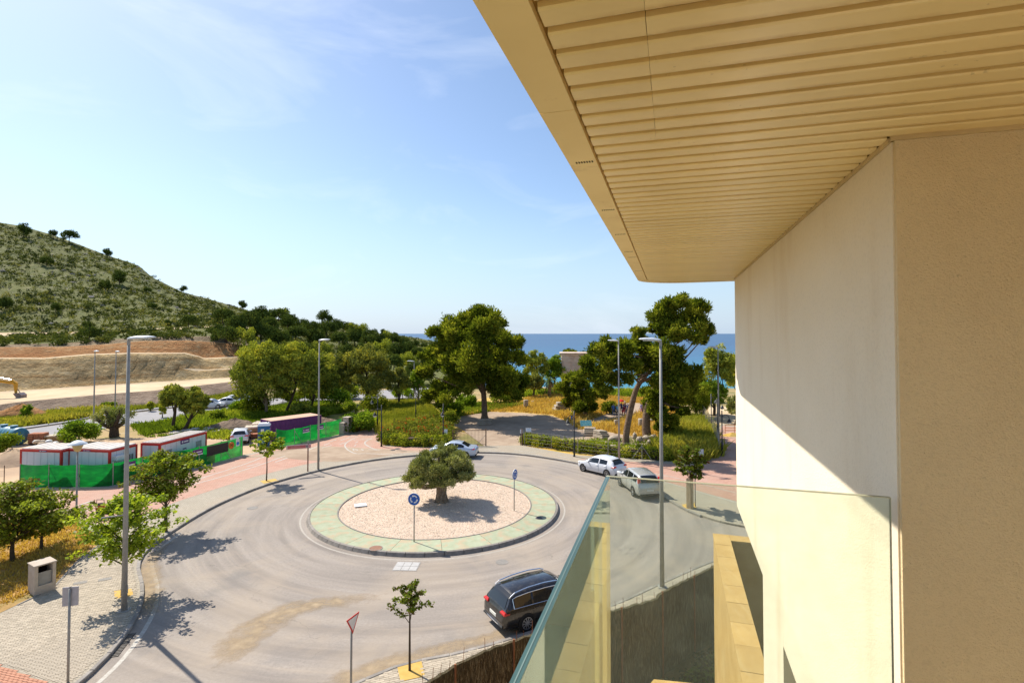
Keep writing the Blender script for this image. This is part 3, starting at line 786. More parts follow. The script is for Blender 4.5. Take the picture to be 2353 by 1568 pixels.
struct(MB().sheet(PP([(1625, 935), (1700, 932), (1900, 940), (1900, 985), (1700, 985), (1650, 975), (1632, 965)], .006), .006).build('path', M['track']))
struct(MB().sheet(PP([(1210, 897), (1300, 895), (1300, 888), (1210, 889)], .006), .006).build('path', M['track']))

# ------------------------------------------------------------------ the traffic island
isl = struct(MB().lathe([(IR - .1, 0), (IR - .1, .14), (IRI - .3, .14)], 96, IC).build('traffic_island', M['kerb']))
me_k = None; nk = 50
for i in range(nk):
    a0, a1 = 2 * math.pi * i / nk + .001, 2 * math.pi * (i + 1) / nk - .0022
    if me_k is None:
        q = MB(); st = 3
        for s_ in range(st):
            b0, b1 = a0 + (a1 - a0) * s_ / st, a0 + (a1 - a0) * (s_ + 1) / st
            prof = [(IR + .12, -.02), (IR + .03, .19), (IR - .10, .21), (IR - .10, 0)]
            vs = [(r_ * math.cos(b), r_ * math.sin(b), z) for b in (b0, b1) for r_, z in prof]
            q.add(vs, [(0, 4, 5, 1), (1, 5, 6, 2), (2, 6, 7, 3)] + ([(0, 1, 2, 3)] if s_ == 0 else []) + ([(4, 7, 6, 5)] if s_ == st - 1 else []))
        o = q.build('kerb_stone', M['kerb'], isl, loc=IC); me_k = o.data
    else: link('kerb_stone', me_k, isl, IC, 2 * math.pi * i / nk)
ns = 18; me_s = None
for i in range(ns):
    if me_s is None:
        q = MB(); st = 6; a1 = 2 * math.pi / ns - .0025
        for s_ in range(st):
            b0, b1 = a1 * s_ / st, a1 * (s_ + 1) / st
            prof = [(IR - .115, .10), (IR - .115, .185), (IRI + .06, .20), (IRI + .06, .10)]
            vs = [(r_ * math.cos(b), r_ * math.sin(b), z) for b in (b0, b1) for r_, z in prof]
            q.add(vs, [(0, 4, 5, 1), (1, 5, 6, 2), (2, 6, 7, 3)] + ([(0, 1, 2, 3)] if s_ == 0 else []) + ([(4, 7, 6, 5)] if s_ == st - 1 else []))
        o = q.build('paved_segment', M['green_ring'], isl, loc=IC); me_s = o.data
    else: link('paved_segment', me_s, isl, IC, 2 * math.pi * i / ns)
MB().lathe([(IRI + .06, .10), (IRI + .05, .22), (IRI - .03, .22), (IRI - .04, .10)], 96, IC).build('inner_edging', M['kerb'], isl)
MB().lathe([(IRI - .03, .165), (4.5, .20), (2.5, .24), (.001, .27)], 64, IC, cap=False).build('gravel_bed', M['gravel_bed'], isl, smooth=True)
g = np.random.default_rng(3); n = 26000
rr = (IRI - .1) * np.sqrt(g.random(n)); aa = g.random(n) * 2 * np.pi; s0 = .015 + .024 * g.random(n)
cz = np.interp(rr, [0, 2.5, 4.5, IRI], [.27, .24, .20, .165]) + s0 * .12
cc = np.stack([IC.x + rr * np.cos(aa), IC.y + rr * np.sin(aa), cz], 1)
co = np.empty((n, 4, 3, 3)); ax = g.normal(size=(n, 4, 3)); ax /= np.linalg.norm(ax, axis=2)[:, :, None]
base4 = np.array([[1, 1, 1], [-1, -1, 1], [-1, 1, -1], [1, -1, -1]]) / 1.7
v4 = (base4[None] + ax * .45) * s0[:, None, None] * np.array([1.3, 1.3, .38]) + cc[:, None, :]
for k, (i0, i1, i2) in enumerate(((0, 1, 2), (0, 3, 1), (0, 2, 3), (1, 3, 2))): co[:, k, 0], co[:, k, 1], co[:, k, 2] = v4[:, i0], v4[:, i1], v4[:, i2]
tag(link('gravel', np_mesh('gravel', co.reshape(-1, 3), 3, np.repeat(g.random(n), 4), M['gravel']), isl), kind='stuff')
struct(MB().strip([IC + Vector((math.cos(t) * (IR + .46), math.sin(t) * (IR + .46), 0)) for t in np.linspace(0, 2 * math.pi, 97)], .10, .004).build('edge_line', surf('worn_line', [(.36, .32, .27), (.46, .42, .36)], 5)))
# sand washed over the road
def mk_drift():
    m = NM('drifted_sand', .95, .1)
    m.base(m.ramp(m.noise(3, 6), [(.3, (.37, .275, .17)), (.7, (.47, .36, .235))]))
    a = m.attr('tint'); al = m.rng(m.math('ADD', a, m.math('MULTIPLY', m.math('SUBTRACT', m.noise(1.6, 7, .65), .5), 1.5)), .38, 1.25)
    m.l(al, m.b.inputs['Alpha']); return m.m
M['drift'] = mk_drift()
def drift(pts, half, zz):
    l = smooth_line(PP(pts, 0), 8); vs = []; tt = []
    for i, p in enumerate(l):
        t = (l[min(i + 1, len(l) - 1)] - l[max(i - 1, 0)]).normalized(); nn = Vector((-t.y, t.x, 0)); u = i / (len(l) - 1)
        hw = half * (.35 + .65 * math.sin(min(1, u * 1.3 + .1) * math.pi * .85))
        for k in range(9):
            s_ = k / 4 - 1; q = p + nn * hw * s_; vs.append((q.x, q.y, zz))
            tt.append(max(0, 1 - abs(s_) ** 1.6) * min(1, 5 * u, 4 * (1 - u)))
    me = bpy.data.meshes.new('sand'); fs = [(i * 9 + k, (i + 1) * 9 + k, (i + 1) * 9 + k + 1, i * 9 + k + 1) for i in range(len(l) - 1) for k in range(8)]
    me.from_pydata(vs, [], fs); at = me.attributes.new('tint', 'FLOAT', 'POINT'); at.data.foreach_set('value', tt); me.materials.append(M['drift']); me.update()
    return tag(link('sand', me), kind='stuff')
tag(drift([(460, 1560), (530, 1500), (580, 1450), (640, 1412), (720, 1388), (820, 1376), (930, 1362)], 1.25, .005), 'tan sand drift washed in a curve across the asphalt', 'sand')
tag(drift([(690, 1600), (800, 1555), (900, 1522), (1010, 1494), (1200, 1440), (1390, 1380)], .8, .006), 'thin sand lying along the kerb under the fence', 'sand')
tag(drift([(330, 1440), (345, 1370), (340, 1310), (360, 1270), (420, 1225)], .8, .007), 'thin dust lying along the kerb of the left pavement', 'sand')
# ------------------------------------------------------------------ the building this balcony belongs to
TH = R(16.6); ZC = EYE + .75
AX = Vector((math.sin(TH), math.cos(TH), 0)); BX = Vector((math.cos(TH), -math.sin(TH), 0))
W0 = P(2047, 320, ZC)
def BW(a, b, z=0.0):
    q = W0 + AX * a + BX * b; return Vector((q.x, q.y, z))
ROT = math.atan2(AX.y, AX.x)                   # local x of a piece runs along a
def bbox_(mb, a0, a1, b0, b1, z0, z1):
    vs = [BW(a, b, z) for z in (z0, z1) for a, b in ((a0, b0), (a0, b1), (a1, b1), (a1, b0))]
    return mb.add(vs, [(3, 2, 1, 0), (4, 5, 6, 7), (0, 1, 5, 4), (1, 2, 6, 5), (2, 3, 7, 6), (3, 0, 4, 7)])
bld = thing('apartment_building', 'cream rendered apartment building with slatted soffit overhanging the balcony', 'building', (0, 0, 0))
AF, AL = 5.52, 3.35                            # far ends of the upper and lower wall
ZF = EYE - 2.32
o = bbox_(MB(), 0, AF, 0, .34, ZF, ZC - .012).build('wall', M['render_white'], bld)
MB_ = MB(); bbox_(MB_, -.02, .004, .006, 2.4, EYE - 4.2, ZC - .012); MB_.build('wall', M['render_cream'], bld)
lw = MB()
bbox_(lw, 2.35, AL, .004, 3.0, -1.0, ZF - .003); bbox_(lw, .02, 2.347, .004, 3.0, EYE - 5.2, EYE - 4.9)
bbox_(lw, .02, 2.347, .9, 3.0, EYE - 4.9, ZF - .30); bbox_(lw, .02, 2.347, .004, 3.0, ZF - .14, ZF - .003)
bbox_(lw, .02, 2.347, .004, 3.0, -1.0, EYE - 5.21)
lw.build('wall', M['render_white'], bld)
bbox_(MB(), .3, 2.346, .86, .895, EYE - 4.9, ZF - .31).build('window', plain('dark_window_pane', (.05, .055, .05), .15, .5), bld)
bbox_(MB(), .345, AF - .004, .345, 5.0, ZF - .0, ZC - .015).build('storey', M['render_white'], bld)
bbox_(MB(), -6, -.025, 2.405, 6, -.1, ZC - .015).build('rear_wall', M['render_cream'], bld)
bbox_(MB(), -6, -.03, -1.16, 2.40, EYE - 1.98, EYE - 1.72).build('balcony_floor', M['floor_tile'], bld)
# slab over the balcony, its edge and rounded far corner
BE = -1.285; AE = 5.98; RC = .6
def EB(a): return BE + .006 * (AE - RC - a)      # the edge runs a little askew to the wall
rim = [BW(-6, EB(-6)), BW(AE - RC, BE)] + [BW(AE - RC + RC * math.sin(t), BE + RC - RC * math.cos(t)) for t in np.linspace(.15, math.pi / 2, 8)] + [BW(AE - .12, .6), BW(AE - .3, 5.0), BW(-6, 5.0)]
MB().prism([(p.x, p.y) for p in rim], ZC + .034, ZC + .34, True).build('roof_slab', M['fascia'], bld)
sof = bbox_(MB(), -6, AE - .12, BE + .13, 3.0, ZC + .021, ZC + .030).build('soffit', M['slat_back'], bld)
# fascia sheets under the edge
joints = [-5.9, -2.9, -.62, 3.38, AE - RC]
for k in range(len(joints) - 1):
    q = MB(); a0, a1 = joints[k] + .002, joints[k + 1] - .002
    q.prism([(p.x, p.y) for p in (BW(a0, EB(a0) + .004), BW(a0, EB(a0) + .124), BW(a1, EB(a1) + .124), BW(a1, EB(a1) + .004))], ZC + .0005, ZC + .032, True)
    q.build('fascia_panel', M['fascia'], bld)
q = MB(); arc = [(AE - RC + RC * math.sin(t), BE + RC - (RC - .004) * math.cos(t)) for t in np.linspace(0, math.pi / 2, 12)]
arci = [(AE - RC + .003 + (RC - .12) * math.sin(t), BE + RC - (RC - .124) * math.cos(t)) for t in np.linspace(0, math.pi / 2, 12)]
ring = [BW(*c) for c in arc] + [BW(AE - .12, .6)] + [BW(AE - .24, .6)] + [BW(*c) for c in reversed(arci)]
q.prism([(p.x, p.y) for p in ring], ZC + .0005, ZC + .032, True); q.build('fascia_panel', M['fascia'], bld)
for a in (-.62 + .55, .88, 1.72, 2.62, 3.0, 4.2):
    q = MB()
    for j in range(7): bbox_(q, a, a + .022, EB(a) + .035 + j * .0115, EB(a) + .041 + j * .0115, ZC - .0006, ZC + .004)
    q.build('vent_slots', M['dark_slot'], bld)
# the slats, one object each
sg_ = random.Random(12); PITCH_S = .1095; me_cache = {}
def slat(a, b0, b1):
    key = (round(b0, 3), round(b1, 3))
    if key not in me_cache:
        L = b1 - b0; wd = .081
        prof = [(-wd / 2, .020), (-wd / 2, .005), (-wd / 2 + .004, .0012), (-wd / 2 + .009, 0), (wd / 2 - .009, 0), (wd / 2 - .004, .0012), (wd / 2, .005), (wd / 2, .020)]
        q = MB(); n = len(prof)
        q.add([(x, 0, z) for x, z in prof] + [(x, -L, z) for x, z in prof], [(i, i + 1, n + i + 1, n + i) for i in range(n - 1)] + [tuple(range(n - 1, -1, -1)), tuple(range(n, 2 * n))])
        o = q.build('slat', M['slat'], sof); me_cache[key] = o.data
    else: o = link('slat', me_cache[key], sof)
    p = BW(a + sg_.gauss(0, .0009), b0, ZC + .0004 + abs(sg_.gauss(0, .0007))); o.location = p; o.rotation_euler = (sg_.gauss(0, .0006), 0, ROT + sg_.gauss(0, .0008))
a = -3.02; k = 0
while a < AE - .2:
    b1 = 2.39 if a < -.06 else -.012
    if a > AF - .05: b1 = .5
    if a < -.2: 
        slat(a, EB(a) + .136, -.8712); slat(a, -.8704, b1)
    else:
        inset = max(0, a - (AE - RC - .02)); dx = RC - math.sqrt(max(0, (RC - .12) ** 2 - max(0, a - (AE - RC)) ** 2)) - .12 if inset else 0
        slat(a, (EB(a) if a < AE - RC else BE) + .136 + dx, b1)
    a += PITCH_S; k += 1
bbox_(MB(), .0, AF, -.011, -.0005, ZC - .014, ZC + .004).build('wall_trim', M['trim'], bld)
bbox_(MB(), -.032, -.0205, -.012, 2.39, ZC - .014, ZC + .004).build('wall_trim', M['trim'], bld)
# glass balustrade round the balcony corner
ZG = EYE - .62; gc = P(1401, 1095, ZG)
bg_ = (gc - W0).dot(BX); ag = (gc - W0).dot(AX)
bal = thing('glass_balustrade', 'frameless laminated glass balustrade with greenish edge around the balcony corner', 'balustrade', BW(ag, bg_, EYE - 1.72))
def pane(a0, a1, b0, b1, along):
    q = MB(); o_ = bal.location
    bbox_(q, a0, a1, b0, b1, EYE - 1.72, ZG); q.v = [tuple(Vector(v) - o_) for v in q.v]
    p = q.build('glass_panel', M['glass'], bal)
    q = MB(); e = .0012
    if along == 'a':
        wdt = (b1 - b0) / 2 - .0013
        bbox_(q, a0, a1, b0 - e * .3, b0 + wdt, ZG - .0005, ZG + .0016); bbox_(q, a0, a1, b1 - wdt, b1 + e * .3, ZG - .0005, ZG + .0016)
        s_ = MB(); bbox_(s_, a0, a1, b0 + wdt, b1 - wdt, ZG - .0002, ZG + .0024)
    else:
        wdt = (a1 - a0) / 2 - .0013
        bbox_(q, a0 - e * .3, a0 + wdt, b0, b1, ZG - .0005, ZG + .0016); bbox_(q, a1 - wdt, a1 + e * .3, b0, b1, ZG - .0005, ZG + .0016)
        s_ = MB(); bbox_(s_, a0 + wdt, a1 - wdt, b0, b1, ZG - .0002, ZG + .0024)
        bbox_(q, a0, a1, b1, b1 + .0015, EYE - 1.72, ZG + .001)
    for r_, nm, mt in ((q, 'polished_edge', 'glass_edge' if along == 'a' else 'edge_cream'), (s_, 'interlayer', 'glass_film')):
        r_.v = [tuple(Vector(v) - o_) for v in r_.v]; r_.build(nm, M[mt], p)
M['edge_cream'] = plain('glass_edge_pale', (.55, .52, .33), .3, .5)
pane(-4.5, ag - .004, bg_ - .017, bg_, 'a')
pane(ag + .0005, ag + .0175, bg_ - .017, -.03, 'b')
# sandstone parapets of the terrace below
ZP = 5.0; q0 = P(1637, 1224, ZP); ap, bp = (q0 - W0).dot(AX), (q0 - W0).dot(BX)
gw = thing('garden_wall', 'yellow sandstone parapet wall with slab coping beneath the balcony', 'wall', BW(ap, bp, 0))
def gpart(name, mat, a0, a1, b0, b1, z0, z1):
    q = bbox_(MB(), a0, a1, b0, b1, z0, z1); q.v = [tuple(Vector(v) - gw.location) for v in q.v]; return q.build(name, M[mat], gw)
gpart('wall_face', 'sandstone', ap - 12, ap - .03, bp + .02, bp + .46, -1.0, ZP - .062)
gpart('wall_face', 'sandstone', ap - .46, ap - .03, bp + .463, bp + 6, -1.0, ZP - .062)
a = ap
while a > ap - 12:
    gpart('coping_slab', 'sandstone', a - .93, a - .006 if a < ap else a, bp, bp + .50, ZP - .06, ZP + (.001 if int(a * 7) % 2 else -.002)); a -= .936
b = bp + .506
while b < bp + 6: gpart('coping_slab', 'sandstone', ap - .50, ap, b, b + .93, ZP - .06, ZP - .001); b += .936
q = MB(); bbox_(q, ap - 12, ap - .47, bp + .47, bp + 5.5, 1.4, 1.5); struct(q.build('terrace', M['turf']))
q = MB(); g = random.Random(2)
gp = []
for i in range(150):
    c = BW(ap - 1.6 - g.random() * 6, bp + 1.35 + g.gauss(0, .09), 1.53); s_ = .05 + g.random() * .06
    q.lathe([(.001, -s_ * .5), (s_, -.1 * s_), (s_ * .7, s_ * .4), (.001, s_ * .55)], 5, c)
tag(q.build('pebbles', plain('white_pebble', (.68, .64, .55), .8)), 'strip of white pebbles edging the turf below the balcony', 'pebbles', kind='stuff')
# low coping at the foot of the garden, lawn
q2 = P(1505, 1560, 1.0)
lg = thing('low_garden_wall', 'low sandstone wall at the foot of the garden by the lawn', 'wall', (q2.x, q2.y, .1))
q = MB(); q.prism([(0, 0), (1.5, -.25), (6, -.7), (6, -1.2), (1.2, -.8), (-.5, -.6)], -1.1, .84); q.build('wall_face', M['sandstone'], lg)
q = MB(); q.prism([(-.03, .03), (1.5, -.22), (6.05, -.67), (6.05, -1.23), (1.2, -.83), (-.55, -.6)], .843, .9, True); q.build('coping_slab', M['sandstone'], lg)
struct(MB().sheet([(-2.2, 13.2), (-.8, 14.6), (1.0, 16.2), (3.4, 17.9), (5.6, 19.4), (8.2, 21.7), (14, 25), (30, 25), (30, -15), (-14, -15), (-14, 6)], -.95).build('terrace', M['turf']))
struct(MB().sheet(PP([(1560, 1558), (1600, 1520), (1645, 1490), (1660, 1600), (1560, 1600)], -.93), -.93).build('lawn', M['lawn']))

gnp = np.random.default_rng(77); gp_ = scatter([(-2.0, 13.6), (-.6, 14.7), (1.0, 15.9), (3.4, 17.6), (5.6, 19.1), (8.0, 21.3), (8.5, 17), (7.0, 12.0), (4, 11), (0, 10)], 260, 77)
tag(link('ground_cover', leaves('ground_cover', [(x, y, -.75, .5, .5, .22) for x, y, z in gp_], 24000, .16, leafmat('ground_cover_leaves', [(.035, .04, .018), (.08, .085, .035), (.14, .15, .05)], .3), 78, .4, .3, .4)), 'dark low planting between the heather fence and the sandstone wall', 'ground cover', kind='stuff')
# ------------------------------------------------------------------ trees and plants
M['pine'] = leafmat('pine_needles', [(.028, .050, .008), (.092, .130, .014), (.22, .255, .026), (.40, .385, .05)], .42)
M['pine_far'] = leafmat('far_pine_needles', [(0.034, 0.054, 0.016), (0.086, 0.120, 0.025), (0.174, 0.204, 0.043)], .2)
M['euca'] = leafmat('eucalyptus_leaves', [(0.064, 0.096, 0.020), (0.194, 0.235, 0.039), (0.417, 0.440, 0.058), (0.630, 0.543, 0.073)], .3)
M['willow'] = leafmat('grey_green_leaves', [(0.069, 0.092, 0.028), (0.169, 0.190, 0.052), (0.343, 0.344, 0.067), (0.538, 0.460, 0.056)], .3)
M['bright'] = leafmat('bright_leaves', [(0.063, 0.120, 0.014), (0.172, 0.270, 0.025), (0.360, 0.460, 0.044)], .4)
M['mulberry'] = leafmat('broad_leaves', [(0.085, 0.108, 0.012), (0.203, 0.287, 0.024), (0.410, 0.507, 0.039), (0.617, 0.645, 0.066)], .4, .012)
M['mul_dark'] = leafmat('broad_leaves_reddish', [(0.112, 0.058, 0.022), (0.131, 0.154, 0.020), (0.254, 0.326, 0.030), (0.490, 0.553, 0.048)], .4, .012)
M['red_leaf'] = leafmat('red_tinged_leaves', [(0.128, 0.029, 0.013), (0.102, 0.112, 0.016), (0.170, 0.240, 0.023), (0.289, 0.320, 0.031)], .4, .012)
M['olive'] = leafmat('olive_leaves', [(0.067, 0.090, 0.028), (0.173, 0.201, 0.057), (0.333, 0.345, 0.119), (0.524, 0.513, 0.232)], .3, .015)
M['scrub'] = leafmat('scrub_leaves', [(0.065, 0.081, 0.031), (0.040, 0.057, 0.018), (0.104, 0.122, 0.030), (0.212, 0.221, 0.058), (0.369, 0.325, 0.101)], .2)
M['shelf'] = leafmat('shelf_shrub_leaves', [(.05, .065, .02), (.10, .125, .028), (.19, .19, .05)], .25)
M['vine'] = leafmat('vine_leaves', [(.16, .08, .03), (.10, .14, .02), (.24, .26, .04), (.42, .36, .09)], .35)
M['straw'] = leafmat('straw_grass', [(.37, .235, .06), (.54, .365, .095), (.64, .49, .17)], .4)
M['grass'] = leafmat('green_grass', [(0.135, 0.169, 0.020), (0.270, 0.286, 0.039), (0.446, 0.377, 0.072)], .4)
M['weeds'] = leafmat('green_weeds', [(0.076, 0.120, 0.013), (0.187, 0.264, 0.025), (0.408, 0.422, 0.055)], .4)
M['hedge'] = leafmat('hedge_leaves', [(0.062, 0.098, 0.011), (0.168, 0.222, 0.022), (0.362, 0.388, 0.039), (0.673, 0.538, 0.075)], .35)
M['bark'] = surf('pine_bark', [(.10, .065, .042), (.20, .135, .09), (.29, .20, .14)], 5, 7, .95, .1, 0, 1.0, 9, .06)
M['bark_pale'] = surf('pale_bark', [(.20, .15, .10), (.34, .26, .18)], 4, 7, .9, .1, 0, .6, 12, .03)
M['bark_olive'] = surf('olive_bark', [(.13, .095, .06), (.25, .19, .13), (.36, .29, .21)], 7, 7, .95, .1, 0, 1.0, 12, .06)
M['bark_dark'] = surf('dark_bark', [(.055, .04, .028), (.11, .08, .055)], 6, 6, .95, .1, 0, .8, 14, .03)

def limbs(mb, base, clumps, r0, seed, count, start=.45):
    """limbs from a trunk line to some clumps"""
    g = random.Random(seed); cl = list(clumps); g.shuffle(cl)
    for c in cl[:count]:
        i = int(len(base) * (start + (1 - start) * g.random() * .95)); i = min(i, len(base) - 1); a = Vector(base[i]); b = Vector(c[:3])
        m = a.lerp(b, .5) + Vector((g.gauss(0, .05), g.gauss(0, .05), -.10)) * (b - a).length
        rr = r0 * (.5 - .25 * i / len(base))
        mb.tube([a, m, a.lerp(b, .95)], [rr, rr * .65, rr * .3], 6, False)
def make_tree(name, label, root, trunk, rads, clumps, n, size, leaf, bark, seed, nlimb=8, width=.4, shell=.5, out=.45, group=None, cat='tree', droop=0.0, lstart=.45, ctint=.45, spiky=False):
    t = thing(name, label, cat, root, 0, group); root = Vector(root)
    tr = [Vector(p) - root for p in trunk]; cl = [(c[0] - root.x, c[1] - root.y, c[2] - root.z, c[3], c[4], c[5]) for c in clumps]
    line = smooth_line(tr, 4); rr = [float(np.interp(i / (len(line) - 1), np.linspace(0, 1, len(rads)), rads)) for i in range(len(line))]
    mb = MB(); rr[0] *= 1.25; mb.tube(line, rr, 10, False)
    limbs(mb, line, cl, rads[0], seed, nlimb, lstart)
    mb.build('trunk', M[bark], t, True)
    link('crown', leaves('crown', cl, n, size, M[leaf], seed, width, shell, out, droop, ctint, False, leaf in ('pine', 'olive')), t)
    return t
def px_clumps(lst, Y, cx, half, seed, copies=2, squash=.85):
    """clumps seen at given sight lines, spread in depth through a round crown"""
    g = np.random.default_rng(seed); o = []
    for x, y, r in lst:
        s = r * Y / F; span = half * math.sqrt(max(.08, 1 - ((x - cx) * Y / F / half) ** 2)) * .75
        for k in range(copies):
            dy = (-1 + 2 * (k + g.random()) / copies) * span
            q = PD(x, y, Y); q = Vector((q.x * 1, Y + dy, q.z)); j = s * (.85 + .3 * g.random())
            o.append((q.x + g.normal() * s * .15, q.y, q.z + g.normal() * s * .1, j, j, j * squash))
    return o
def split(cl, k, seed, f=.62):                       # break clumps into smaller lumps
    g = np.random.default_rng(seed); o = []
    for c in cl:
        for i in range(k):
            d = g.normal(size=3); d /= np.linalg.norm(d)
            o.append((c[0] + d[0] * c[3] * .6, c[1] + d[1] * c[4] * .6, c[2] + d[2] * c[5] * .55, *(np.array(c[3:6]) * f * (.75 + .5 * g.random()))))
    return o
# big pine in the middle
b = P(1113, 960); Y = b.y
A_ = [(1105, 722, 28), (1075, 735, 28), (1140, 738, 26), (1030, 755, 26), (1000, 765, 20), (1060, 770, 34), (1110, 765, 36), (1155, 775, 30), (1185, 785, 22), (1010, 795, 28), (978, 812, 17), (1045, 815, 36), (1095, 815, 40), (1150, 820, 38), (1190, 822, 22), (1000, 840, 26), (977, 852, 15), (1050, 850, 34), (1110, 860, 36), (1165, 860, 34), (1192, 872, 20), (1015, 880, 22), (985, 905, 18), (1010, 922, 18), (1040, 893, 22), (1170, 893, 24), (1190, 900, 16), (1140, 885, 24), (1080, 880, 22)]
cl = split(px_clumps(A_, Y, 1090, 8.0, 1), 6, 2, .46)
make_tree('pine_tree', 'big round-crowned pine standing alone on the ruins field', b, [b, PD(1112, 920, Y), PD(1108, 870, Y), PD(1104, 800, Y), PD(1100, 745, Y)], [.46, .38, .33, .25, .1], cl, 120000, .42, 'pine', 'bark', 11, 16, .34, .5, .7, lstart=.3)
# the leaning pine at the right with its high crown
b = P(1437, 1021); Y = b.y
B_ = [(1560, 692, 26), (1530, 703, 24), (1590, 707, 24), (1512, 730, 24), (1550, 730, 30), (1592, 737, 26), (1618, 757, 18), (1545, 762, 26), (1580, 765, 26), (1610, 778, 16), (1505, 752, 15), (1462, 762, 15), (1630, 750, 10)]
B2 = [(1475, 790, 26), (1510, 800, 30), (1550, 812, 28), (1440, 800, 22), (1500, 835, 28), (1545, 845, 28), (1580, 850, 20), (1455, 835, 24), (1530, 880, 28), (1572, 882, 22), (1595, 858, 14), (1490, 868, 18)]
cl = split(px_clumps(B_, Y, 1560, 3.4, 3), 6, 4, .46) + split(px_clumps(B2, Y, 1515, 4.2, 5), 6, 6, .46)
B3 = [(1400, 792, 24), (1372, 803, 22), (1430, 803, 26), (1355, 830, 22), (1400, 832, 28), (1445, 835, 22), (1370, 862, 24), (1412, 868, 24), (1440, 868, 18), (1345, 858, 18), (1385, 890, 16)]
cl += split(px_clumps(B3, 52.5, 1400, 3.2, 9), 6, 10, .46)
make_tree('pine_tree', 'tall pine with bare leaning trunk and high lopsided crown', b, [b, PD(1440, 985, Y), PD(1451, 930, Y), PD(1464, 888, Y), PD(1487, 858, Y), PD(1515, 825, Y), PD(1540, 780, Y)], [.36, .33, .30, .26, .2, .12, .04], cl, 105000, .34, 'pine', 'bark', 12, 11, .34, .5, .7, lstart=.5)
# pine behind it
b = P(1486, 1003); Y = b.y
C_ = [(1510, 898, 26), (1545, 912, 24), (1500, 928, 22), (1530, 948, 22), (1556, 938, 15), (1512, 960, 15), (1520, 982, 14), (1532, 966, 14), (1565, 910, 18), (1490, 905, 16)]
make_tree('pine_tree', 'dark low-branched pine right behind the leaning pine', b, [b, PD(1484, 970, Y), PD(1488, 930, Y), PD(1500, 890, Y)], [.5, .44, .36, .15], split(px_clumps(C_, Y, 1525, 3.0, 7), 6, 8, .46), 32000, .34, 'pine', 'bark', 13, 8, .34, .5, .7)
# pines left of it
for k, (lst, bx, by, cx, half, lb) in enumerate((
    ([(1312, 866, 20), (1332, 880, 22), (1296, 885, 17), (1318, 905, 22), (1350, 905, 22), (1378, 895, 18), (1300, 922, 14), (1330, 930, 16), (1356, 928, 15)], 1345, 955, 1330, 3.8, 'low spreading pine over the stepped stone base'),)):
    b = P(bx, by); Y = b.y
    make_tree('pine_tree', lb, b, [b, PD(bx - 3, by - 25, Y), PD(cx, by - 60, Y), PD(cx, min(l[1] for l in lst) + 10, Y)], [.32, .26, .2, .08], split(px_clumps(lst, Y, cx, half, 20 + k), 6, 30 + k, .46), 32000, .36, 'pine', 'bark', 14 + k, 9, .34, .5, .7, lstart=.3)
b = P(1600, 960); Y = b.y
make_tree('pine_tree', 'dark bushy pine beside the footpath fence', b, [b, PD(1598, 935, Y), PD(1596, 905, Y)], [.22, .16, .08], split(px_clumps([(1590, 905, 18), (1612, 912, 18), (1600, 925, 20), (1580, 925, 14), (1622, 930, 14), (1605, 892, 14)], Y, 1600, 2.6, 27), 3, 28), 12000, .26, 'pine', 'bark', 18, 6, .34, .5, .7)
# eucalyptus and other trees in the valley
def crown_tree(name, label, bx, by, x0, x1, y0, y1, leaf, bark, n, size, seed, ncl=26, cr=.30, trunks=1, group=None, cat='tree', width=.35, base=None, depth=.8, rad=.22, droop=.6, flare=.35):
    b = base if base is not None else P(bx, by); Y = b.y; k = Y / F
    c = PD((x0 + x1) / 2, (y0 + y1) / 2, Y); hw, hh = (x1 - x0) / 2 * k, (y1 - y0) / 2 * k
    cl = ball_clumps(c, (hw, hw * depth, hh), int(ncl * 3.2), cr * min(hw, hh) * .82, seed)
    t = [b, b.lerp(c, .45) + Vector((hw * .06, 0, 0)), c, c + Vector((0, 0, hh * .6))]
    return make_tree(name, label, b, t, [rad, rad * .8, rad * .5, rad * .15], cl, n, size, leaf, bark, seed, 8 + 4 * trunks, width, .45, .65, group, cat, droop, .2)
EG = 'trees in the valley behind the site'
crown_tree('eucalyptus_tree', 'tall brownish eucalyptus left of the tall street lamp', 612, 952, 528, 668, 772, 955, 'euca', 'bark_pale', 17000, .42, 41, 46, .24, 2, EG)
crown_tree('eucalyptus_tree', 'slim dark eucalyptus just left of the lamp head', 655, 950, 630, 742, 768, 952, 'euca', 'bark_dark', 14000, .42, 42, 40, .25, 2, EG)
crown_tree('eucalyptus_tree', 'rounded eucalyptus with pale top beside the lamp', 712, 940, 672, 780, 795, 945, 'euca', 'bark_dark', 12000, .42, 43, 34, .26, 2, EG)
crown_tree('willow_tree', 'broad grey-green tree with yellowish top right of the lamp', 838, 930, 782, 902, 782, 938, 'willow', 'bark_dark', 18000, .42, 44, 46, .24, 2, EG, droop=1.4)
crown_tree('willow_tree', 'dark tree between the lamp and the grey-green tree', 768, 928, 735, 815, 800, 935, 'willow', 'bark_dark', 11000, .42, 45, 30, .28, 1, EG)
crown_tree('broadleaf_tree', 'small light green tree left of the big pine', 960, 925, 938, 982, 838, 915, 'bright', 'bark_pale', 5000, .36, 46, 18, .3, 1, EG)
crown_tree('broadleaf_tree', 'yellow-green bushy tree next to the parking place', 915, 928, 885, 945, 838, 925, 'willow', 'bark_dark', 8000, .38, 47, 22, .3, 1, EG)
crown_tree('eucalyptus_tree', 'leaning tree alone beside the far road', 395, 985, 368, 440, 874, 955, 'euca', 'bark_dark', 9000, .30, 48, 26, .26, 1, None)
crown_tree('eucalyptus_tree', 'lower half of a dark twin tree beside the far road', 425, 985, 415, 482, 882, 975, 'euca', 'bark_dark', 9000, .30, 49, 24, .26, 1, None)
RG = 'trees between the ruins and the sea'
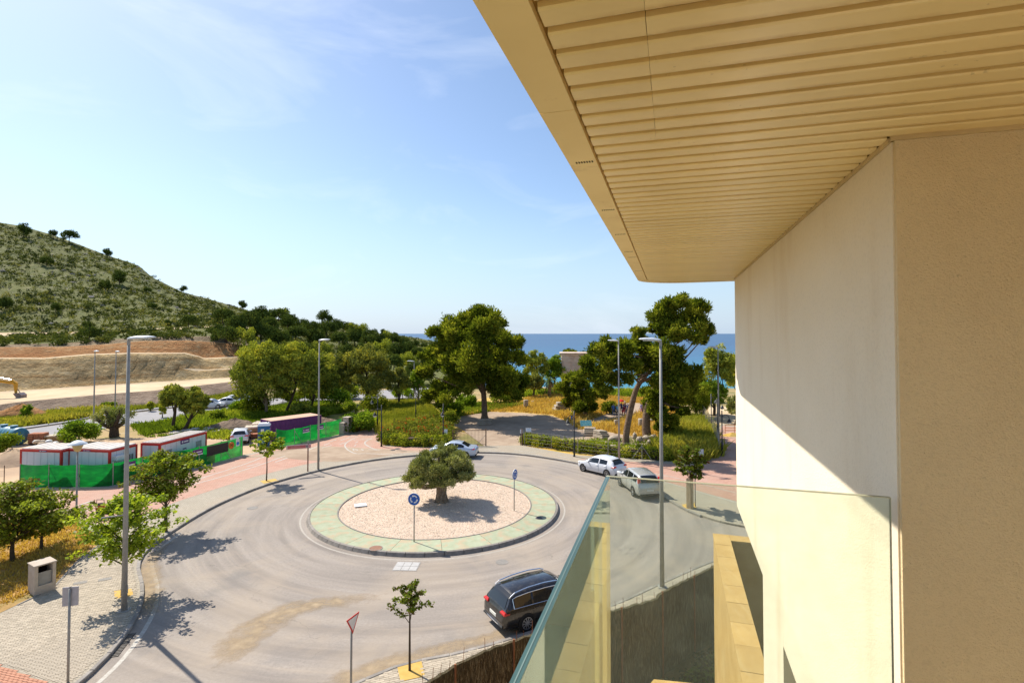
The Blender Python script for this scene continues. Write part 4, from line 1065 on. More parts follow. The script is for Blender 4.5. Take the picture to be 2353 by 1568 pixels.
for k, (bx, by, x0, x1, y0, y1, lf, lb) in enumerate((
    (1240, 905, 1203, 1262, 800, 890, 'euca', 'olive-brown tree right of the big pine before the sea'),
    (1272, 900, 1245, 1300, 812, 890, 'bright', 'bright green tree beside the stone tomb'),
    (1225, 912, 1200, 1250, 855, 905, 'willow', 'low tree under the olive-brown tree'),
    (1305, 890, 1285, 1330, 800, 830, 'pine', 'tree top showing just above the tomb'),
    (1345, 890, 1325, 1365, 803, 850, 'pine', 'dark tree top behind the tomb'),
    (1650, 955, 1605, 1690, 785, 905, 'euca', 'tall yellowish eucalyptus by the building edge'),
    (1690, 950, 1665, 1740, 790, 920, 'euca', 'eucalyptus half hidden by the building edge'),
    (1640, 955, 1605, 1672, 870, 945, 'bright', 'bright green tree beyond the footpath'),
    (1690, 975, 1670, 1725, 905, 970, 'olive', 'round grey-green olive beside the path at the building edge'),
    (1615, 950, 1595, 1640, 875, 930, 'weeds', 'dark green shrub tree behind the footpath fence'),
    (1560, 920, 1570, 1625, 850, 915, 'pine', 'dark trees over the shore behind the pines'))):
    crown_tree('broadleaf_tree', lb, bx, by, x0, x1, y0, y1, lf, 'bark_dark', 7500, .40, 60 + k, 24, .3, 1, RG)
# palm
pb = P(1262, 912); t = thing('palm_tree', 'short palm with drooping dry skirt left of the tomb', 'palm', pb)
MB().tube([(0, 0, 0), (0, 0, 1.5), (.05, 0, 2.9)], [.35, .3, .28], 9).build('trunk', M['bark_pale'], t, True)
q = []; tt = []; gg = random.Random(8)
for i in range(46):
    a = i * 2.4; e = R(gg.uniform(-55, 75)); L = 1.9; prev = None; dry = e < R(-15)
    for k in range(7):
        u = k / 6; d = Vector((math.cos(a) * math.cos(e), math.sin(a) * math.cos(e), math.sin(e)))
        p = Vector((0, 0, 2.9)) + d * L * u + Vector((0, 0, -1.0 * u * u)); s_ = Vector((-math.sin(a), math.cos(a), -.25)) * .34 * math.sin(.3 + u * 2.6)
        if prev is not None:
            for sg in (1, -1): q += [prev[0], p, p + s_ * sg + Vector((0, 0, -.1))]; tt.append(0 if dry else .6 + .4 * gg.random())
        prev = (p, s_)
M['palm'] = leafmat('palm_fronds', [(.40, .26, .11), (.16, .19, .06), (.22, .29, .10)], .3)
link('fronds', np_mesh('fronds', np.array(q), 3, tt, M['palm']), t)
# olive on the island
b = P(1014, 1152, .25); Y = b.y
O_ = [(1010, 1040, 20), (975, 1048, 20), (1045, 1045, 20), (950, 1068, 17), (985, 1070, 24), (1020, 1065, 26), (1055, 1062, 22), (1078, 1072, 16), (945, 1090, 15), (970, 1097, 18), (1000, 1092, 22), (1035, 1090, 20), (1068, 1090, 17), (955, 1106, 11), (1080, 1086, 12)]
ot = make_tree('olive_tree', 'old olive tree with thick trunk on the gravel island', b, [b, b + Vector((-.05, 0, .5)), b + Vector((0, 0, 1.1)), b + Vector((.1, 0, 1.7))], [.40, .30, .33, .26], split(px_clumps(O_, Y, 1013, 2.3, 51, 3), 5, 52, .5), 80000, .13, 'olive', 'bark_olive', 51, 18, .3, .35, .6, lstart=.6)
q = MB(); g_o = random.Random(2)
for k in range(7):                                # twisted strands of the old trunk
    a0 = k * .9; pts = [(math.cos(a0 + z * 1.1) * r_, math.sin(a0 + z * 1.1) * r_, z) for z, r_ in ((-.05, .40), (.2, .30), (.6, .24), (1.0, .26), (1.4, .34), (1.8, .6))]
    q.tube(pts, [.16, .13, .11, .10, .09, .06], 7, False)
q.build('trunk_strands', M['bark_olive'], ot, True)
# the planted trees along the left pavement
def street_tree(name, label, b, top, w_, h0, leaf, n, size, seed, rad=.09, ncl=30, group=None, cat='tree', tint=.35):
    b = Vector(b); g = np.random.default_rng(seed); t = thing(name, label, cat, b, g.random() * 6, group)
    cl = []; mb = MB(); trunk = smooth_line([Vector((0, 0, 0)), Vector((.03, .02, h0 * .5)), Vector((0, 0, h0)), Vector((.05, 0, h0 + (top - h0) * .75))], 4)
    mb.tube(trunk, [rad * (1.15 - .8 * i / (len(trunk) - 1)) for i in range(len(trunk))], 8, False)
    for i in range(ncl):
        a = i * 2.4 + g.normal() * .25; u = (i + .5) / ncl; z = h0 + (top - h0) * (.05 + .85 * u); r = w_ / 2 * math.sqrt(max(.06, 1 - (2 * u * .9 - .72) ** 2)) * (.55 + .5 * g.random())
        e = Vector((math.cos(a) * r, math.sin(a) * r, z + .15 * r)); s = trunk[min(len(trunk) - 1, int(len(trunk) * (.5 + .4 * u)))]
        m_ = s.lerp(e, .5) + Vector((0, 0, .12 * r)); e2 = e + Vector((math.cos(a), math.sin(a), -.25)) * r * .12
        mb.tube([s, m_, e], [rad * .33, rad * .2, rad * .08], 5, False)
        sz = w_ * .105 * (.8 + .5 * g.random())
        for k in (.45, .75, 1.0):
            c = s.lerp(m_, k * 2) if k < .5 else m_.lerp(e2, k * 2 - 1); c = c + Vector(g.normal(size=3) * sz * .25)
            cl.append((c.x, c.y, c.z, sz, sz, sz * .5))
    mb.build('trunk', M['bark_dark'], t, True)
    link('crown', leaves('crown', cl, n, size, M[leaf], seed, .62, .15, .2, .5, tint, True), t)
    return t
street_tree('street_tree', 'leafy bright green street tree behind the nearest lamp post', P(284, 1366, .12), 4.45, 3.7, 1.8, 'mulberry', 6000, .16, 71, .10, 34)
street_tree('street_tree', 'reddish green street tree in front of the green site fence', P(380, 1219, .12), 4.7, 3.6, 1.9, 'mul_dark', 6500, .17, 72, .10, 34)
street_tree('street_tree', 'dark green tree on the dry plot at the picture edge', P(29, 1288, .12), 4.1, 4.6, 1.2, 'mul_dark', 8000, .17, 73, .11, 36)
street_tree('street_tree', 'low leafy tree on the dry plot beyond the utility box', P(95, 1262, .12), 3.1, 3.4, .9, 'mul_dark', 6000, .16, 77, .08, 24)
street_tree('sapling', 'thin yellowish sapling on the pavement before the blue toilet', P(612, 1104, .12), 3.9, 2.3, 2.1, 'mulberry', 2000, .19, 74, .05, 18)
street_tree('sapling', 'thin reddish sapling in the ochre pit by the heather fence', P(941, 1539, .12), 2.95, 1.25, 2.05, 'red_leaf', 1200, .11, 75, .04, 16)
street_tree('sapling', 'red and green tree in a wooden guard on the far pavement', P(1585, 1163, .12), 4.0, 2.2, 2.1, 'red_leaf', 2600, .19, 76, .05, 18)
# shrubs of the valley and site
def bush(name, label, x, y, w_, h_, leaf, n, size, seed, group=None, z=0.0):
    b = P(x, y, z); k = b.y / F; cl = ball_clumps((0, 0, h_ * k * .45), (w_ * k / 2, w_ * k / 2.2, h_ * k * .5), 22, min(w_, h_) * k * .30, seed)
    t = thing(name, label, 'bush', b, 0, group)
    MB().tube([(0, 0, 0), (0, 0, h_ * k * .4)], [.08, .04], 6, False).build('stem', M['bark_dark'], t)
    link('foliage', leaves('foliage', cl, n, size, M[leaf], seed, .5, .4, .4), t); return t
bush('bush', 'dense green bush behind the first site cabin', 182, 1018, 82, 52, 'bright', 5000, .25, 81)
bush('bush', 'yellow-green bush at the blue tank', 5, 1040, 66, 46, 'weeds', 4000, .22, 82)
bush('bush', 'big green bush behind the concrete utility boxes', 825, 992, 80, 50, 'bright', 6000, .25, 83)
bush('bush', 'clipped square bush on the near kerb of the far road', 373, 958, 13, 30, 'hedge', 1500, .25, 84)
bush('bush', 'clipped square bush on the far kerb of the far road', 346, 944, 14, 26, 'hedge', 1500, .25, 85)
bush('bush', 'narrow clipped bush on the bend of the far road', 231, 975, 12, 28, 'hedge', 1200, .25, 86)
bush('bush', 'small bright tree on the verge right of a far lamp', 264, 958, 34, 24, 'bright', 1500, .28, 87)
bush('bush', 'yellow-green sapling on the weedy verge under the excavator', 60, 965, 22, 38, 'bright', 900, .3, 88)
bush('bush', 'green shrub on the verge below the earth bank', 252, 937, 34, 16, 'weeds', 1200, .3, 89)
for k, (x, y, w_, h_, lb) in enumerate(((500, 965, 40, 24, 'bush between the far road and the twin tree'), (548, 948, 52, 30, 'leafy bush left of the brownish eucalyptus'), (590, 950, 60, 50, 'dark undergrowth bush at the eucalyptus trunks'), (775, 940, 60, 50, 'bright bush under the dark tree'), (690, 952, 50, 30, 'dark bush right of the eucalyptus trunk'), (735, 958, 44, 24, 'low bush behind the tall lamp post'), (860, 945, 60, 40, 'dark undergrowth below the grey-green tree'), (805, 950, 50, 30, 'dark green bush before the grey-green tree'), (1040, 955, 60, 36, 'light bush left under the big pine'), (1070, 935, 50, 30, 'bush right behind the big pine trunk'), (1150, 925, 60, 34, 'bush right under the big pine'), (1030, 985, 40, 40, 'dark shrub at the gate hinge'), (1400, 950, 30, 30, 'shrub left of the group of people'), (1000, 930, 60, 40, 'low pine branch thicket left of the big pine'), (650, 925, 60, 30, 'dark bush hiding the far road behind the eucalyptus'), (700, 925, 60, 34, 'bush on the far road bend behind the tall lamp'), (740, 920, 50, 30, 'bush left of the car in the parking place'), (800, 915, 60, 34, 'bush right of the car in the parking place'), (850, 918, 60, 34, 'bush under the grey-green tree by the parking place'), (925, 915, 50, 30, 'bush before the parking place left of the big pine'))):
    bush('bush', lb, x, y, w_, h_, ('weeds', 'bright', 'pine', 'bright', 'euca', 'weeds', 'pine', 'weeds', 'bright', 'bright', 'weeds', 'pine', 'pine', 'pine', 'pine', 'weeds', 'euca', 'weeds', 'willow', 'bright')[k], 2600, .3, 90 + k, 'bushes around the ruins field and valley')
# pollarded olive on the site
b = P(262, 1002); t = thing('pollarded_tree', 'pollarded dark tree with stubby forked limbs behind the cabins', 'tree', b)
q = MB(); q.tube([(0, 0, 0), (0, 0, 1.1)], [.5, .4], 9, False); cl = []
for i, (dx, dz) in enumerate(((-1.9, 2.2), (-1.0, 2.9), (.1, 2.6), (.9, 3.0), (1.8, 2.5), (-.4, 2.0))):
    q.tube([(0, 0, .9), (dx * .55, .2 * (i % 3 - 1), dz * .6), (dx, .3 * (i % 3 - 1), dz)], [.28, .2, .15], 7); cl.append((dx, .3 * (i % 3 - 1), dz, .6, .6, .5)); cl.append((dx * .6, 0, dz * .7, .45, .45, .4))
q.build('trunk', M['bark_dark'], t, True); link('crown', leaves('crown', cl, 3500, .2, M['olive'], 95, .4, .3, .4), t)
# hedges
def hedge(name, label, line, wd, h, n, size, leaf, seed, cat='hedge'):
    l = resample([Vector((p.x, p.y, 0)) for p in line], .55); g = random.Random(seed)
    cl = [(p.x + g.gauss(0, wd * .15), p.y + g.gauss(0, wd * .15), h * (.3 + .3 * (k % 2)) * g.uniform(.85, 1.15), .5, wd * .5, h * .42) for p in l for k in range(3)]
    core = MB(); b = l[0]; t = thing(name, label, cat, b)
    for p, q_ in zip(l, l[1:]):
        d = q_ - p; core.box((p + q_) / 2 - b + Vector((0, 0, h * .38)), (d.length, wd * .55, h * .7), math.atan2(d.y, d.x))
    core.build('stems', M['bark_dark'], t)
    cl = [(c[0] - b.x, c[1] - b.y, *c[2:]) for c in cl]; link('foliage', leaves('foliage', cl, n, size, M[leaf], seed, .5, .55, .5), t); return t
hedge('hedge', 'trimmed hedge along the ruins fence right of the gate', PP([(1205, 1019), (1260, 1026), (1320, 1036), (1400, 1046), (1470, 1053), (1545, 1058)]), 1.4, 1.15, 26000, .17, 'hedge', 101)
hedge('hedge', 'trimmed hedge along the pavement left of the gate', PP([(890, 1020), (930, 1024), (980, 1026), (1030, 1025)]), 1.6, 1.2, 14000, .18, 'hedge', 102)
g = np.random.default_rng(7)
vine = scatter([(p.x, p.y) for p in PP([(872, 1014), (890, 1018), (1030, 1019), (1035, 985), (1000, 968), (910, 985)])], 150, 5)
cl = [(x, y, .25 + g.random() ** 2 * .7, .9, .9, .35 + .35 * g.random()) for x, y, z in vine]
o = tag(link('undergrowth', leaves('undergrowth', cl, 30000, .2, M['vine'], 103, .5, .4, .4)), 'tangle of vines and weeds with red flowers beside the gate', 'undergrowth', kind='stuff')
cl = [(x, y, 1.1, .5, .5, .25) for x, y, z in vine[:46]]
M['poppy'] = leafmat('red_flowers', [(.45, .02, .01), (.50, .06, .02), (.30, .03, .02)], .3)
tag(link('flowers', leaves('flowers', cl, 260, .16, M['poppy'], 104, .8, .5, .3)), 'scattered red flowers in the vines beside the gate', 'flowers', kind='stuff')
# grasses
def field_grass(name, label, px, n, h, leaf, seed, per=3, wid=.35, z=0.0, avoid=()):
    poly = [(p.x, p.y) for p in PP(px)]; av = [[(p.x, p.y) for p in PP(a)] for a in avoid]
    pts = scatter(poly, n, seed, z)
    if av: pts = np.array([p for p in pts if not any(in_poly(p[0], p[1], a) for a in av)])
    g = np.random.default_rng(seed); f = np.sin(pts[:, 0] * .35 + 1.3 * np.sin(pts[:, 1] * .21)) * np.cos(pts[:, 1] * .3 + np.sin(pts[:, 0] * .17))
    hh = h * (.5 + .5 * (f * .5 + .5)) * (.6 + .7 * g.random(len(pts)))
    return tag(link(name, blades(name, pts, hh, M[leaf], seed, wid, .5, per, np.clip(.5 + .5 * f, 0, 1))), label, 'grass', kind='stuff')
CLEAR = [(1020, 962), (1060, 985), (1115, 1026), (1205, 1024), (1360, 1020), (1420, 1036), (1500, 1040), (1540, 1030), (1500, 1008), (1440, 1000), (1390, 990), (1330, 985), (1310, 970), (1270, 955), (1200, 948), (1120, 945), (1060, 955)]
WALK = [(1370, 975), (1430, 962), (1470, 948), (1480, 925), (1440, 925), (1400, 948), (1360, 962), (1330, 970)]
field_grass('dry_grass', 'golden dry grass across the ruins field', [(1050, 955), (1110, 935), (1200, 915), (1290, 903), (1480, 915), (1560, 935), (1600, 985), (1500, 1010), (1420, 1000), (1330, 985), (1270, 952), (1180, 945)], 16000, .55, 'straw', 111, 3, .3, avoid=(CLEAR, WALK))
field_grass('tall_grass', 'tall green and yellow grass bank beside the footpath fence', [(1500, 1025), (1540, 1005), (1560, 965), (1600, 960), (1620, 968), (1650, 1046), (1600, 1062), (1545, 1056)], 6000, .95, 'grass', 112, 4, .3)
field_grass('tall_grass', 'yellow green grass on the slope left of the big pine', [(790, 995), (860, 985), (880, 1005), (1000, 965), (1010, 950), (970, 918), (890, 925), (860, 950)], 11000, .6, 'grass', 113, 3, .3)
field_grass('weeds', 'green weeds between the site and the far road', [(330, 1000), (420, 985), (560, 978), (680, 968), (800, 945), (740, 922), (580, 938), (475, 950), (370, 970), (300, 978)], 16000, .65, 'weeds', 114, 3, .4)
field_grass('weeds', 'mixed weeds on the verge below the earth bank', [(-120, 1000), (0, 988), (140, 969), (220, 954), (370, 936), (475, 926), (580, 914), (600, 897), (500, 910), (350, 934), (250, 940), (0, 958), (-120, 962)], 15000, .7, 'grass', 115, 3, .45)
field_grass('weeds', 'green weeds under the pines and along the clearing', [(1010, 985), (1060, 960), (1120, 945), (1210, 930), (1100, 925), (1030, 940)], 3500, .6, 'weeds', 116, 3, .4, avoid=(CLEAR,))
field_grass('weeds', 'green tufts between the stones and in the hedge line', [(1205, 1018), (1320, 1034), (1545, 1054), (1560, 1030), (1500, 1000), (1400, 1010)], 1300, .4, 'weeds', 117, 3, .4)
field_grass('dry_grass', 'dry orange grass on the plot by the left pavement', [(-60, 1202), (175, 1201), (228, 1246), (174, 1285), (118, 1345), (70, 1369), (-60, 1430)], 5000, .16, 'straw', 118, 3, .4, .13)
field_grass('weeds', 'weeds and low shrubs by the sea edge trees', [(1200, 912), (1300, 905), (1480, 912), (1560, 925), (1560, 905), (1300, 893), (1200, 897)], 4000, .8, 'weeds', 119, 3, .5)
field_grass('weeds', 'weeds on the sandy site ground behind the cabins', [(330, 1004), (460, 990), (560, 985), (600, 1000), (520, 1010), (430, 1000)], 1200, .4, 'weeds', 120, 3, .5)
# scrub over the hillside
g = np.random.default_rng(21); cl = []; tries = 0
while len(cl) < 11000:
    i = g.integers(0, len(HX) - 1); j = g.integers(34, len(HC[0]) - 4)
    if HC[i][j][1] != 'hill': continue
    p0 = HC[i][j][0]
    if math.sin(p0.x * .11 + 2 * math.sin(p0.y * .05)) * math.cos(p0.y * .13 + math.sin(p0.x * .07)) < -.62 + g.normal() * .25: continue
    p = HC[i][j][0].lerp(HC[i + 1][j + 1][0], g.random()) ; s = .5 + .8 * g.random() ** 2.2
    cl.append((p.x + g.normal() * .6, p.y + g.normal() * 1.5, p.z + s * .25, s * 1.15, s * 1.15, s * .75))
tag(link('scrub', leaves('scrub', cl, 200000, .6, M['scrub'], 121, .6, .6, .8, 0, .75)), 'low scrub bushes dotted all over the hillside', 'scrub', kind='stuff')
cl = []
for k in range(420):
    i = g.integers(0, len(HX) - 1)
    if HX[i] > 560: continue
    j = g.integers(27, 36); p = HC[i][j][0]; s = .5 + .6 * g.random(); cl.append((p.x, p.y + g.normal() * 2, p.z + .3, s * 1.2, s, s * .7))
tag(link('scrub', leaves('scrub', cl, 16000, .5, M['shelf'], 122, .6, .7, .6, 0, .7)), 'green bushes on the shelf above the cut earth', 'scrub', kind='stuff')
g = random.Random(5); q = MB()
for k in range(900):
    i = g.randrange(0, len(HX) - 1); j = g.randrange(36, len(HC[0]) - 4); p = HC[i][j][0]; s = .3 + .8 * g.random() ** 3
    Mr = Matrix.Rotation(g.random() * 6, 3, 'Z') @ Matrix.Rotation(g.random(), 3, 'X'); q.cbox(p + Vector((0, 0, s * .1)), (s * 1.6, s, s * .7), s * .2, M=Mr)
tag(q.build('rocks', surf('hill_rock', [(.30, .25, .215), (.44, .38, .33)], 2, 6, .95)), 'grey rocks scattered on the hillside', 'rocks', kind='stuff')
# pines of the hill, a few shapes copied
protos = []
for k in range(5):
    g2 = np.random.default_rng(200 + k); hw = .5 + .06 * k
    cl = ball_clumps((0, 0, .44), (hw * 1.0, hw * 1.0, .50), 30, .2, 200 + k)
    cr = leaves('crown', cl, 2400, .085, M['pine_far'] if k != 3 else M['euca'], 210 + k, .6, .55, .7, 0, .6)
    tr = MB().tube([(0, 0, -.05), (.02, 0, .3), (0, 0, .7)], [.035, .028, .012], 6, False)
    protos.append((cr, tr))
def hill_tree(x, y, hpx, k, label, pos=None):
    p = pos or hill_at(x, y); h = hpx * p.y / F * (.86 if y < 720 and x < 520 else 1); g3 = random.Random(int(x * 7 + y))
    t = thing('pine_tree', label, 'tree', p, g3.random() * 6.28, 'pines on the hill and wooded slope')
    t.scale = (h * g3.uniform(.85, 1.1), h * g3.uniform(.85, 1.1), h * 1.12)
    if hill_tree.tr.get(k) is None:
        o = protos[k][1].build('trunk', M['bark_dark'], t); hill_tree.tr[k] = o.data
    else: link('trunk', hill_tree.tr[k], t)
    link('crown', protos[k][0], t); return t
hill_tree.tr = {}
for k, (x, y, h, lb) in enumerate(((50, 545, 36, 'leftmost dark pine on the hill crest'), (118, 545, 20, 'small pine between the two crest pines'), (155, 556, 34, 'dark pine standing out on the hill crest'), (243, 592, 24, 'pine on the crest where the slope steepens'), (104, 610, 26, 'light pine in the upper middle of the slope'), (272, 655, 38, 'largest pine in the middle of the hillside'), (240, 668, 30, 'pine just left of the largest hillside pine'), (336, 676, 20, 'small bright pine right on the open slope'), (421, 672, 18, 'lone pine on the skyline halfway down the ridge'), (348, 710, 18, 'small pine low on the hillside'), (127, 718, 26, 'dark pine low in the hillside middle'), (12, 712, 34, 'dark pine at the hill foot on the picture edge'), (433, 752, 30, 'round pine by the hill track'), (385, 752, 18, 'small round pine left of it by the hill track'), (205, 782, 36, 'pine on the shelf above the cut'), (556, 711, 20, 'pine on the skyline where the wood begins'), (200, 755, 18, 'small yellowish tree at the hill foot'), (352, 775, 12, 'round dark shrub on the shelf'))):
    hill_tree(x, y, h, k % 5 if k % 5 != 3 else 0, lb)
WT = [(512, 748, 42), (545, 770, 46), (520, 790, 44), (575, 760, 48), (600, 745, 40), (560, 800, 46), (600, 790, 50), (640, 740, 34), (620, 770, 44), (648, 738, 30), (660, 765, 40), (640, 800, 46), (690, 760, 30), (680, 790, 44), (712, 770, 36), (745, 748, 34), (750, 775, 40), (725, 800, 46), (770, 768, 34), (790, 765, 30), (810, 770, 28), (830, 772, 28), (780, 800, 40), (815, 795, 40), (850, 780, 26), (845, 805, 38), (870, 800, 36), (890, 790, 30), (880, 825, 44), (905, 795, 28), (920, 790, 20), (930, 800, 26), (915, 830, 44), (940, 820, 34), (955, 800, 18), (960, 830, 34), (860, 835, 40), (935, 850, 40), (905, 855, 44), (830, 830, 40), (795, 830, 40), (975, 800, 14), (700, 830, 44), (740, 830, 44), (660, 830, 44), (610, 825, 44), (575, 830, 44), (880, 770, 14), (905, 774, 12), (860, 768, 12), (672, 745, 22), (500, 775, 30), (985, 850, 40), (950, 870, 40), (985, 820, 26)]
places = ('behind the eucalyptus trees', 'above the cut earth terraces', 'on the wooded ridge line', 'on the wooded slope behind the lamp', 'at the headland end of the wood')
ORD = ['leftmost', 'second', 'third', 'fourth', 'fifth', 'sixth', 'seventh', 'eighth', 'ninth', 'tenth', 'eleventh', 'twelfth', 'thirteenth', 'fourteenth', 'fifteenth', 'sixteenth', 'seventeenth', 'eighteenth']
zcount = {}; WT.sort(key=lambda q_: q_[0])
for k, (x, y, h) in enumerate(WT):
    zone = places[1] if x < 560 else places[0] if x < 700 and y > 755 else places[2] if y < 780 and x < 840 else places[4] if x > 900 else places[3]
    i_ = zcount.get(zone, 0); zcount[zone] = i_ + 1
    hill_tree(x, y, h, (k * 7 + k // 5) % 5, (ORD[i_] + (' of the pines ' if i_ == 0 else ' from the left of the pines ')) + zone)
# ------------------------------------------------------------------ cars
def paint_mat(name, col, metal=.0, rough=.25):
    m = NM(name, rough, .5, metal, col); c = m.ramp(m.noise(3, 4), [(.3, tuple(k * .93 for k in col)), (.7, col)])
    c = m.mix(m.rng(m.noise(7, 6), .5, .8, 0, .12), c, (.45, .38, .30)); m.base(c)
    m.b.inputs['Coat Weight'].default_value = .8; m.b.inputs['Coat Roughness'].default_value = .06; return m.m
M['car_black'] = paint_mat('black_car_paint', (.012, .010, .009)); M['car_white'] = paint_mat('white_car_paint', (.72, .73, .76))
M['car_silver'] = paint_mat('silver_car_paint', (.50, .50, .47), .35); M['car_blue'] = paint_mat('pale_blue_car_paint', (.52, .60, .72), .2)
M['car_glass'] = plain('car_window', (.012, .015, .018), .06, .6, 0, .05); M['tyre'] = plain('tyre_rubber', (.018, .018, .018), .85, .2)
M['rim'] = plain('alloy_rim', (.55, .55, .56), .3, .5, .8); M['black_plastic'] = plain('black_plastic', (.02, .02, .02), .6, .3)
M['chrome'] = plain('chrome_trim', (.75, .76, .78), .15, .5, .95); M['lamp_red'] = plain('red_tail_lamp', (.55, .02, .012), .2, .5)
M['lamp_clear'] = plain('clear_head_lamp', (.7, .72, .72), .15, .6); M['plate'] = plain('number_plate', (.75, .74, .66), .5)
M['plate_y'] = plain('yellow_plate_band', (.75, .5, .05), .5)
EST = dict(L=4.78, W=1.82, st=[(-2.39, .42, .56, .58, .70, .62), (-2.36, .30, .72, .75, .82, .74), (-2.24, .26, .93, .96, .86, .80), (-2.02, .24, .97, 1.30, .885, .66), (-1.78, .23, .97, 1.42, .90, .66), (-1.2, .22, .965, 1.485, .905, .665), (-.4, .21, .95, 1.51, .91, .675), (.25, .21, .945, 1.475, .91, .67), (.62, .21, .94, 1.33, .91, .68), (1.18, .21, .925, .965, .905, .76), (1.75, .22, .85, .885, .885, .74), (2.15, .26, .74, .775, .82, .66), (2.34, .34, .56, .60, .70, .56), (2.39, .42, .48, .50, .6, .5)],
           win=[(-1.86, -1.10), (-1.02, -.15), (-.07, .72)], rear=(-2.23, -1.86), wind=(1.14, .34), wheels=(-1.36, 1.42), wr=.335)
SUV = dict(L=4.55, W=1.82, st=[(-2.27, .50, .66, .68, .72, .64), (-2.25, .34, .84, .87, .84, .78), (-2.16, .30, 1.06, 1.10, .875, .80), (-2.0, .28, 1.09, 1.48, .895, .66), (-1.7, .27, 1.09, 1.61, .905, .66), (-1.0, .26, 1.07, 1.66, .91, .67), (-.2, .26, 1.05, 1.68, .91, .675), (.35, .26, 1.04, 1.60, .91, .67), (.75, .26, 1.03, 1.40, .91, .68), (1.22, .26, 1.02, 1.06, .905, .76), (1.75, .28, .97, 1.0, .89, .74), (2.1, .32, .86, .90, .83, .66), (2.24, .40, .66, .70, .72, .56), (2.27, .48, .58, .60, .62, .5)],
           win=[(-1.78, -1.12), (-1.02, -.14), (-.06, .80)], rear=(-2.15, -1.80), wind=(1.20, .42), wheels=(-1.28, 1.34), wr=.35)
HAT = dict(L=4.0, W=1.74, st=[(-2.0, .42, .58, .60, .70, .62), (-1.97, .30, .76, .80, .80, .72), (-1.84, .26, .97, 1.01, .84, .74), (-1.60, .24, .99, 1.28, .86, .60), (-1.25, .23, .985, 1.39, .868, .61), (-.7, .22, .96, 1.44, .87, .63), (-.1, .21, .935, 1.455, .87, .635), (.3, .21, .92, 1.40, .87, .63), (.62, .21, .91, 1.24, .87, .64), (1.08, .22, .895, .93, .865, .70), (1.5, .24, .82, .85, .84, .68), (1.85, .30, .68, .72, .76, .60), (1.97, .36, .54, .58, .66, .52), (2.0, .42, .48, .50, .56, .46)],
           win=[(-1.20, -.45), (-.36, .66)], rear=(-1.83, -1.42), wind=(1.05, .32), wheels=(-1.24, 1.26), wr=.31)
SED = dict(L=4.55, W=1.78, st=[(-2.27, .42, .58, .60, .68, .60), (-2.22, .30, .80, .84, .80, .70), (-2.05, .26, .95, .98, .84, .72), (-1.55, .24, .98, 1.01, .875, .70), (-1.25, .23, .975, 1.16, .885, .64), (-.85, .22, .965, 1.36, .89, .61), (-.3, .21, .95, 1.44, .89, .62), (.2, .21, .94, 1.42, .89, .625), (.6, .21, .93, 1.27, .89, .64), (1.12, .22, .915, .95, .885, .72), (1.7, .24, .85, .88, .86, .70), (2.05, .28, .72, .76, .79, .64), (2.23, .36, .56, .60, .68, .54), (2.27, .42, .48, .50, .58, .48)],
           win=[(-1.15, -.28), (-.19, .72)], rear=(-1.50, -.90), wind=(1.10, .30), wheels=(-1.33, 1.36), wr=.315)
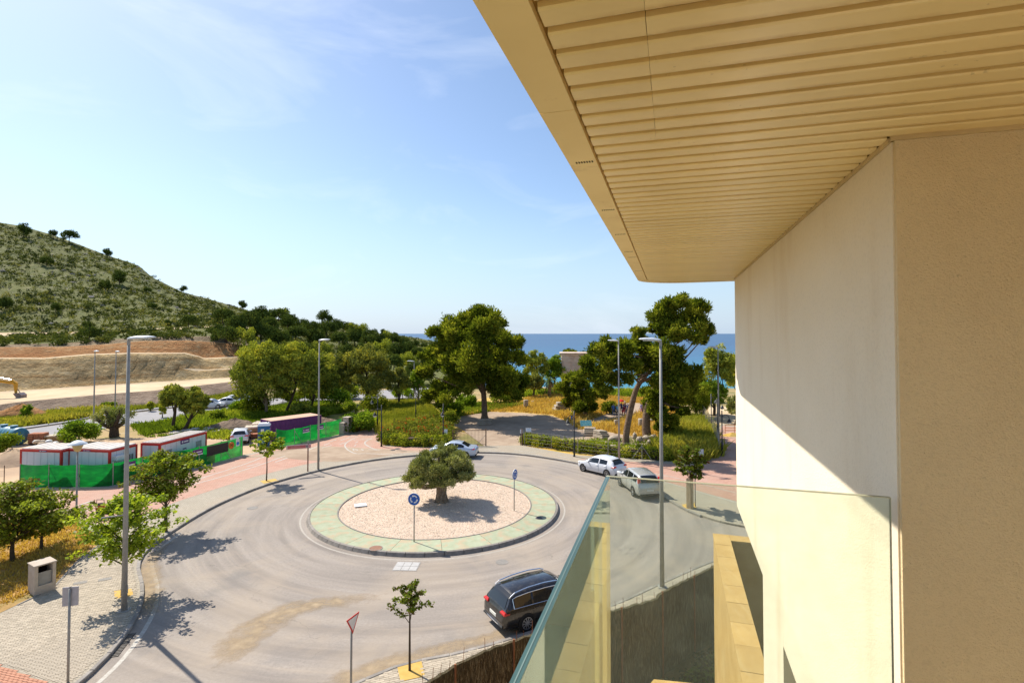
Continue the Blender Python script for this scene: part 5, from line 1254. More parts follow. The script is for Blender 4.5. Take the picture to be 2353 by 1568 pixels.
def car(label, spec, loc, rz, paint, rails=False, chrome=False, cat='car', spokes=10, grp=None, tail='wide'):
    t = thing('parked_car', label, cat, loc, rz, grp); st = spec['st']; xs = [s[0] for s in st]
    def at(x): return [float(np.interp(x, xs, [s[i] for s in st])) for i in range(1, 6)]
    X = sorted(set(xs + [float(v) for v in np.linspace(xs[0], xs[-1], 40)])); q = MB(); n = 15
    def ring(x):
        zl, zb, zr, wb, wr_ = at(x); k = wb / .91
        half = [(wb * .90, zl), (wb * .985, zl + .10), (wb * 1.0, zl + (zb - zl) * .55), (wb * .99, zb - .06), (wb * .955, zb), (wr_ + (wb * .955 - wr_) * .12, zb + (zr - zb) * .86), (wr_ * .90, zr - .012), ]
        return [(x, -y, z) for y, z in half] + [(x, 0, zr + .012)] + [(x, y, z) for y, z in reversed(half)]
    vs = []
    for x in X: vs += ring(x)
    fs = [(i * n + k, i * n + k + 1, (i + 1) * n + k + 1, (i + 1) * n + k) for i in range(len(X) - 1) for k in range(n - 1)]
    fs += [tuple(range(n - 1, -1, -1)), tuple((len(X) - 1) * n + k for k in range(n))] + [(i * n, (i + 1) * n, (i + 1) * n + n - 1, i * n + n - 1) for i in range(len(X) - 1)]
    body = smooth_by_angle(q.add(vs, fs).build('body', M[paint], t), 50)
    def side(x, u, sg, off=.006):                                # point on the side glass
        zl, zb, zr, wb, wr_ = at(x); y0, z0 = wb * .955, zb; y1, z1 = wr_ + (wb * .955 - wr_) * .12, zb + (zr - zb) * .86
        return Vector((x, sg * (y0 + (y1 - y0) * u + off), z0 + (z1 - z0) * u))
    for sg in (-1, 1):
        for x0, x1 in spec['win']:
            q = MB(); m_ = 8; vs = []
            for k in range(m_ + 1):
                x = x0 + (x1 - x0) * k / m_; vs += [side(x, .06, sg), side(x, .90, sg)]
            q.add(vs, [(2 * k, 2 * k + 1, 2 * k + 3, 2 * k + 2) for k in range(m_)]); w_ = q.build('window', M['car_glass'], t)
        if chrome:
            a, b = spec['win'][0][0] - .05, spec['win'][-1][1] + .04; lo = [side(a + (b - a) * k / 16, .03, sg, .010) for k in range(17)]; hi = [side(a + (b - a) * k / 16, .95, sg, .012) for k in range(17)]
            MB().tube(lo + hi[::-1] + [lo[0]], .012, 5).build('window_trim', M['chrome'], t)
        if rails:
            a, b = spec['win'][0][0] - .1, spec['win'][-1][1] - .35; pts = []
            for k in range(13):
                x = a + (b - a) * k / 12; zl, zb, zr, wb, wr_ = at(x); pts.append((x, sg * (wr_ * .95), zr + .02 + .045 * math.sin(math.pi * k / 12) ** .5))
            MB().tube(pts, .022, 6).build('roof_rail', M['chrome' if chrome else 'black_plastic'], t)
        for wx in spec['wheels']:                                # arch, tyre, rim
            zl, zb, zr, wb, wr_ = at(wx); r = spec['wr']; Mw = Matrix.Rotation(R(90) * -sg, 3, 'X')
            MB().lathe([(r * 1.13, 0), (r * 1.13, .004), (.01, .004)], 24, (wx, sg * (wb * 1.0 + .004), r + .01), Mw).build('wheel_arch', M['black_plastic'], t)
            wh = MB().lathe([(r * .62, -.10), (r * .96, -.10), (r, -.07), (r, .03), (r * .95, .055), (r * .70, .06), (r * .68, .03)], 26, (wx, sg * (wb - .03), r), Mw).build('wheel', M['tyre'], t, True)
            q = MB(); q.lathe([(r * .70, .035), (r * .70, .05), (r * .62, .05), (r * .60, .02), (.01, .012)], 24, (wx, sg * (wb - .03), r), Mw)
            for k in range(spokes):
                a = 2 * math.pi * k / spokes; c = Vector((math.cos(a) * r * .34, math.sin(a) * r * .34, .038)); q.box(Mw @ c + Vector((wx, sg * (wb - .03), r)), (r * .62, r * .10, .02), M=Mw @ Matrix.Rotation(a, 3, 'Z'))
            q.lathe([(r * .16, .03), (r * .14, .055), (.01, .058)], 12, (wx, sg * (wb - .03), r), Mw); q.build('rim', [M['rim']], wh)
        # mirror, door seams, handles
        x = spec['win'][-1][1] + .02; m_ = side(x, .12, sg, .10); MB().cbox(m_, (.13, .20, .13), .035).build('mirror', M[paint], t)
        for k, (x0, x1) in enumerate(spec['win'][-2:]):
            zl, zb, zr, wb, wr_ = at(x0); pts = [(x0 - .04, sg * (wb * f + .004), z) for f, z in ((.985, zl + .12), (1.0, zl + (zb - zl) * .55), (.99, zb - .06), (.957, zb + .01))]
            MB().tube(pts, .006, 4).build('door_seam', M['black_plastic'], t)
            zl, zb, zr, wb, wr_ = at(x0 + .12); MB().cbox((x0 + .14, sg * (wb * .992 + .012), zb - .11), (.19, .03, .03), .01).build('door_handle', M[paint], t)
    def across(x, u, off, wmul=.9):
        zl, zb, zr, wb, wr_ = at(x); return Vector((x, 0, 0)), zr, wr_
    for nm, (xa, xb) in (('rear_window', spec['rear']), ('windscreen', spec['wind'])):
        q = MB(); vs = []; m_ = 8; s_ = -1 if nm == 'rear_window' else 1
        for k in range(m_ + 1):
            x = xa + (xb - xa) * k / m_; zl, zb, zr, wb, wr_ = at(x); f = .84 if nm == 'rear_window' else .92
            for y in (-1, -.5, 0, .5, 1): vs.append((x + s_ * .012, y * wr_ * f * (1.0), zr + .014 - .018 * y * y + .004))
        q.add(vs, [(k * 5 + j, k * 5 + j + 1, (k + 1) * 5 + j + 1, (k + 1) * 5 + j) for k in range(m_) for j in range(4)]); q.build(nm, M['car_glass'], t, True)
    # lamps, plates, bumpers
    xr = st[2][0]; zl, zb, zr, wb, wr_ = at(xr)
    for sg in (-1, 1):
        q = MB()
        if tail == 'tall': q.cbox((xr + .10, sg * (wb * .86), zb + .16), (.16, .17, .62), .05)
        else: q.cbox((xr + .03, sg * (wb * .80), zb - .10), (.30, .36, .15), .05)
        q.build('tail_lamp', M['lamp_red'], t)
        xf = st[-4][0]; a_ = at(xf); MB().cbox((xf + .12, sg * a_[3] * .80, a_[1] - .08), (.42, .30, .13), .05).build('head_lamp', M['lamp_clear'], t)
    MB().cbox((xs[0] + .0, 0, st[1][1] + .30), (.03, .50, .115), .006).build('number_plate', M['plate'], t)
    MB().cbox((xs[0] + .04, 0, .34), (.14, spec['W'] * .84, .13), .04).build('bumper', M['black_plastic'], t)
    if chrome: MB().tube([(xs[0] + .45, -wb * .99, .36), (xs[0] + .10, -wb * .86, .36), (xs[0] - .015, -.5, .36), (xs[0] - .03, 0, .36), (xs[0] - .015, .5, .36), (xs[0] + .10, wb * .86, .36), (xs[0] + .45, wb * .99, .36)], .016, 5).build('bumper_trim', M['chrome'], t)
    return t
def heading(p, q): d = q - p; return math.atan2(d.y, d.x)
# black estate by the near kerb, tail towards the roundabout entry
pr, pf = P(1195, 1453), P(1330, 1410)
rz = heading(pr, pf); d = Vector((math.cos(rz), math.sin(rz), 0)); nrm = Vector((-d.y, d.x, 0))
car('black estate car with chrome trim parked beside the heather fence', EST, P(1210, 1449) + d * 1.36 + nrm * .86, rz, 'car_black', True, True)
rz = heading(P(1454, 1139), P(1421, 1113)); d = Vector((math.cos(rz), math.sin(rz), 0)); nrm = Vector((-d.y, d.x, 0))
car('silver off-roader with tall red tail lamps behind the glass', SUV, P(1454, 1139) + d * 1.28 - nrm * .88, rz, 'car_silver', False, False, spokes=6, tail='tall')
rz = heading(P(1394, 1096), P(1350, 1085)); d = Vector((math.cos(rz), math.sin(rz), 0)); nrm = Vector((-d.y, d.x, 0))
car('white hatchback at the far kerb ahead of the silver car', HAT, P(1394, 1096) + d * 1.24 - nrm * .82, rz, 'car_white', spokes=5)
car('pale blue saloon half hidden behind the olive tree', SED, P(1042, 1047), R(172), 'car_blue', spokes=8)
car('white car parked on the site beside the blue toilet', HAT, P(553, 1013), R(112), 'car_white', spokes=5)
g_ = 'white cars parked on the far road'
car('small white car leftmost of those on the far road', HAT, P(484, 937), R(12), 'car_white', grp=g_)
car('white car in the middle of those on the far road', SED, P(527, 932), R(14), 'car_white', grp=g_)
car('white car rightmost on the far road by the eucalyptus', SUV, P(556, 929), R(14), 'car_white', grp=g_)
car('white car seen between the trees in the parking place', SUV, P(763, 912), R(20), 'car_white')
# ------------------------------------------------------------------ street furniture
M['galv'] = surf('galvanised_steel', [(.29, .27, .24), (.38, .36, .325)], 5, 5, .55, .4, .1)
M['lamp_white'] = plain('white_lamp_shell', (.70, .72, .74), .35); M['black_iron'] = plain('black_iron', (.018, .019, .022), .45, .4)
M['lens'] = plain('lamp_lens', (.55, .55, .50), .3)
def street_lamp(label, b, h, rz, arm=.85, rad=.092, head=1.0, grp='tall street lamps', collar=True):
    t = thing('street_lamp', label, 'street lamp', b, rz, grp)
    MB().tube([(0, 0, 0), (0, 0, h * .5), (0, 0, h - .05)], [rad, rad * .78, rad * .5], 12).build('pole', M['galv'], t, True)
    MB().box((0, 0, .012), (rad * 3.6, rad * 3.6, .024)).build('base_plate', M['galv'], t)
    if collar: MB().cbox((rad * .97, 0, .85), (.012, rad * .9, .34), .004).build('service_door', M['galv'], t)
    MB().tube([(0, 0, h - .2), (0, 0, h), (.12 * head, 0, h + .04)], [rad * .62, rad * .6, rad * .45], 8).build('bracket', M['galv'], t)
    L = arm * head; q = MB(); ring = []
    prof = [(-.06, .07, .03), (.05, .13, .075), (.35, .17, .10), (.7, .165, .085), (.92, .12, .05), (1.0, .05, .02)]; vs = []; n = 12
    for u, wd, hh in prof:
        for k in range(n):
            a = 2 * math.pi * k / n; s_ = math.sin(a); vs.append((.02 + u * L, math.cos(a) * wd * head, h + .07 + (s_ * hh if s_ > 0 else s_ * hh * .45) * head + u * .06))
    q.add(vs, [(i * n + k, i * n + (k + 1) % n, (i + 1) * n + (k + 1) % n, (i + 1) * n + k) for i in range(len(prof) - 1) for k in range(n)] + [tuple(range(n - 1, -1, -1)), tuple((len(prof) - 1) * n + k for k in range(n))])
    hd = q.build('lamp_head', M['lamp_white'], t, True)
    MB().cbox((.02 + .55 * L, 0, h + .055), (L * .5, .20 * head, .03), .01).build('lens', M['lens'], hd)
    return t
lamp = street_lamp('tall street lamp nearest on the left pavement', P(285, 1401, .12), 11.1, R(10), 1.0, .112)
MB().tube([(0, 0, 3.9), (-.85, -.1, 3.85)], .03, 6).build('side_arm', M['galv'], lamp)
street_lamp('tall street lamp at the dropped kerb beside the brown sign', P(731, 1078, .12), 10.75, R(-8), .95)
street_lamp('tall street lamp standing behind the white hatchback', P(1422, 1058, .12), 10.65, R(178), .95)
street_lamp('tall street lamp seen through the glass by the heather fence', P(1521, 1347, .12), 11.0, R(175), .95, .105)
street_lamp('tall street lamp by the footpath at the building edge', P(1651, 1020, .12), 9.9, R(170), .9)
fg = 'street lamps on the far road'
street_lamp('far street lamp left of the pollarded tree', P(215, 977), 9.2, R(-40), 1.0, .10, 1.3, fg); street_lamp('far street lamp right of the other far lamp', P(264, 955), 8.9, R(-40), 1.0, .10, 1.3, fg)
street_lamp('far street lamp before the parking place left of the big pine', PD(952, 912, 95) if False else P(951, 918), 6.6, R(180), 1.0, .10, 1.2, fg)
# low lamp with cone hat
b = P(175, 1197, .12); t = thing('park_lamp', 'low lamp post with pale cone hat before the green fence', 'lamp', b)
MB().tube([(0, 0, 0), (0, 0, .9), (0, 0, .95), (0, 0, 4.25)], [.085, .085, .055, .05], 10).build('pole', M['galv'], t, True)
MB().lathe([(.05, 4.2), (.16, 4.27), (.30, 4.62), (.28, 4.64), (.02, 4.64)], 18).build('lantern', plain('amber_lantern', (.62, .45, .20), .35), t, True)
MB().lathe([(.02, 4.645), (.50, 4.65), (.49, 4.68), (.20, 4.86), (.03, 4.90), (.001, 4.90)], 20).build('hat', M['lamp_white'], t, True)
# black crook lamps
def crook_lamp(label, b, rz, h=4.2):
    t = thing('crook_lamp', label, 'lamp', b, rz, 'black crook lamps')
    MB().tube([(0, 0, 0), (0, 0, 1.25), (0, 0, 1.3), (0, 0, h)], [.085, .085, .055, .05], 10).build('pole', M['black_iron'], t, True)
    MB().lathe([(.12, 0), (.12, .06), (.09, .10)], 10).build('base_plate', M['black_iron'], t)
    pts = [(0, 0, h - 1.25)] + [(.34 - .34 * math.cos(a), 0, h - .75 + .34 * math.sin(a)) for a in np.linspace(0, math.pi * .95, 10)]
    pts.insert(1, (0.0, 0, h - .9)); MB().tube(pts, .028, 6).build('arm', M['black_iron'], t, True)
    x = .68; z = h - .85; ln = MB().lathe([(.03, z + .12), (.05, z + .02), (.10, z), (.13, z - .12), (.24, z - .20), (.24, z - .23)], 14, (x, 0, 0)).build('lantern', M['black_iron'], t, True)
    MB().lathe([(.19, z - .235), (.14, z - .36), (.02, z - .42)], 12, (x, 0, 0)).build('globe', M['lens'], ln, True)
    return t
for lb, px, rz in (('black crook lamp on the promenade bend before the vines', (876, 1025), R(180)), ('black crook lamp standing behind the bend lamp', (867, 985), R(180)), ('black crook lamp on the grass left of the big pine', (955, 963), R(180)), ('black crook lamp between the vines and the pale blue car', (1018, 1021), R(-90)), ('black crook lamp before the hedge and ruins', (1319, 1048), R(200)), ('black crook lamp on the footpath corner at the building edge', (1659, 1046), R(0)), ('black crook lamp farther along the footpath', (1648, 1002), R(20)), ('farthest black crook lamp along the footpath', (1634, 985), R(20))):
    crook_lamp(lb, P(*px, .12), rz)
# road signs
M['sign_blue'] = plain('blue_sign', (.012, .10, .42), .4); M['sign_white'] = plain('white_sign', (.75, .75, .75), .4); M['sign_red'] = plain('red_sign', (.60, .03, .025), .4); M['sign_back'] = plain('sign_back', (.46, .43, .45), .5, .4, .3)
def pole_(t, h, r=.035): MB().tube([(0, 0, 0), (0, 0, h)], r, 8).build('pole', M['galv'], t, True)
def round_sign(label, b, rz):
    t = thing('roundabout_sign', label, 'road sign', b, rz); pole_(t, 2.1); Mw = Matrix.Rotation(R(90), 3, 'X')
    pl = MB().lathe([(.33, 0), (.33, .02), (.30, .024), (.001, .024)], 28, (0, -.04, 2.30), Mw).build('plate', M['sign_blue'], t)
    MB().lathe([(.335, -.004), (.335, .026), (.315, .026)], 28, (0, -.04, 2.30), Mw, False).build('rim', M['sign_white'], pl)
    for k in range(3):
        q = MB(); a0 = k * 2.094 + .5; seg = [(a0 + 1.3 * i / 8) for i in range(9)]; vs = []
        for a in seg: vs += [(math.cos(a) * .15, -.0675, 2.30 + math.sin(a) * .15), (math.cos(a) * .215, -.0675, 2.30 + math.sin(a) * .215)]
        q.add(vs, [(2 * i, 2 * i + 1, 2 * i + 3, 2 * i + 2) for i in range(8)])
        a = seg[-1]; e = a + .42; q.add([(math.cos(a) * .11, -.0675, 2.3 + math.sin(a) * .11), (math.cos(a) * .255, -.0675, 2.3 + math.sin(a) * .255), (math.cos(e) * .185, -.0675, 2.3 + math.sin(e) * .185)], [(0, 1, 2)]); q.build('arrow', M['sign_white'], pl)
    return t
round_sign('blue roundabout sign at the near edge of the gravel', P(951, 1243, .2), R(-5)); round_sign('blue roundabout sign on the right of the gravel seen edge-on', P(1181, 1172, .2), R(62))
def yield_sign(label, b, rz, h=2.35, s_=.62):
    t = thing('yield_sign', label, 'road sign', b, rz); pole_(t, h + s_ * .3)
    tri = lambda k, y: [(-s_ / 2 * k, y, h + s_ * .29 * k + .06), (s_ / 2 * k, y, h + s_ * .29 * k + .06), (0, y, h - s_ * .58 * k + .06)]
    q = MB(); a, b_ = tri(1, -.045), tri(1, -.06); q.add(a + b_, [(0, 1, 2), (5, 4, 3), (0, 3, 4, 1), (1, 4, 5, 2), (2, 5, 3, 0)]); pl = q.build('plate', [M['sign_red']], t)
    MB().add(tri(.76, -.0625), [(2, 1, 0)]).build('face', M['sign_white'], pl); 
    MB().add(tri(.97, -.043), [(0, 1, 2)]).build('back', M['sign_back'], pl); return t
yield_sign('red and white yield sign beside the near sapling', P(806, 1607, .12), R(68)); yield_sign('yield sign turned away beside the tree guard', P(1597, 1163, .12), R(150), 2.2, .75)
b = P(156, 1566, .12); t = thing('road_sign', 'rectangular road sign seen from the back on the near pavement', 'road sign', b, R(12)); pole_(t, 3.0, .04)
MB().cbox((0, .05, 2.75), (.46, .03, .62), .012).build('plate', M['sign_back'], t); MB().box((0, .03, 2.75), (.05, .02, .66)).build('channel', M['galv'], t)
b = P(707, 1082, .12); t = thing('direction_sign', 'pinkish red direction sign with pale border on a brown post', 'sign', b, R(22))
MB().tube([(0, 0, 0), (0, 0, 2.3)], .05, 8).build('pole', plain('brown_post', (.16, .045, .03), .5), t, True); MB().tube([(0, 0, 2.3), (0, 0, 2.55)], .035, 8).build('pole_top', M['galv'], t)
q = MB(); q.cbox((-.72, -.02, 2.08), (1.9, .05, .34), .08); pl = q.build('panel', plain('pale_pink_border', (.72, .50, .50), .4), t)
MB().cbox((-.88, -.052, 2.08), (1.38, .012, .25), .02).build('field', plain('faded_red_field', (.55, .13, .14), .4), pl)
for k, (x, z, L) in enumerate(((-1.05, 2.13, .55), (-.75, 2.13, .2), (-.98, 2.04, .7), (-.62, 2.04, .1))): MB().box((x, -.060, z), (L, .004, .035)).build('lettering', plain('faded_lettering', (.62, .30, .30), .5), pl)
MB().box((-.08, -.047, 2.08), (.2, .004, .2)).build('pictogram', plain('grey_pictogram', (.30, .22, .22), .5), pl); MB().lathe([(.09, 0), (.09, .006), (.05, .006)], 14, (.13, -.046, 2.08), Matrix.Rotation(R(90), 3, 'X'), False).build('pictogram', M['sign_red'], pl)
# concrete meter boxes
M['concrete'] = surf('weathered_concrete', [(.46, .38, .30), (.58, .49, .40)], 3, 6, .9, .2, 0, .4, 25, .02, (1.2, (.36, .28, .21), .4))
def meter_box(label, b, rz, w_, d_, h_, grp=None, top='concrete'):
    t = thing('utility_box', label, 'utility box', b, rz, grp)
    q = MB(); q.cbox((-w_ / 2 + .06, 0, h_ / 2), (.12, d_, h_), .01); q.cbox((w_ / 2 - .06, 0, h_ / 2), (.12, d_, h_), .01); q.cbox((0, d_ / 2 - .04, h_ / 2), (w_ - .245, .08, h_), .01); q.cbox((0, -d_ / 2 + .06, .2), (w_ - .245, .12, .4), .01)
    q.build('casing', M['concrete'], t); MB().cbox((0, 0, h_ + .03), (w_ + .06, d_ + .06, .055), .012).build('roof', M['concrete'], t)
    MB().box((0, -d_ / 2 + .10, h_ * .42 + .1), (w_ - .26, .03, h_ * .5)).build('door', M['galv'], t); MB().box((0, d_ / 2 - .10, h_ / 2), (w_ - .26, .02, h_ - .1)).build('recess', M['dark_slot'], t); return t
meter_box('beige concrete utility box with open front on the dry plot', P(96, 1357, .1), R(58), .75, .75, 1.25)
mg = 'concrete boxes at the end of the green fence'
meter_box('taller concrete box at the end of the green fence', P(798, 996, .0), R(75), .85, .7, 1.9, mg); meter_box('lower concrete box with scribbled side by the green fence', P(788, 998, .0), R(75), .7, .6, 1.35, mg)
# litter bin
b = P(230, 1188, .12); t = thing('litter_bin', 'dark litter bin with orange band on the red promenade', 'litter bin', b)
MB().lathe([(.20, 0), (.22, .05), (.25, .85), (.23, .85), (.21, .1)], 14).build('drum', plain('bin_dark', (.035, .03, .028), .6), t, True); MB().lathe([(.253, .55), (.258, .8)], 14, cap=False).build('band', plain('bin_orange', (.45, .12, .03), .6), t); MB().tube([(-.24, 0, .85), (-.22, 0, 1.1), (.22, 0, 1.1), (.24, 0, .85)], .02, 6).build('hoop', M['black_iron'], t)
# covers and gratings in the road
def cover(label, px, r, z, mt, cat='manhole cover', n=18):
    p = P(*px, z); t = thing('manhole_cover', label, cat, p)
    MB().lathe([(r, -.003), (r, .006), (r * .9, .006)], n, cap=False).build('frame', M['kerb'], t)
    q = MB(); q.lathe([(r * .9, .0035), (.001, .0055)], n); q.build('lid', M[mt], t); return t
M['rusty_lid'] = surf('rusty_lid', [(.22, .11, .07), (.33, .17, .11)], 6, 6, .8, .3); M['grey_lid'] = surf('grey_lid', [(.20, .185, .165), (.29, .265, .235)], 6, 6, .8, .3); M['dark_lid'] = surf('dark_lid', [(.05, .045, .05), (.09, .08, .085)], 6, 5, .7, .3)
cover('rusty round cover in the green paved ring', (863, 1258), .37, .202, 'rusty_lid'); cover('dark round cover in the green ring on the right', (1238, 1189), .24, .202, 'dark_lid'); cover('round cover in the asphalt left of the island', (580, 1166), .35, .003, 'grey_lid'); cover('dark worn patch cover right of the floor grating', (1153, 1290), .33, .003, 'grey_lid'); cover('small dark cover on the promenade bend', (914, 1030), .3, .13, 'dark_lid')
for k, (px, lb) in enumerate((((207, 1362), 'left small grey slab set in the near pavement'), ((293, 1339), 'right small grey slab set in the near pavement'))):
    p = P(207 if k == 0 else 226, 1338 if k == 0 else 1337, .12); p = P((184, 241)[k], (1338, 1330)[k], .12); t = thing('pavement_cover', lb, 'cover', p, R(28)); MB().box((0, 0, .014), (.5, .28, .012)).build('slab', M['grey_lid'], t)
b = P(934, 1300); t = thing('floor_grating', 'pale square access cover of slabs set in the asphalt', 'cover', b, R(-3)); MB().box((0, 0, .004), (1.24, 1.02, .006)).build('frame', M['kerb'], t)
for i in range(3):
    for j in range(2): MB().cbox((-.39 + .39 * i, -.24 + .48 * j, .011), (.37, .46, .012), .004).build('slab', surf('pale_slab', [(.40, .385, .365), (.50, .48, .455)], 5), t)
b = P(300, 1472); t = thing('drain_grating', 'iron gutter grating at the kerb under the tree shadow', 'grating', P(281, 1480), heading(P(238, 1508), P(290, 1443))); MB().box((0, 0, .004), (1.6, .34, .006)).build('sump', M['dark_slot'], t)
for i in range(16): MB().box((-.75 + i * .1, 0, .012), (.035, .32, .012)).build('bar', M['grey_lid'], t)
p = P(828, 1160, .24); t = thing('white_board', 'white sheet lying on the gravel island', 'sheet', p, R(20)); MB().cbox((0, 0, .03), (.78, .55, .03), .01, M=Matrix.Rotation(R(3), 3, 'X')).build('board', M['sign_white'], t)
p = P(1172, 1300)
# wooden guard round the far tree
b = P(1585, 1166, .12); t = thing('tree_guard', 'pale wooden guard post around the red and green tree', 'tree guard', b)
M['pale_wood'] = surf('pale_wood', [(.46, .33, .19), (.58, .43, .26)], 4, 6, .85)
for k in range(4):
    a = R(45 + 90 * k); 
    for j in (-1, 1): MB().cbox((math.cos(a) * .17 - math.sin(a) * .07 * j, math.sin(a) * .17 + math.cos(a) * .07 * j, .95), (.03, .13, 1.9), .006, a).build('board', M['pale_wood'], t)
# ------------------------------------------------------------------ heather screen along the garden
hl = HL[8:104]
fo = Vector((hl[0].x, hl[0].y, .12)); hf = thing('heather_fence', 'brown heather screen fence with rusty posts curving round the garden', 'fence', fo)
g = random.Random(9); vs = []; fs = []; ll = resample([Vector((p.x, p.y, 0)) for p in hl], .16); off = .05
for i, p in enumerate(ll):
    d = (ll[min(i + 1, len(ll) - 1)] - ll[max(i - 1, 0)]).normalized(); nn = Vector((-d.y, d.x, 0)); top = 2.0 - .12 + g.uniform(-.035, .02)
    for s_, z in ((-1, -1.1), (-1, top), (1, top), (1, -1.1)): q_ = p + nn * off * s_ - fo; vs.append((q_.x, q_.y, z))
for i in range(len(ll) - 1):
    for k in range(3): fs.append((i * 4 + k, (i + 1) * 4 + k, (i + 1) * 4 + k + 1, i * 4 + k + 1))
MB().add(vs, fs).build('mat', M['heather'], hf)
gn = np.random.default_rng(4); n = 80000; ii = gn.integers(0, len(ll) - 1, n); co = np.empty((n, 3, 3)); L3 = np.array([tuple(p - fo) for p in ll]); L3[:, 2] = 0
base = L3[ii] + (L3[ii + 1] - L3[ii]) * gn.random((n, 1)); dd = L3[ii + 1] - L3[ii]; dd /= np.linalg.norm(dd, axis=1)[:, None]; nn_ = np.stack([-dd[:, 1], dd[:, 0], np.zeros(n)], 1)
base += nn_ * (np.where(gn.random(n) < .5, -1, 1) * (off + .005 + .03 * gn.random(n)))[:, None]; z0 = -1.05 + gn.random(n) * 2.75; lng = .14 + .26 * gn.random(n); w_ = .005 + .009 * gn.random(n)
base[:, 2] = z0; tip = base + dd * (gn.normal(size=n) * .05)[:, None] + nn_ * (gn.normal(size=n) * .015)[:, None]; tip[:, 2] = np.minimum(z0 + lng, 1.9 + .05 * gn.random(n))
co[:, 0] = base - dd * w_[:, None]; co[:, 1] = base + dd * w_[:, None]; co[:, 2] = tip
tag(link('twigs', np_mesh('twigs', co.reshape(-1, 3), 3, gn.random(n), M['twig']), hf), kind='stuff')
stk = resample([Vector((p.x, p.y, 0)) for p in hl], .28)
for i, p in enumerate(stk):
    if g.random() < .55:
        q_ = p - fo; d = Vector((g.gauss(0, .05), g.gauss(0, .05), 0)); MB().tube([(q_.x, q_.y, 1.5), (q_.x + d.x, q_.y + d.y, 2.02 + g.random() * .28)], .008, 4, False).build('stake', M['twig'] if False else M['rust'], hf)
for i, p in enumerate(resample([Vector((p.x, p.y, 0)) for p in hl], 2.1)):
    q_ = p - fo + Vector((.03, -.1, 0)); MB().tube([(q_.x, q_.y, -1.1), (q_.x, q_.y, 1.98)], .032, 8).build('post', M['rust'], hf)
# ------------------------------------------------------------------ the building site
M['cabin_white'] = surf('cabin_panel', [(.60, .62, .64), (.70, .72, .73)], 2, 5, .5, .35); M['cabin_red'] = plain('cabin_red_frame', (.50, .022, .014), .5); M['cabin_roof'] = surf('dusty_cabin_roof', [(.50, .46, .42), (.62, .57, .52)], 1.2, 6, .8, .2, 0, 0, 30, .02, (.5, (.52, .40, .29), .6))
M['site_purple'] = plain('purple_sign', (.10, .025, .16), .45); M['bars'] = plain('white_bars', (.72, .72, .72), .5); M['dark_pane'] = plain('dark_pane', (.03, .035, .04), .1, .5)
def quadframe(p, q, depth):
    """local frame of a box whose front bottom edge runs p->q"""
    d = q - p; L = d.length; return L, math.atan2(d.y, d.x)
def cabin(label, p, q, depth, h=2.6, front=(), side=(), grp='red framed site cabins'):
    L, rz = quadframe(p, q, depth); t = thing('site_cabin', label, 'site cabin', Vector((p.x, p.y, 0)), rz, grp)
    MB().box((L / 2, depth / 2, h / 2 + .03), (L - .06, depth - .06, h - .22)).build('wall', M['cabin_white'], t)
    n = max(2, int(L / .55)); 
    for s_, (cx, cy, w_, a_) in enumerate(((L / 2, 0, L, 0), (L, depth / 2, depth, 1))):
        q_ = MB(); m_ = max(2, int(w_ / .6))
        for i in range(1, m_): q_.box((w_ * i / m_, .024, h / 2) if s_ == 0 else (L - .024, w_ * i / m_, h / 2), (.018, .012, h - .35) if s_ == 0 else (.012, .018, h - .35))
        q_.build('panel_seams', plain('panel_seam', (.42, .44, .46), .5), t)
    for x in (.07, L - .07):
        for y in (.07, depth - .07): MB().box((x, y, h / 2), (.15, .15, h - .01)).build('corner_post', M['cabin_red'], t)
    for z in (h - .09, .09):
        for a, c, s_ in (((L / 2, .065, z), (L - .31, .14, .17), 0), ((L / 2, depth - .065, z), (L - .31, .14, .17), 0), ((.065, depth / 2, z), (.14, depth - .31, .17), 0), ((L - .065, depth / 2, z), (.14, depth - .31, .17), 0)): MB().box(a, c).build('rail', M['cabin_red'], t)
    rf = MB().cbox((L / 2, depth / 2, h + .03), (L - .14, depth - .14, .09), .03).build('roof', M['cabin_roof'], t)
    for i in range(1, 6): MB().box((L * i / 6, depth / 2, h + .085), (.05, depth - .3, .022)).build('roof_rib', M['cabin_roof'], rf)
    def on(face, u, z, w_, hh, off=.0):
        if face == 'f': return (u, .018 - off, z), (w_, .03, hh), (0, -1)
        return (L - .018 + off, u, z), (.03, w_, hh), (1, 0)
    for face, items in (('f', front), ('s', side)):
        for kind, u, z, w_, hh in items:
            c, s_, d = on(face, u, z, w_, hh)
            if kind == 'window':
                fr = MB().box(c, s_).build('window', M['bars'], t); c2, s2, d = on(face, u, z, w_ - .12, hh - .12, .012); MB().box(c2, s2).build('pane', M['dark_pane'], fr)
                for i in range(6):
                    c3, s3, d = on(face, u - w_ / 2 + .12 + (w_ - .24) * i / 5, z, .035, hh - .05, .03); MB().box(c3, s3).build('bar', M['bars'], fr)
            elif kind == 'door':
                fr = MB().box(c, s_).build('door', M['cabin_white'], t); c2, s2, d = on(face, u, z, w_ + .08, hh + .06, -.008); MB().box(c2, s2).build('frame', M['bars'], fr)
            elif kind == 'unit':
                c2, s2 = (c[0] + d[0] * .14, c[1] + d[1] * .14, z), (s_[0] + abs(d[0]) * .28, s_[1] + abs(d[1]) * .28, hh); MB().cbox(c2, s2, .03).build('air_conditioner', M['bars'], t)
            elif kind == 'sign':
                c2, s2, d = on(face, u, z, w_, hh, .01); sg = MB().box(c2, s2).build('sign', M['site_purple'], t)
                c3, s3, d = on(face, u + w_ * .12, z, w_ * .5, hh * .28, .014); MB().box(c3, s3).build('lettering', M['sign_white'], sg)
                c4, s4, d = on(face, u - w_ * .3, z, w_ * .16, hh * .42, .014); MB().box(c4, s4).build('emblem', M['sign_white'], sg)
    return t
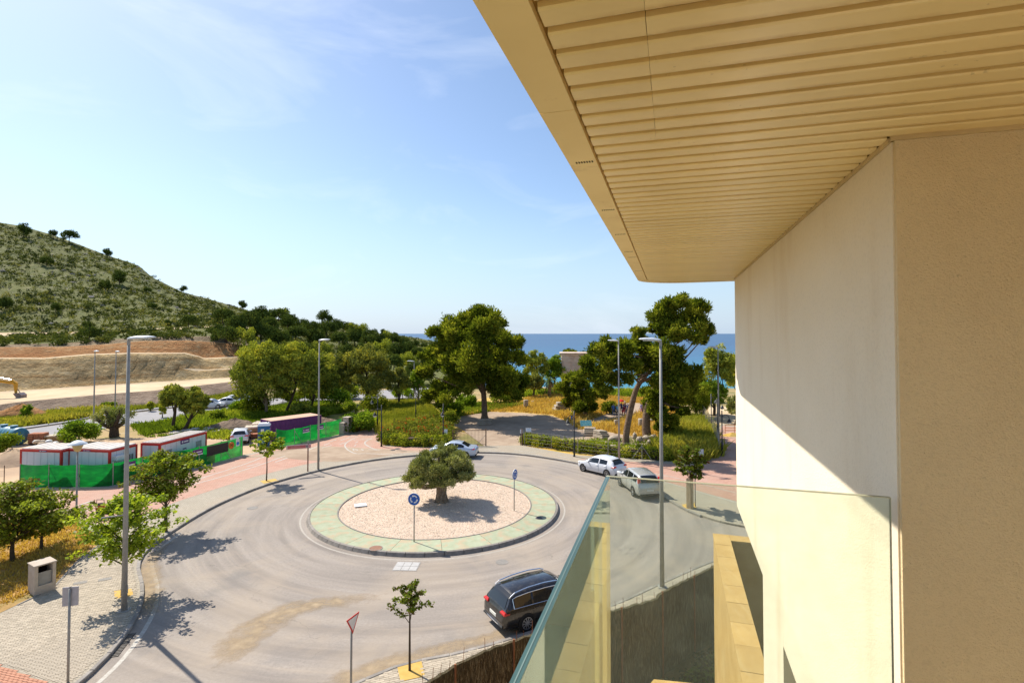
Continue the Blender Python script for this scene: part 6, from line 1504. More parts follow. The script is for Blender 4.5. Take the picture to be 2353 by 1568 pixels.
def C2(x, y, z=2.6): p = P(x, y, z); return Vector((p.x, p.y, 0))
cabin('leftmost white site cabin with red frame behind the green fence', C2(46, 1031), C2(141, 1034), 2.3, front=(('sign', 2.0, 2.51, .7, .1),))
cabin('middle white site cabin with air conditioner on its side', C2(156, 1030), C2(252, 1034), 2.5, front=(('sign', 1.7, 2.51, .7, .1),), side=(('window', 1.75, 1.45, .9, 1.1), ('unit', .7, 1.9, .8, .4)))
cabin('rightmost long white site cabin with barred windows and purple signs', C2(323, 1017), C2(367, 1018.5), 5.4, front=(('sign', .85, 1.2, .75, .35),), side=(('window', .95, 1.45, .8, 1.1), ('door', 2.7, 1.15, .85, 2.0), ('sign', 2.75, 2.25, 1.0, .36), ('window', 4.4, 1.5, .8, 1.1), ('sign', 2.7, 1.55, .4, .3)))
# green netted fences
def mk_net():
    m = NM('green_netting', .7, .2)
    c = m.ramp(m.noise(1.2, 6, .6, m.co((1, 1, 2.5))), [(.3, (.005, .16, .03)), (.55, (.008, .29, .04)), (.72, (.012, .46, .055))])
    m.base(c); 
    tl = m.n('ShaderNodeBsdfTranslucent'); m.l(c, tl.inputs[0]); x = m.n('ShaderNodeMixShader'); x.inputs[0].default_value = .5
    m.l(m.b.outputs[0], x.inputs[1]); m.l(tl.outputs[0], x.inputs[2])
    tr = m.n('ShaderNodeBsdfTransparent'); y = m.n('ShaderNodeMixShader'); m.l(m.rng(m.noise(.8, 5), .35, .7, .02, .10), y.inputs[0]); m.l(x.outputs[0], y.inputs[1]); m.l(tr.outputs[0], y.inputs[2]); m.l(y.outputs[0], m.out.inputs[0])
    return m.m
M['net'] = mk_net()
def net_fence(label, px, h, extra=None):
    pts = [P(x, y) for x, y in px]; o = pts[0]; t = thing('site_fence', label, 'fence', o, 0, 'green netted site fences'); line = resample(smooth_line(pts, 6), .25); g = random.Random(len(px))
    st = max(1, int(2.4 / .25)); idx = list(range(0, len(line), st))
    for a, b in zip(idx, idx[1:] + [len(line) - 1]):
        if b <= a: continue
        vs = []; rows = 7
        for i in range(a, b + 1):
            u = (i - a) / max(1, b - a); d = (line[min(i + 1, len(line) - 1)] - line[max(i - 1, 0)]).normalized(); nn = Vector((-d.y, d.x, 0))
            for r_ in range(rows):
                v = r_ / (rows - 1); bul = .10 * math.sin(u * math.pi) * math.sin(v * math.pi) * (1 if (a // st) % 2 else -.6) + g.gauss(0, .012); sag = -.06 * math.sin(u * math.pi) * v
                vs.append(line[i] - o + nn * bul + Vector((0, 0, .03 + (h - .03) * v + sag)))
        MB().add(vs, [(i * rows + r_, (i + 1) * rows + r_, (i + 1) * rows + r_ + 1, i * rows + r_ + 1) for i in range(b - a) for r_ in range(rows - 1)]).build('net_panel', M['net'], t, True)
    for i in idx + [len(line) - 1]:
        p = line[i] - o; MB().tube([(p.x, p.y, 0), (p.x, p.y, h + .05)], .03, 6).build('post', M['galv'], t)
        if (i // st) % 3 == 1: MB().tube([(p.x, p.y, h * .9), (p.x + .5, p.y + .9, 0)], .025, 5).build('brace', M['galv'], t)
    return t, line, o
nf1, l1, o1 = net_fence('long green netted fence in front of the white cabins', [(45, 1121), (150, 1122), (250, 1119), (300, 1106), (380, 1090), (460, 1072), (559, 1045)], 1.78)
nf2, l2, o2 = net_fence('green netted fence in front of the purple container', [(634, 1024), (662, 1026), (700, 1017), (738, 1008), (786, 996)], 1.75)
def board(name, parent, line, o, u, z, w_, h_, mat, side=-1):
    i = max(1, min(len(line) - 2, int(u * (len(line) - 1)))); p = line[i] - o; d = (line[i + 1] - line[i - 1]).normalized(); a = math.atan2(d.y, d.x); nn = Vector((-d.y, d.x, 0)) * side
    t = MB().box((0, 0, 0), (w_, .02, h_)).build(name, mat, parent, loc=p + nn * .16 + Vector((0, 0, z)), rz=a); return t
for nf, l, o, us in ((nf1, l1, o1, (.44, .735)), (nf2, l2, o2, (.42, .63))):
    for u in us:
        sg = board('site_sign', nf, l, o, u, 1.35, .95, .5, M['site_purple']); MB().box((0, -.012, -.19), (.93, .006, .1)).build('white_band', M['sign_white'], sg); MB().box((.12, -.012, .02), (.5, .006, .09)).build('lettering', M['sign_white'], sg)
        MB().add([(-.42, -.013, -.02), (-.22, -.013, -.02), (-.32, -.013, .14)], [(0, 1, 2)]).build('emblem', M['sign_white'], sg)
board('patch', nf1, l1, o1, .845, 1.22, 2.3, .85, surf('black_tarpaulin', [(.012, .012, .012), (.03, .03, .03)], 8, 6, .5, .4, 0, .6, 9, .05))
sg = board('speed_sign', nf1, l1, o1, .93, 1.25, .01, .01, M['sign_red']); MB().lathe([(.32, 0), (.32, .02), (.26, .02)], 24, M=Matrix.Rotation(R(90), 3, 'X'), cap=False).build('ring', M['sign_red'], sg); MB().lathe([(.27, .005), (.001, .012)], 24, M=Matrix.Rotation(R(90), 3, 'X'), cap=False).build('face', plain('orange_face', (.75, .26, .02), .5), sg)
cu = bpy.data.curves.new('numerals', 'FONT'); cu.body = '20'; cu.size = .36; cu.align_x = 'CENTER'; cu.align_y = 'CENTER'; cu.extrude = .003
to = bpy.data.objects.new('numerals', cu); COL.objects.link(to); dg = bpy.context.evaluated_depsgraph_get(); me = bpy.data.meshes.new_from_object(to.evaluated_get(dg)); COL.objects.unlink(to); bpy.data.objects.remove(to)
me.materials.clear(); me.materials.append(M['black_plastic']); o = link('numerals', me, sg, (0, -.03, 0)); o.rotation_euler = (R(90), 0, 0)
sg = board('notice', nf1, l1, o1, .965, 1.35, .42, .62, M['sign_white']); MB().lathe([(.16, 0), (.16, .01), (.001, .012)], 18, (0, -.012, -.05), Matrix.Rotation(R(90), 3, 'X')).build('emblem', plain('notice_blue', (.02, .16, .55), .5), sg); board('notice', nf1, l1, o1, .962, 1.72, .3, .22, M['sign_white'])
# purple container
a, b = PD(622.5, 967.5, 58.0), PD(738, 955.5, 62.5); HT = a.z; a.z = b.z = 0; L = (b - a).length; rz = math.atan2((b - a).y, (b - a).x)
t = thing('shipping_container', 'purple corrugated container with dusty roof behind the green fence', 'container', a, rz); M['purple'] = surf('purple_paint', [(.13, .022, .13), (.19, .038, .18)], 3, 5, .55, .35); D = 2.4; H = HT
q = MB(); vs = []; n = int(L / .14)
for i in range(n + 1):
    y = .0 if (i // 2) % 2 else .035
    vs += [(L * i / n, y + .02, .12), (L * i / n, y + .02, H - .1)]
q.add(vs, [(2 * i, 2 * i + 2, 2 * i + 3, 2 * i + 1) for i in range(n)]); q.build('side_wall', M['purple'], t)
q = MB(); vs = []; n = 18
for i in range(n + 1):
    x = .0 if (i // 2) % 2 else .035
    vs += [(x + .02, D * i / n, .12), (x + .02, D * i / n, H - .1)]
q.add(vs, [(2 * i, 2 * i + 1, 2 * i + 3, 2 * i + 2) for i in range(n)]); q.build('end_wall', M['purple'], t)
q = MB(); q.box((L / 2, D - .04, H / 2), (L, .05, H - .2)); q.box((L - .03, D / 2, H / 2), (.05, D - .1, H - .2)); q.build('rear_wall', M['purple'], t)
for x in (.05, L - .05):
    for y in (.05, D - .05): MB().box((x, y, H / 2), (.13, .13, H)).build('corner_post', M['purple'], t)
for z in (H - .06, .06):
    for c, s_ in (((L / 2, .05, z), (L - .24, .11, .12)), ((.05, D / 2, z), (.11, D - .24, .12)), ((L / 2, D - .05, z), (L - .24, .11, .12))): MB().box(c, s_).build('rail', M['purple'], t)
MB().cbox((L / 2, D / 2, H + .0), (L - .08, D - .08, .05), .015).build('roof', surf('salmon_dust_roof', [(.52, .32, .21), (.64, .43, .30)], .8, 6, .85), t)
# portable toilet
a = P(606, 1022); t = thing('portable_toilet', 'blue portable toilet with white roof beside the container', 'toilet', a, R(20)); M['toilet_blue'] = plain('toilet_blue', (.012, .12, .30), .45)
q = MB(); q.cbox((0, 0, 1.05), (1.1, 1.1, 2.0), .03); q.build('shell', M['toilet_blue'], t)
MB().cbox((0, -.562, 1.0), (.78, .025, 1.75), .01).build('door', M['toilet_blue'], t); MB().box((.2, -.58, 1.1), (.05, .02, .12)).build('handle', M['bars'], t)
for c, s_ in (((-.1, -.58, 1.62), (.3, .01, .26)), ((.562, .0, 1.62), (.012, .3, .24))): sg = MB().box(c, s_).build('notice', M['sign_white'], t)
for x in (-.3, .3): MB().box((x, .556, 1.0), (.06, .012, 1.7)).build('rib', M['toilet_blue'], t); MB().box((.556, x, 1.0), (.012, .06, 1.7)).build('rib', M['toilet_blue'], t)
MB().add([(-.62, -.62, 2.05), (.62, -.62, 2.05), (.62, .62, 2.05), (-.62, .62, 2.05), (-.45, -.4, 2.3), (.45, -.4, 2.3), (.45, .4, 2.3), (-.45, .4, 2.3)], [(3, 2, 1, 0), (4, 5, 6, 7), (0, 1, 5, 4), (1, 2, 6, 5), (2, 3, 7, 6), (3, 0, 4, 7)]).build('roof', M['bars'], t); MB().tube([(.3, .2, 2.25), (.3, .2, 2.5)], .05, 8).build('vent_pipe', M['black_plastic'], t)
# blue tank on its side
a = P(41, 1024); t = thing('storage_tank', 'ribbed blue storage tank lying on its side at the site edge', 'tank', a + Vector((-.3, .6, 0)), R(158)); M['tank'] = plain('tank_blue', (.05, .19, .27), .5)
Mt = Matrix.Rotation(R(90), 3, 'Y'); prof = [(.001, 0), (.78, 0), (.84, .06)]; x = .06
while x < 4.6: prof += [(.84, x + .1), (.88, x + .2), (.88, x + .45), (.84, x + .55)]; x += .6
prof += [(.78, x + .1), (.001, x + .12)]; MB().lathe(prof, 26, (0, 0, .88), Mt).build('shell', M['tank'], t, True)
for x in (1.2, 3.0): MB().lathe([(.3, 1.6), (.3, 1.85), (.34, 1.86), (.34, 1.93), (.001, 1.96)], 16, (x, 0, 0)).build('hatch', M['tank'], t)
for x in (.8, 3.6): MB().box((x, 0, .12), (.15, 1.3, .24)).build('cradle', M['pale_wood'], t)
# excavator on the track, its arm reaching into the picture
bk = PD(50, 917, 84); t = thing('excavator', 'yellow excavator with bucket lowered on the sandy track', 'excavator', (bk.x - 7.6, bk.y - 1.0, bk.z), R(6)); M['excav'] = plain('excavator_yellow', (.58, .28, .015), .5); M['steel'] = surf('worn_steel', [(.14, .11, .11), (.26, .21, .21)], 5, 5, .5, .4, .5)
MB().tube([(1.0, 0, 1.5), (2.4, 0, 3.6), (4.2, 0, 3.0), (6.7, 0, 2.55)], [.24, .30, .26, .22], 6).build('boom', M['excav'], t); MB().tube([(6.3, 0, 2.95), (6.9, 0, 2.5), (6.95, 0, 1.0)], [.22, .3, .16], 6).build('dipper', M['excav'], t); MB().tube([(4.0, 0, 3.5), (6.3, 0, 3.05)], .09, 8).build('ram', M['chrome'], t)
MB().tube([(6.9, .2, 1.8), (7.4, .2, 1.05)], .06, 6).build('bucket_link', M['steel'], t)
q = MB(); prof = [(6.9, 1.0), (7.7, 1.1), (8.15, .75), (8.1, .2), (7.8, -.05), (7.4, .35)]; vs = [(x, y, z) for y in (-.55, .55) for x, z in prof]; n = len(prof)
q.add(vs, [(i, (i + 1) % n, n + (i + 1) % n, n + i) for i in range(n)] + [tuple(range(n - 1, -1, -1)), tuple(range(n, 2 * n))]); bu = q.build('bucket', M['steel'], t)
for k in range(5): MB().box((7.85, -.45 + .225 * k, -.12), (.16, .08, .2)).build('tooth', M['steel'], bu)
MB().cbox((-.6, 0, 1.5), (3.6, 2.4, 1.1), .1).build('house', M['excav'], t); MB().cbox((.5, .75, 2.3), (1.4, 1.0, 1.5), .1).build('cab', M['dark_pane'], t)
for y in (-1.0, 1.0): MB().tube([(-1.9, y, .45), (1.9, y, .45)], .44, 12).build('track', M['black_plastic'], t)
# stacks, pallets, rubble on the site
M['brick_red'] = surf('brick_red', [(.34, .12, .06), (.46, .20, .11)], 4, 5, .9); M['pallet'] = surf('pallet_wood', [(.36, .21, .09), (.50, .32, .15)], 4, 5, .9); M['rub'] = surf('broken_slab', [(.52, .42, .31), (.68, .56, .43)], 2, 6, .95)
def stack(label, px, w_, d_, h_, rz, mat, top='rub', grp='stacked building materials on the site'):
    t = thing('material_stack', label, 'stack', P(*px), rz, grp); n = max(2, int(h_ / .16)); g = random.Random(int(px[0]))
    for i in range(3): MB().box((-w_ / 2 + .1 + (w_ - .2) * i / 2, 0, .06), (.1, d_, .12)).build('bearer', M['pallet'], t)
    for i in range(n):
        for k in range(3): MB().cbox((-w_ / 3 + w_ / 3 * k + g.gauss(0, .02), g.gauss(0, .03), .12 + (h_ - .12) * (i + .5) / n), (w_ / 3 - .02, d_ * g.uniform(.9, 1.0), (h_ - .12) / n - .015), .01).build('layer', M[mat if i < n - 1 else top], t)
    return t
for lb, px, w_, d_, h_, rz, mt, tp in (('brown timber stack right of the blue tank', (88, 1018), 1.4, 1.0, 1.1, .2, 'brick_red', 'brick_red'), ('long low timber stack before the far road', (125, 1016), 3.2, 1.0, .8, .25, 'pallet', 'rub'), ('dark pallet stack behind the timber stack', (178, 998), 1.6, 1.0, .9, .2, 'brick_red', 'brick_red'), ('pallet stack with beige top behind the long cabin', (600, 988), 2.0, 1.4, .9, .3, 'pallet', 'rub'), ('yellow crate stack behind the long cabin', (625, 1004 - 20), 1.2, 1.0, .8, .3, 'pallet', 'pallet'), ('brick pallet beside the purple container', (588, 1000), 2.2, 1.3, 1.1, .3, 'pallet', 'rub'), ('red brick pallet before the rubble', (573, 1006), 1.8, .8, .5, .4, 'brick_red', 'brick_red')): stack(lb, px, w_, d_, h_, rz, mt, tp)
q = MB(); g = random.Random(31); poly = [(p.x, p.y) for p in PP([(560, 985), (600, 975), (700, 962), (690, 972), (640, 985), (600, 995)])]
for x, y, z in scatter(poly, 260, 31):
    s_ = .2 + .6 * g.random() ** 2; q.cbox((x, y, .1 + g.random() * .45), (s_, s_ * g.uniform(.5, 1), s_ * .3), .03, M=Matrix.Rotation(g.random() * 6, 3, 'Z') @ Matrix.Rotation(g.gauss(0, .4), 3, 'X'))
tag(q.build('rubble', M['rub']), 'heap of pale broken slabs and rubble behind the purple container', 'rubble', kind='stuff')
q = MB()
for x, y, z in scatter([(p.x, p.y) for p in PP([(395, 995), (470, 985), (520, 985), (520, 992), (440, 1003), (400, 1004)])], 70, 32):
    s_ = .3 + .9 * g.random() ** 2; q.cbox((x, y, .08 + g.random() * .2), (s_, s_ * .6, .12), .02, M=Matrix.Rotation(g.random() * 6, 3, 'Z') @ Matrix.Rotation(g.gauss(0, .15), 3, 'X'))
tag(q.build('rubble', M['cabin_roof']), 'pale sheets and offcuts strewn behind the long cabin', 'rubble', kind='stuff')
def mound(label, px, w_, d_, h_, mat, seed):
    g = np.random.default_rng(seed); q = MB(); n = 24; vs = []; p0 = P(*px)
    for j in range(9):
        v = j / 8
        for i in range(n):
            a = 2 * math.pi * i / n; r_ = (1 - v) * (1 + .12 * math.sin(3 * a + seed) + .05 * g.normal()); vs.append((math.cos(a) * r_ * w_ / 2, math.sin(a) * r_ * d_ / 2, h_ * (v ** .85) * (1 + .05 * g.normal()) - .02))
    q.add(vs, [(j * n + i, j * n + (i + 1) % n, (j + 1) * n + (i + 1) % n, (j + 1) * n + i) for j in range(8) for i in range(n)]); o = q.build('earth_mound', M[mat], None, True, p0); return tag(o, label, 'mound')
mound('reddish earth mound at the foot of the bank', (50, 957), 9, 5, 1.8, 'cut_orange', 3); mound('sandy mound left of the first cabin', (28, 1062), 5, 4, 1.3, 'sand', 4); mound('long earth heap behind the container', (700, 972), 11, 4, 1.2, 'bank', 5); mound('earth heap between the long cabin and the container', (540, 985), 8, 4, 1.3, 'bank', 6); mound('straw coloured heap on the footpath at the building edge', (1682, 1003), 3.2, 1.6, .5, 'yellow_field', 7)
p = P(92, 1024); t = thing('debris_pile', 'white plastic sacks on pallets beside the blue tank', 'debris', p); g = random.Random(3)
for k in range(7): MB().lathe([(.001, 0), (.3, .05), (.32, .2), (.18, .34), (.001, .36)], 8, (g.gauss(0, .8), g.gauss(0, .4), .1 + .1 * (k % 3))).build('sack', M['bars' if k % 2 else 'rub'], t, True)
# ------------------------------------------------------------------ the ruins
M['ashlar'] = surf('old_ashlar', [(.58, .43, .33), (.72, .57, .46), (.80, .67, .56)], 1.5, 7, .9, .2, 0, .5, 14, .03, (.6, (.42, .27, .18), .5)); M['old_stone'] = surf('old_grey_stone', [(.33, .27, .20), (.47, .40, .315)], 3, 6, .9, .2, 0, .6, 16, .03, (1.0, (.34, .26, .18), .4))
pt = PD(1317, 900, 108); tw = 4.7; t = thing('stone_tomb', 'square ancient stone tomb tower rising among the trees', 'monument', (pt.x, pt.y, -.3), R(-4)); ztop = PD(1317, 812, 108).z + .3
zz = 0; g = random.Random(6); row = 0
while zz < ztop - .75:
    hh = .62; n = 4; vs = 0
    for f in range(4):
        M4 = Matrix.Rotation(R(90) * f, 3, 'Z'); x = -tw / 2
        while x < tw / 2 - .05:
            L = min(g.uniform(.9, 1.5), tw / 2 - x); MB().cbox(M4 @ Vector((x + L / 2, -tw / 2 + .2, zz + hh / 2)), (L - .015, .38 + g.uniform(-.01, .02), hh - .012), .015, M=M4).build('stone_block', M['ashlar'], t); x += L
    zz += hh; row += 1
MB().box((0, 0, zz / 2 - .05), (tw - .6, tw - .6, zz)).build('core', M['ashlar'], t)
MB().cbox((0, 0, zz + .2), (tw + .25, tw + .25, .38), .05).build('cornice', M['ashlar'], t); MB().cbox((0, 0, zz + .5), (tw + .7, tw + .7, .26), .06).build('cornice', M['ashlar'], t)
def stone(label, px, dims, rz, kind='block', tilt=0.0, mat='old_stone'):
    t = thing('ruin_stone', label, 'stone', P(*px), rz, 'carved stones on the ruins field'); w_, d_, h_ = dims
    if kind == 'drum':
        o = MB().lathe([(w_ / 2 * .95, 0), (w_ / 2, .05), (w_ / 2 * .96, h_ * .5), (w_ / 2, h_ - .04), (w_ / 2 * .93, h_)], 14).build('drum', M[mat], t, True); MB().lathe([(w_ / 2 * .3, h_ + .001), (w_ / 2 * .28, h_ + .01)], 8).build('socket', M['dark_slot'], t)
    elif kind == 'steps':
        for k, (f, z) in enumerate(((1, 0), (.78, .33), (.56, .66))): MB().cbox((0, 0, (z + .165) * h_ / 1), (w_ * f, d_ * f, .325 * h_), .04).build('step', M[mat], t)
    elif kind == 'cornice':
        for k, (f, z, hh) in enumerate(((1, .0, .38), (.92, .38, .2), (.80, .58, .16), (.66, .74, .26))): MB().cbox((0, (1 - f) * d_ * .4, (z + hh / 2) * h_), (w_ * (1 if k % 2 == 0 else .96), d_ * f, hh * h_ - .01), .05, M=Matrix.Rotation(tilt, 3, 'Y')).build('moulding', M[mat], t)
    else:
        bm = bmesh.new(); bmesh.ops.create_icosphere(bm, subdivisions=2, radius=1); g = random.Random(int(px[0] * 3))
        for v in bm.verts: v.co = Vector((v.co.x * w_ / 2 * g.uniform(.85, 1.1), v.co.y * d_ / 2 * g.uniform(.85, 1.1), v.co.z * h_ * .6 * g.uniform(.85, 1.1) + h_ * .45))
        me = bpy.data.meshes.new('boulder'); bm.to_mesh(me); bm.free(); me.materials.append(M[mat]); link('boulder', me, t)
    return t
stone('left half of a moulded cornice stone lying in the grass', (1355, 1000), (1.3, 1.1, .9), R(-10), 'cornice'); stone('moulded cornice stone with square end lying in the grass', (1382, 1006), (1.15, 1.7, .85), R(28), 'cornice', .1)
stone('upright square stone post on the golden grass', (1208, 936), (.75, .75, 1.2), 0, 'drum'); stone('stepped stone base in the golden grass', (1290, 944), (2.6, 2.2, 1.35), R(5), 'steps'); stone('small upright drum near the path', (1415, 978), (.5, .5, .75), 0, 'drum'); stone('dark column drum between the pine trunks', (1473, 981), (.8, .8, 1.05), 0, 'drum')
stone('square block at the foot of the big pine, front one', (1106, 975), (1.0, .9, .7), R(5), 'cornice'); stone('square block at the foot of the big pine, right one', (1122, 974), (.9, .8, .65), R(-8), 'cornice')
for lb, px, dm in (('flat grey slab before the hedge posts', (1402, 1034), (2.0, 1.3, .55)), ('grey slab left of the leaning trunk', (1411, 1013), (1.5, .9, .6)), ('boulder right of the leaning trunk', (1458, 1008), (.5, .5, .7)), ('round boulder beside the rear pine', (1469, 1015), (.9, .8, .6)), ('boulder at the rear pine roots', (1485, 1010), (1.0, .8, .5)), ('pale boulder before the rear pine', (1500, 1010), (.9, .7, .6)), ('yellowish small block on bare soil', (1492, 1023), (.7, .6, .6)), ('pale flat stone beside the path', (1490, 968), (1.2, .8, .4))): stone(lb, px, dm, R(px[0] % 40), 'block')
# information panels
def panel(label, px, w_, h_, hgt, rz, mat, tilt=50):
    t = thing('info_panel', label, 'sign', P(*px), rz)
    for x in (-w_ * .35, w_ * .35): MB().tube([(x, 0, 0), (x, 0, hgt)], .03, 6).build('leg', M['black_iron'], t)
    MB().cbox((0, -.05, hgt), (w_, h_, .04), .01, M=Matrix.Rotation(R(tilt), 3, 'X')).build('board', mat, t); return t
def mk_panel():
    m = NM('teal_panel', .3, .5); c = m.ramp(m.noise(5, 5), [(.35, (.10, .42, .45)), (.6, (.30, .60, .58)), (.75, (.62, .74, .66))]); m.base(c); return m.m
panel('teal information panel at the edge of the clearing', (1346, 990), 1.35, .75, .95, R(5), mk_panel(), 55); panel('small white panel above the hedge', (1214, 1020), .55, .4, 1.5, R(5), M['sign_white'], 60); panel('small white notice on the gate post side', (1198, 1024), .3, .4, 1.5, 0, M['sign_white'], 80); panel('white notice left of the gate', (1024, 1020), .35, .5, 1.3, 0, M['sign_white'], 80); panel('small white cabinet notice by the footpath corner', (1610, 1062), .45, .6, .9, 0, M['sign_white'], 85)
# gate and fences
M['gate_iron'] = surf('brown_gate_iron', [(.10, .055, .035), (.17, .10, .065)], 8, 4, .7)
a, b = P(1040, 1027), P(1116, 1026); L = (b - a).length; t = thing('iron_gate', 'brown barred gate leaf left open at the clearing', 'gate', a, math.atan2((b - a).y, (b - a).x)); 
for z in (.25, 1.7): MB().box((L / 2, 0, z), (L, .05, .06)).build('rail', M['gate_iron'], t)
for k in range(int(L / .14)): MB().box((.07 + k * .14, 0, .975), (.025, .025, 1.40)).build('bar', M['gate_iron'], t)
MB().tube([(L, 0, 0), (L, 0, 1.85)], .06, 8).build('post', M['gate_iron'], t); MB().tube([(0, 0, 0), (0, 0, 1.75)], .05, 8).build('post', M['gate_iron'], t); MB().tube([(L - .9, 0, .28), (L - .04, 0, 1.2)], .02, 5).build('brace', M['galv'], t)
t = thing('gate_post', 'lone brown gate post right of the opening', 'post', P(1199, 1025)); MB().tube([(0, 0, 0), (0, 0, 1.75)], .06, 8).build('shaft', M['gate_iron'], t); MB().lathe([(.07, 1.75), (.07, 1.8), (.001, 1.83)], 8).build('cap', M['gate_iron'], t)
def wire_fence(label, pts, h, step, mat='galv', braces=(), mesh=True):
    o = pts[0]; t = thing('wire_fence', label, 'fence', o); l = resample(pts, step)
    for i, p in enumerate(l):
        q_ = p - o; MB().tube([(q_.x, q_.y, 0), (q_.x, q_.y, h)], .028, 6).build('post', M[mat], t)
        if i in braces:
            for s_ in (-1, 1):
                d = (l[min(i + 1, len(l) - 1)] - l[max(0, i - 1)]).normalized() * s_ * 1.0; MB().tube([(q_.x, q_.y, h * .9), (q_.x + d.x, q_.y + d.y, 0)], .022, 5).build('brace', M[mat], t)
    for z in np.linspace(.15, h - .05, 5 if mesh else 3): MB().tube([(p.x - o.x, p.y - o.y, z) for p in l], .006, 3, False).build('wire', M[mat], t)
    return t
wire_fence('wire fence with braced posts along the ruins hedge', smooth_line(PP([(1205, 1024), (1260, 1031), (1320, 1041), (1385, 1050), (1450, 1057), (1545, 1063)]), 4), 1.55, 3.1, 'galv', (4, 7))
wire_fence('tall grey fence along the footpath', smooth_line(PP([(1652, 1047), (1646, 1020), (1632, 990), (1618, 968), (1605, 950)]), 4), 1.9, 1.6)
wire_fence('low post fence on the grass left of the big pine', smooth_line(PP([(905, 985), (950, 975), (1000, 965), (1030, 958)]), 4), 1.3, 2.2, 'gate_iron')
wire_fence('rusty post fence at the picture edge beyond the green fence', smooth_line(PP([(-120, 1123), (-30, 1122), (42, 1121)]), 4), 1.7, 2.0, 'gate_iron')
b0 = P(1665, 995, .12); t = thing('barrier', 'low orange and white barrier across the footpath', 'barrier', b0, 0)
for z in (.35, .65, .95): MB().box((1.1, 0, z), (2.2, .03, .07)).build('rail', plain('barrier_orange', (.62, .25, .08), .6), t)
for x in (.05, 1.1, 2.15): MB().box((x, .03, .5), (.06, .03, 1.0)).build('leg', plain('barrier_orange_leg', (.55, .22, .08), .6), t)
# ------------------------------------------------------------------ people on the ruins field
def skinned(verts, edges, rads, root=0, sub=1):
    me = bpy.data.meshes.new('skin'); me.from_pydata([Vector(v) for v in verts], edges, []); o = bpy.data.objects.new('skin', me); COL.objects.link(o)
    o.modifiers.new('skin', 'SKIN'); sv = me.skin_vertices[0].data
    for i, r in enumerate(rads): sv[i].radius = (r, r) if not hasattr(r, '__len__') else r
    for i in range(len(verts)): sv[i].use_root = (i == root)
    ss = o.modifiers.new('s', 'SUBSURF'); ss.levels = sub; ss.render_levels = sub
    dg = bpy.context.evaluated_depsgraph_get(); m2 = bpy.data.meshes.new_from_object(o.evaluated_get(dg)); COL.objects.unlink(o); bpy.data.objects.remove(o); return m2
M['skin'] = plain('skin', (.42, .25, .17), .6); M['hair_dark'] = plain('dark_hair', (.03, .02, .015), .6); M['hair_light'] = plain('light_hair', (.42, .33, .20), .6); M['shoe'] = plain('shoe', (.04, .04, .045), .6)
CL = {k: plain('cloth_' + k, v, .85, .1) for k, v in dict(blue=(.10, .22, .55), cyan=(.08, .38, .55), red=(.60, .03, .03), dark=(.035, .035, .06), navy=(.03, .045, .14), grey=(.22, .20, .24), pink=(.62, .30, .36), lilac=(.42, .36, .60), yellow=(.70, .52, .03), wine=(.18, .03, .05), white=(.65, .63, .60), jeans=(.07, .11, .22)).items()}
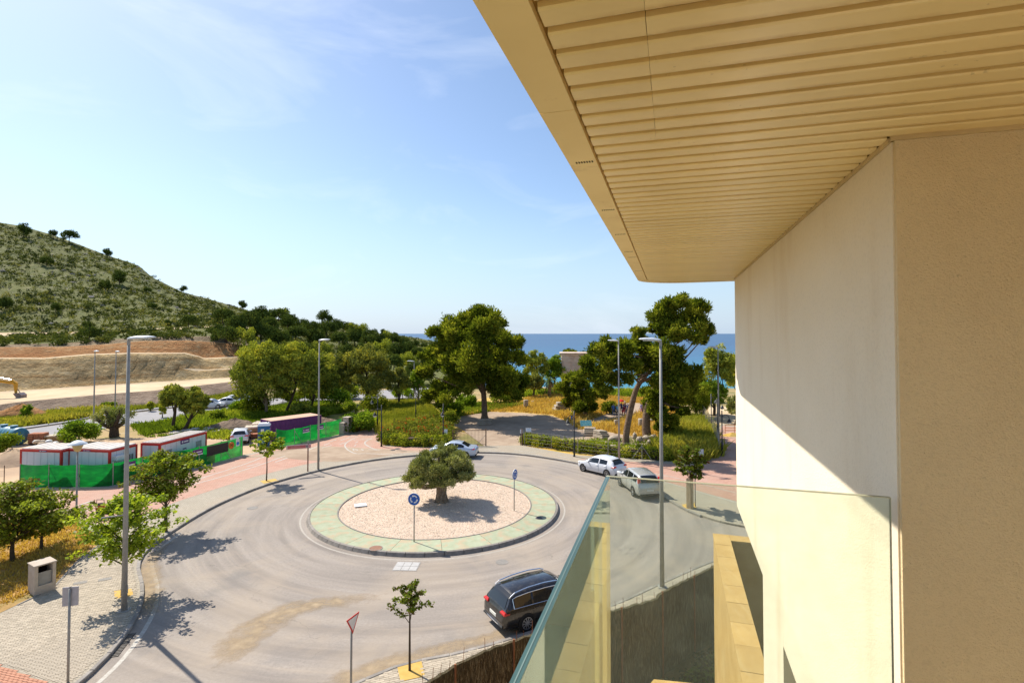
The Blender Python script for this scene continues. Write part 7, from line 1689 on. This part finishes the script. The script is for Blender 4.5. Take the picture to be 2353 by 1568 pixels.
def person(label, b, rz, h, top, bottom, hair='hair_dark', shorts=False, pose=0, hat=None, bag=None, grp='visitors standing on the ruins field'):
    k = h / 1.75; st = (.10, .16, .22)[pose % 3]
    V = [(0, 0, .95), (0, .01, 1.12), (0, .01, 1.36), (0, .01, 1.47), (0, -.01, 1.53), (0, -.02, 1.63), (0, -.01, 1.73)]
    E = [(i, i + 1) for i in range(6)]; Rr = [(.155, .115), (.14, .105), (.17, .11), (.10, .08), .05, (.078, .092), (.055, .07)]
    for s_ in (-1, 1):
        o = len(V); fy = st * .5 * s_ * (1 if pose != 1 else .2)
        V += [(.095 * s_, 0, .86), (.10 * s_, -fy * .6, .50), (.10 * s_, fy * .2 - fy, .09), (.10 * s_, fy * .2 - fy - .12, .04)]; E += [(0, o), (o, o + 1), (o + 1, o + 2), (o + 2, o + 3)]; Rr += [.088, .062, .044, (.045, .038)]
        o = len(V); bend = (.04, .16, .02)[pose % 3]
        V += [(.19 * s_, .01, 1.40), (.235 * s_, .02, 1.13), (.24 * s_, -.05 - bend, .90 + bend * .8), (.235 * s_, -.08 - bend, .80 + bend * .9)]; E += [(3, o), (o, o + 1), (o + 1, o + 2), (o + 2, o + 3)]; Rr += [.055, .044, .034, (.042, .022)]
        w_ = o + 3
        for f in range(4): V.append((V[w_][0] + (f - 1.5) * .016 * .6, V[w_][1] - .015 + (f - 1.5) * .014, V[w_][2] - .085 - .01 * (f in (1, 2)))); E.append((w_, len(V) - 1)); Rr.append(.010)
        V.append((V[w_][0] - .012 * s_, V[w_][1] - .045, V[w_][2] - .045)); E.append((w_, len(V) - 1)); Rr.append(.011)
    V = [(x * k, y * k, z * k) for x, y, z in V]; Rr = [tuple(c * k for c in r) if hasattr(r, '__len__') else r * k for r in Rr]
    me = skinned(V, E, Rr); 
    for m_ in (M['skin'], CL[top], CL[bottom], M[hair], M['shoe']): me.materials.append(m_)
    for p in me.polygons:
        c = p.center / k; p.use_smooth = True
        if c.z > 1.53: p.material_index = 3 if (c.y > .0 or c.z > 1.70) else 0
        elif c.z > 1.47: p.material_index = 0
        elif abs(c.x) > .19 and c.z < 1.17: p.material_index = 0
        elif c.z > .93: p.material_index = 1
        elif c.z > (.48 if shorts else .12): p.material_index = 2
        elif c.z > .12: p.material_index = 0
        else: p.material_index = 4
    t = thing('person', label, 'person', b, rz, grp); link('body', me, t)
    for s_ in (-1, 1): MB().lathe([(.001, -.014), (.012, 0), (.001, .014)], 6, (.032 * s_ * k, -.098 * k, 1.645 * k)).build('eye', M['hair_dark'], t)
    MB().lathe([(.016, 0), (.001, .03)], 6, (0, -.10 * k, 1.60 * k), Matrix.Rotation(R(70), 3, 'X')).build('nose', M['skin'], t)
    if hat: MB().lathe([(.15 * k, 1.70 * k), (.11 * k, 1.72 * k), (.10 * k, 1.80 * k), (.001, 1.84 * k)], 12).build('hat', CL[hat], t)
    if bag: MB().cbox((0, .17 * k, 1.22 * k), (.28, .16, .42), .05).build('backpack', CL[bag], t)
    return t
PX = [(1409, 955, 'person in blue shirt and trousers standing leftmost of the group', 10, 'blue', 'jeans', {}), (1418, 956, 'person in turquoise top beside the street lamp pole', 40, 'cyan', 'dark', {}), (1427, 951, 'person holding up the red umbrella in the group', -30, 'navy', 'dark', {'pose': 1}), (1432, 957, 'person with red shorts at the front of the group', 200, 'grey', 'red', {'shorts': True, 'bag': 'wine'}), (1437, 953, 'person in dark clothes behind the red shorts', 150, 'dark', 'grey', {'bag': 'dark'}), (1442, 955, 'person in grey next to the leaning trunk', 190, 'grey', 'navy', {'bag': 'navy'}), (1447, 952, 'person in navy partly behind the leaning trunk', 170, 'navy', 'dark', {}), (1435, 948, 'person in wine red standing at the back of the group', 20, 'wine', 'dark', {'hat': 'white'}), (1473, 952, 'person in lilac top right of the leaning trunk', 210, 'lilac', 'pink', {'shorts': True}), (1477, 951, 'person in dark jacket right of the leaning trunk', 250, 'dark', 'dark', {'bag': 'navy'}), (1494, 948, 'person in pink top standing with a dog on the path', 60, 'pink', 'wine', {'hair': 'hair_light', 'shorts': True}), (1313, 970, 'person in yellow shirt and blue shorts by the teal panel', 120, 'yellow', 'blue', {'shorts': True, 'pose': 2})]
for x, y, lb, rz, a, b, kw in PX: person(lb, P(x if y == 970 else x, y, .012), R(rz), 1.66 + .12 * ((x * 7) % 5) / 5, a, b, grp='visitors standing on the ruins field', **kw)
u = P(1428, 951, .012); t = thing('umbrella', 'open red umbrella held above the group of visitors', 'umbrella', (u.x - .1, u.y - .1, 1.15), R(10))
MB().tube([(0, 0, -.1), (0, 0, .98)], .012, 6).build('shaft', M['black_iron'], t); n = 8; vs = [(0, 0, 1.0)]
for r_, z in ((.22, .95), (.40, .84), (.5, .70)):
    for i in range(n): a = 2 * math.pi * i / n; vs.append((math.cos(a) * r_, math.sin(a) * r_, z))
fs = [(0, 1 + i, 1 + (i + 1) % n) for i in range(n)] + [(1 + j * n + i, 1 + (j + 1) * n + i, 1 + (j + 1) * n + (i + 1) % n, 1 + j * n + (i + 1) % n) for j in range(2) for i in range(n)]
MB().add(vs, fs).build('canopy', CL['red'], t, True)
b = P(1487, 949, .012); V = [(-.28, 0, .42), (0, 0, .40), (.26, 0, .43), (.40, 0, .55), (.50, 0, .60), (.64, 0, .57), (-.42, 0, .50), (-.52, 0, .62)]; E = [(0, 1), (1, 2), (2, 3), (3, 4), (4, 5), (0, 6), (6, 7)]; Rr = [.10, .09, .12, .075, .075, .035, .03, .015]
for s_ in (-1, 1):
    o = len(V); V += [(.24, .07 * s_, .28), (.25, .08 * s_, .13), (.26, .08 * s_, .015)]; E += [(2, o), (o, o + 1), (o + 1, o + 2)]; Rr += [.05, .03, .028]
    o = len(V); V += [(-.24, .07 * s_, .30), (-.34, .08 * s_, .16), (-.30, .08 * s_, .015)]; E += [(0, o), (o, o + 1), (o + 1, o + 2)]; Rr += [.06, .03, .028]
    o = len(V); V += [(.45, .05 * s_, .70)]; E += [(4, o)]; Rr += [.02]
me = skinned(V, E, Rr, 1); me.materials.append(plain('dark_fur', (.035, .03, .03), .8)); t = thing('dog', 'dark dog standing beside the person in pink', 'dog', b, R(160)); link('body', me, t)
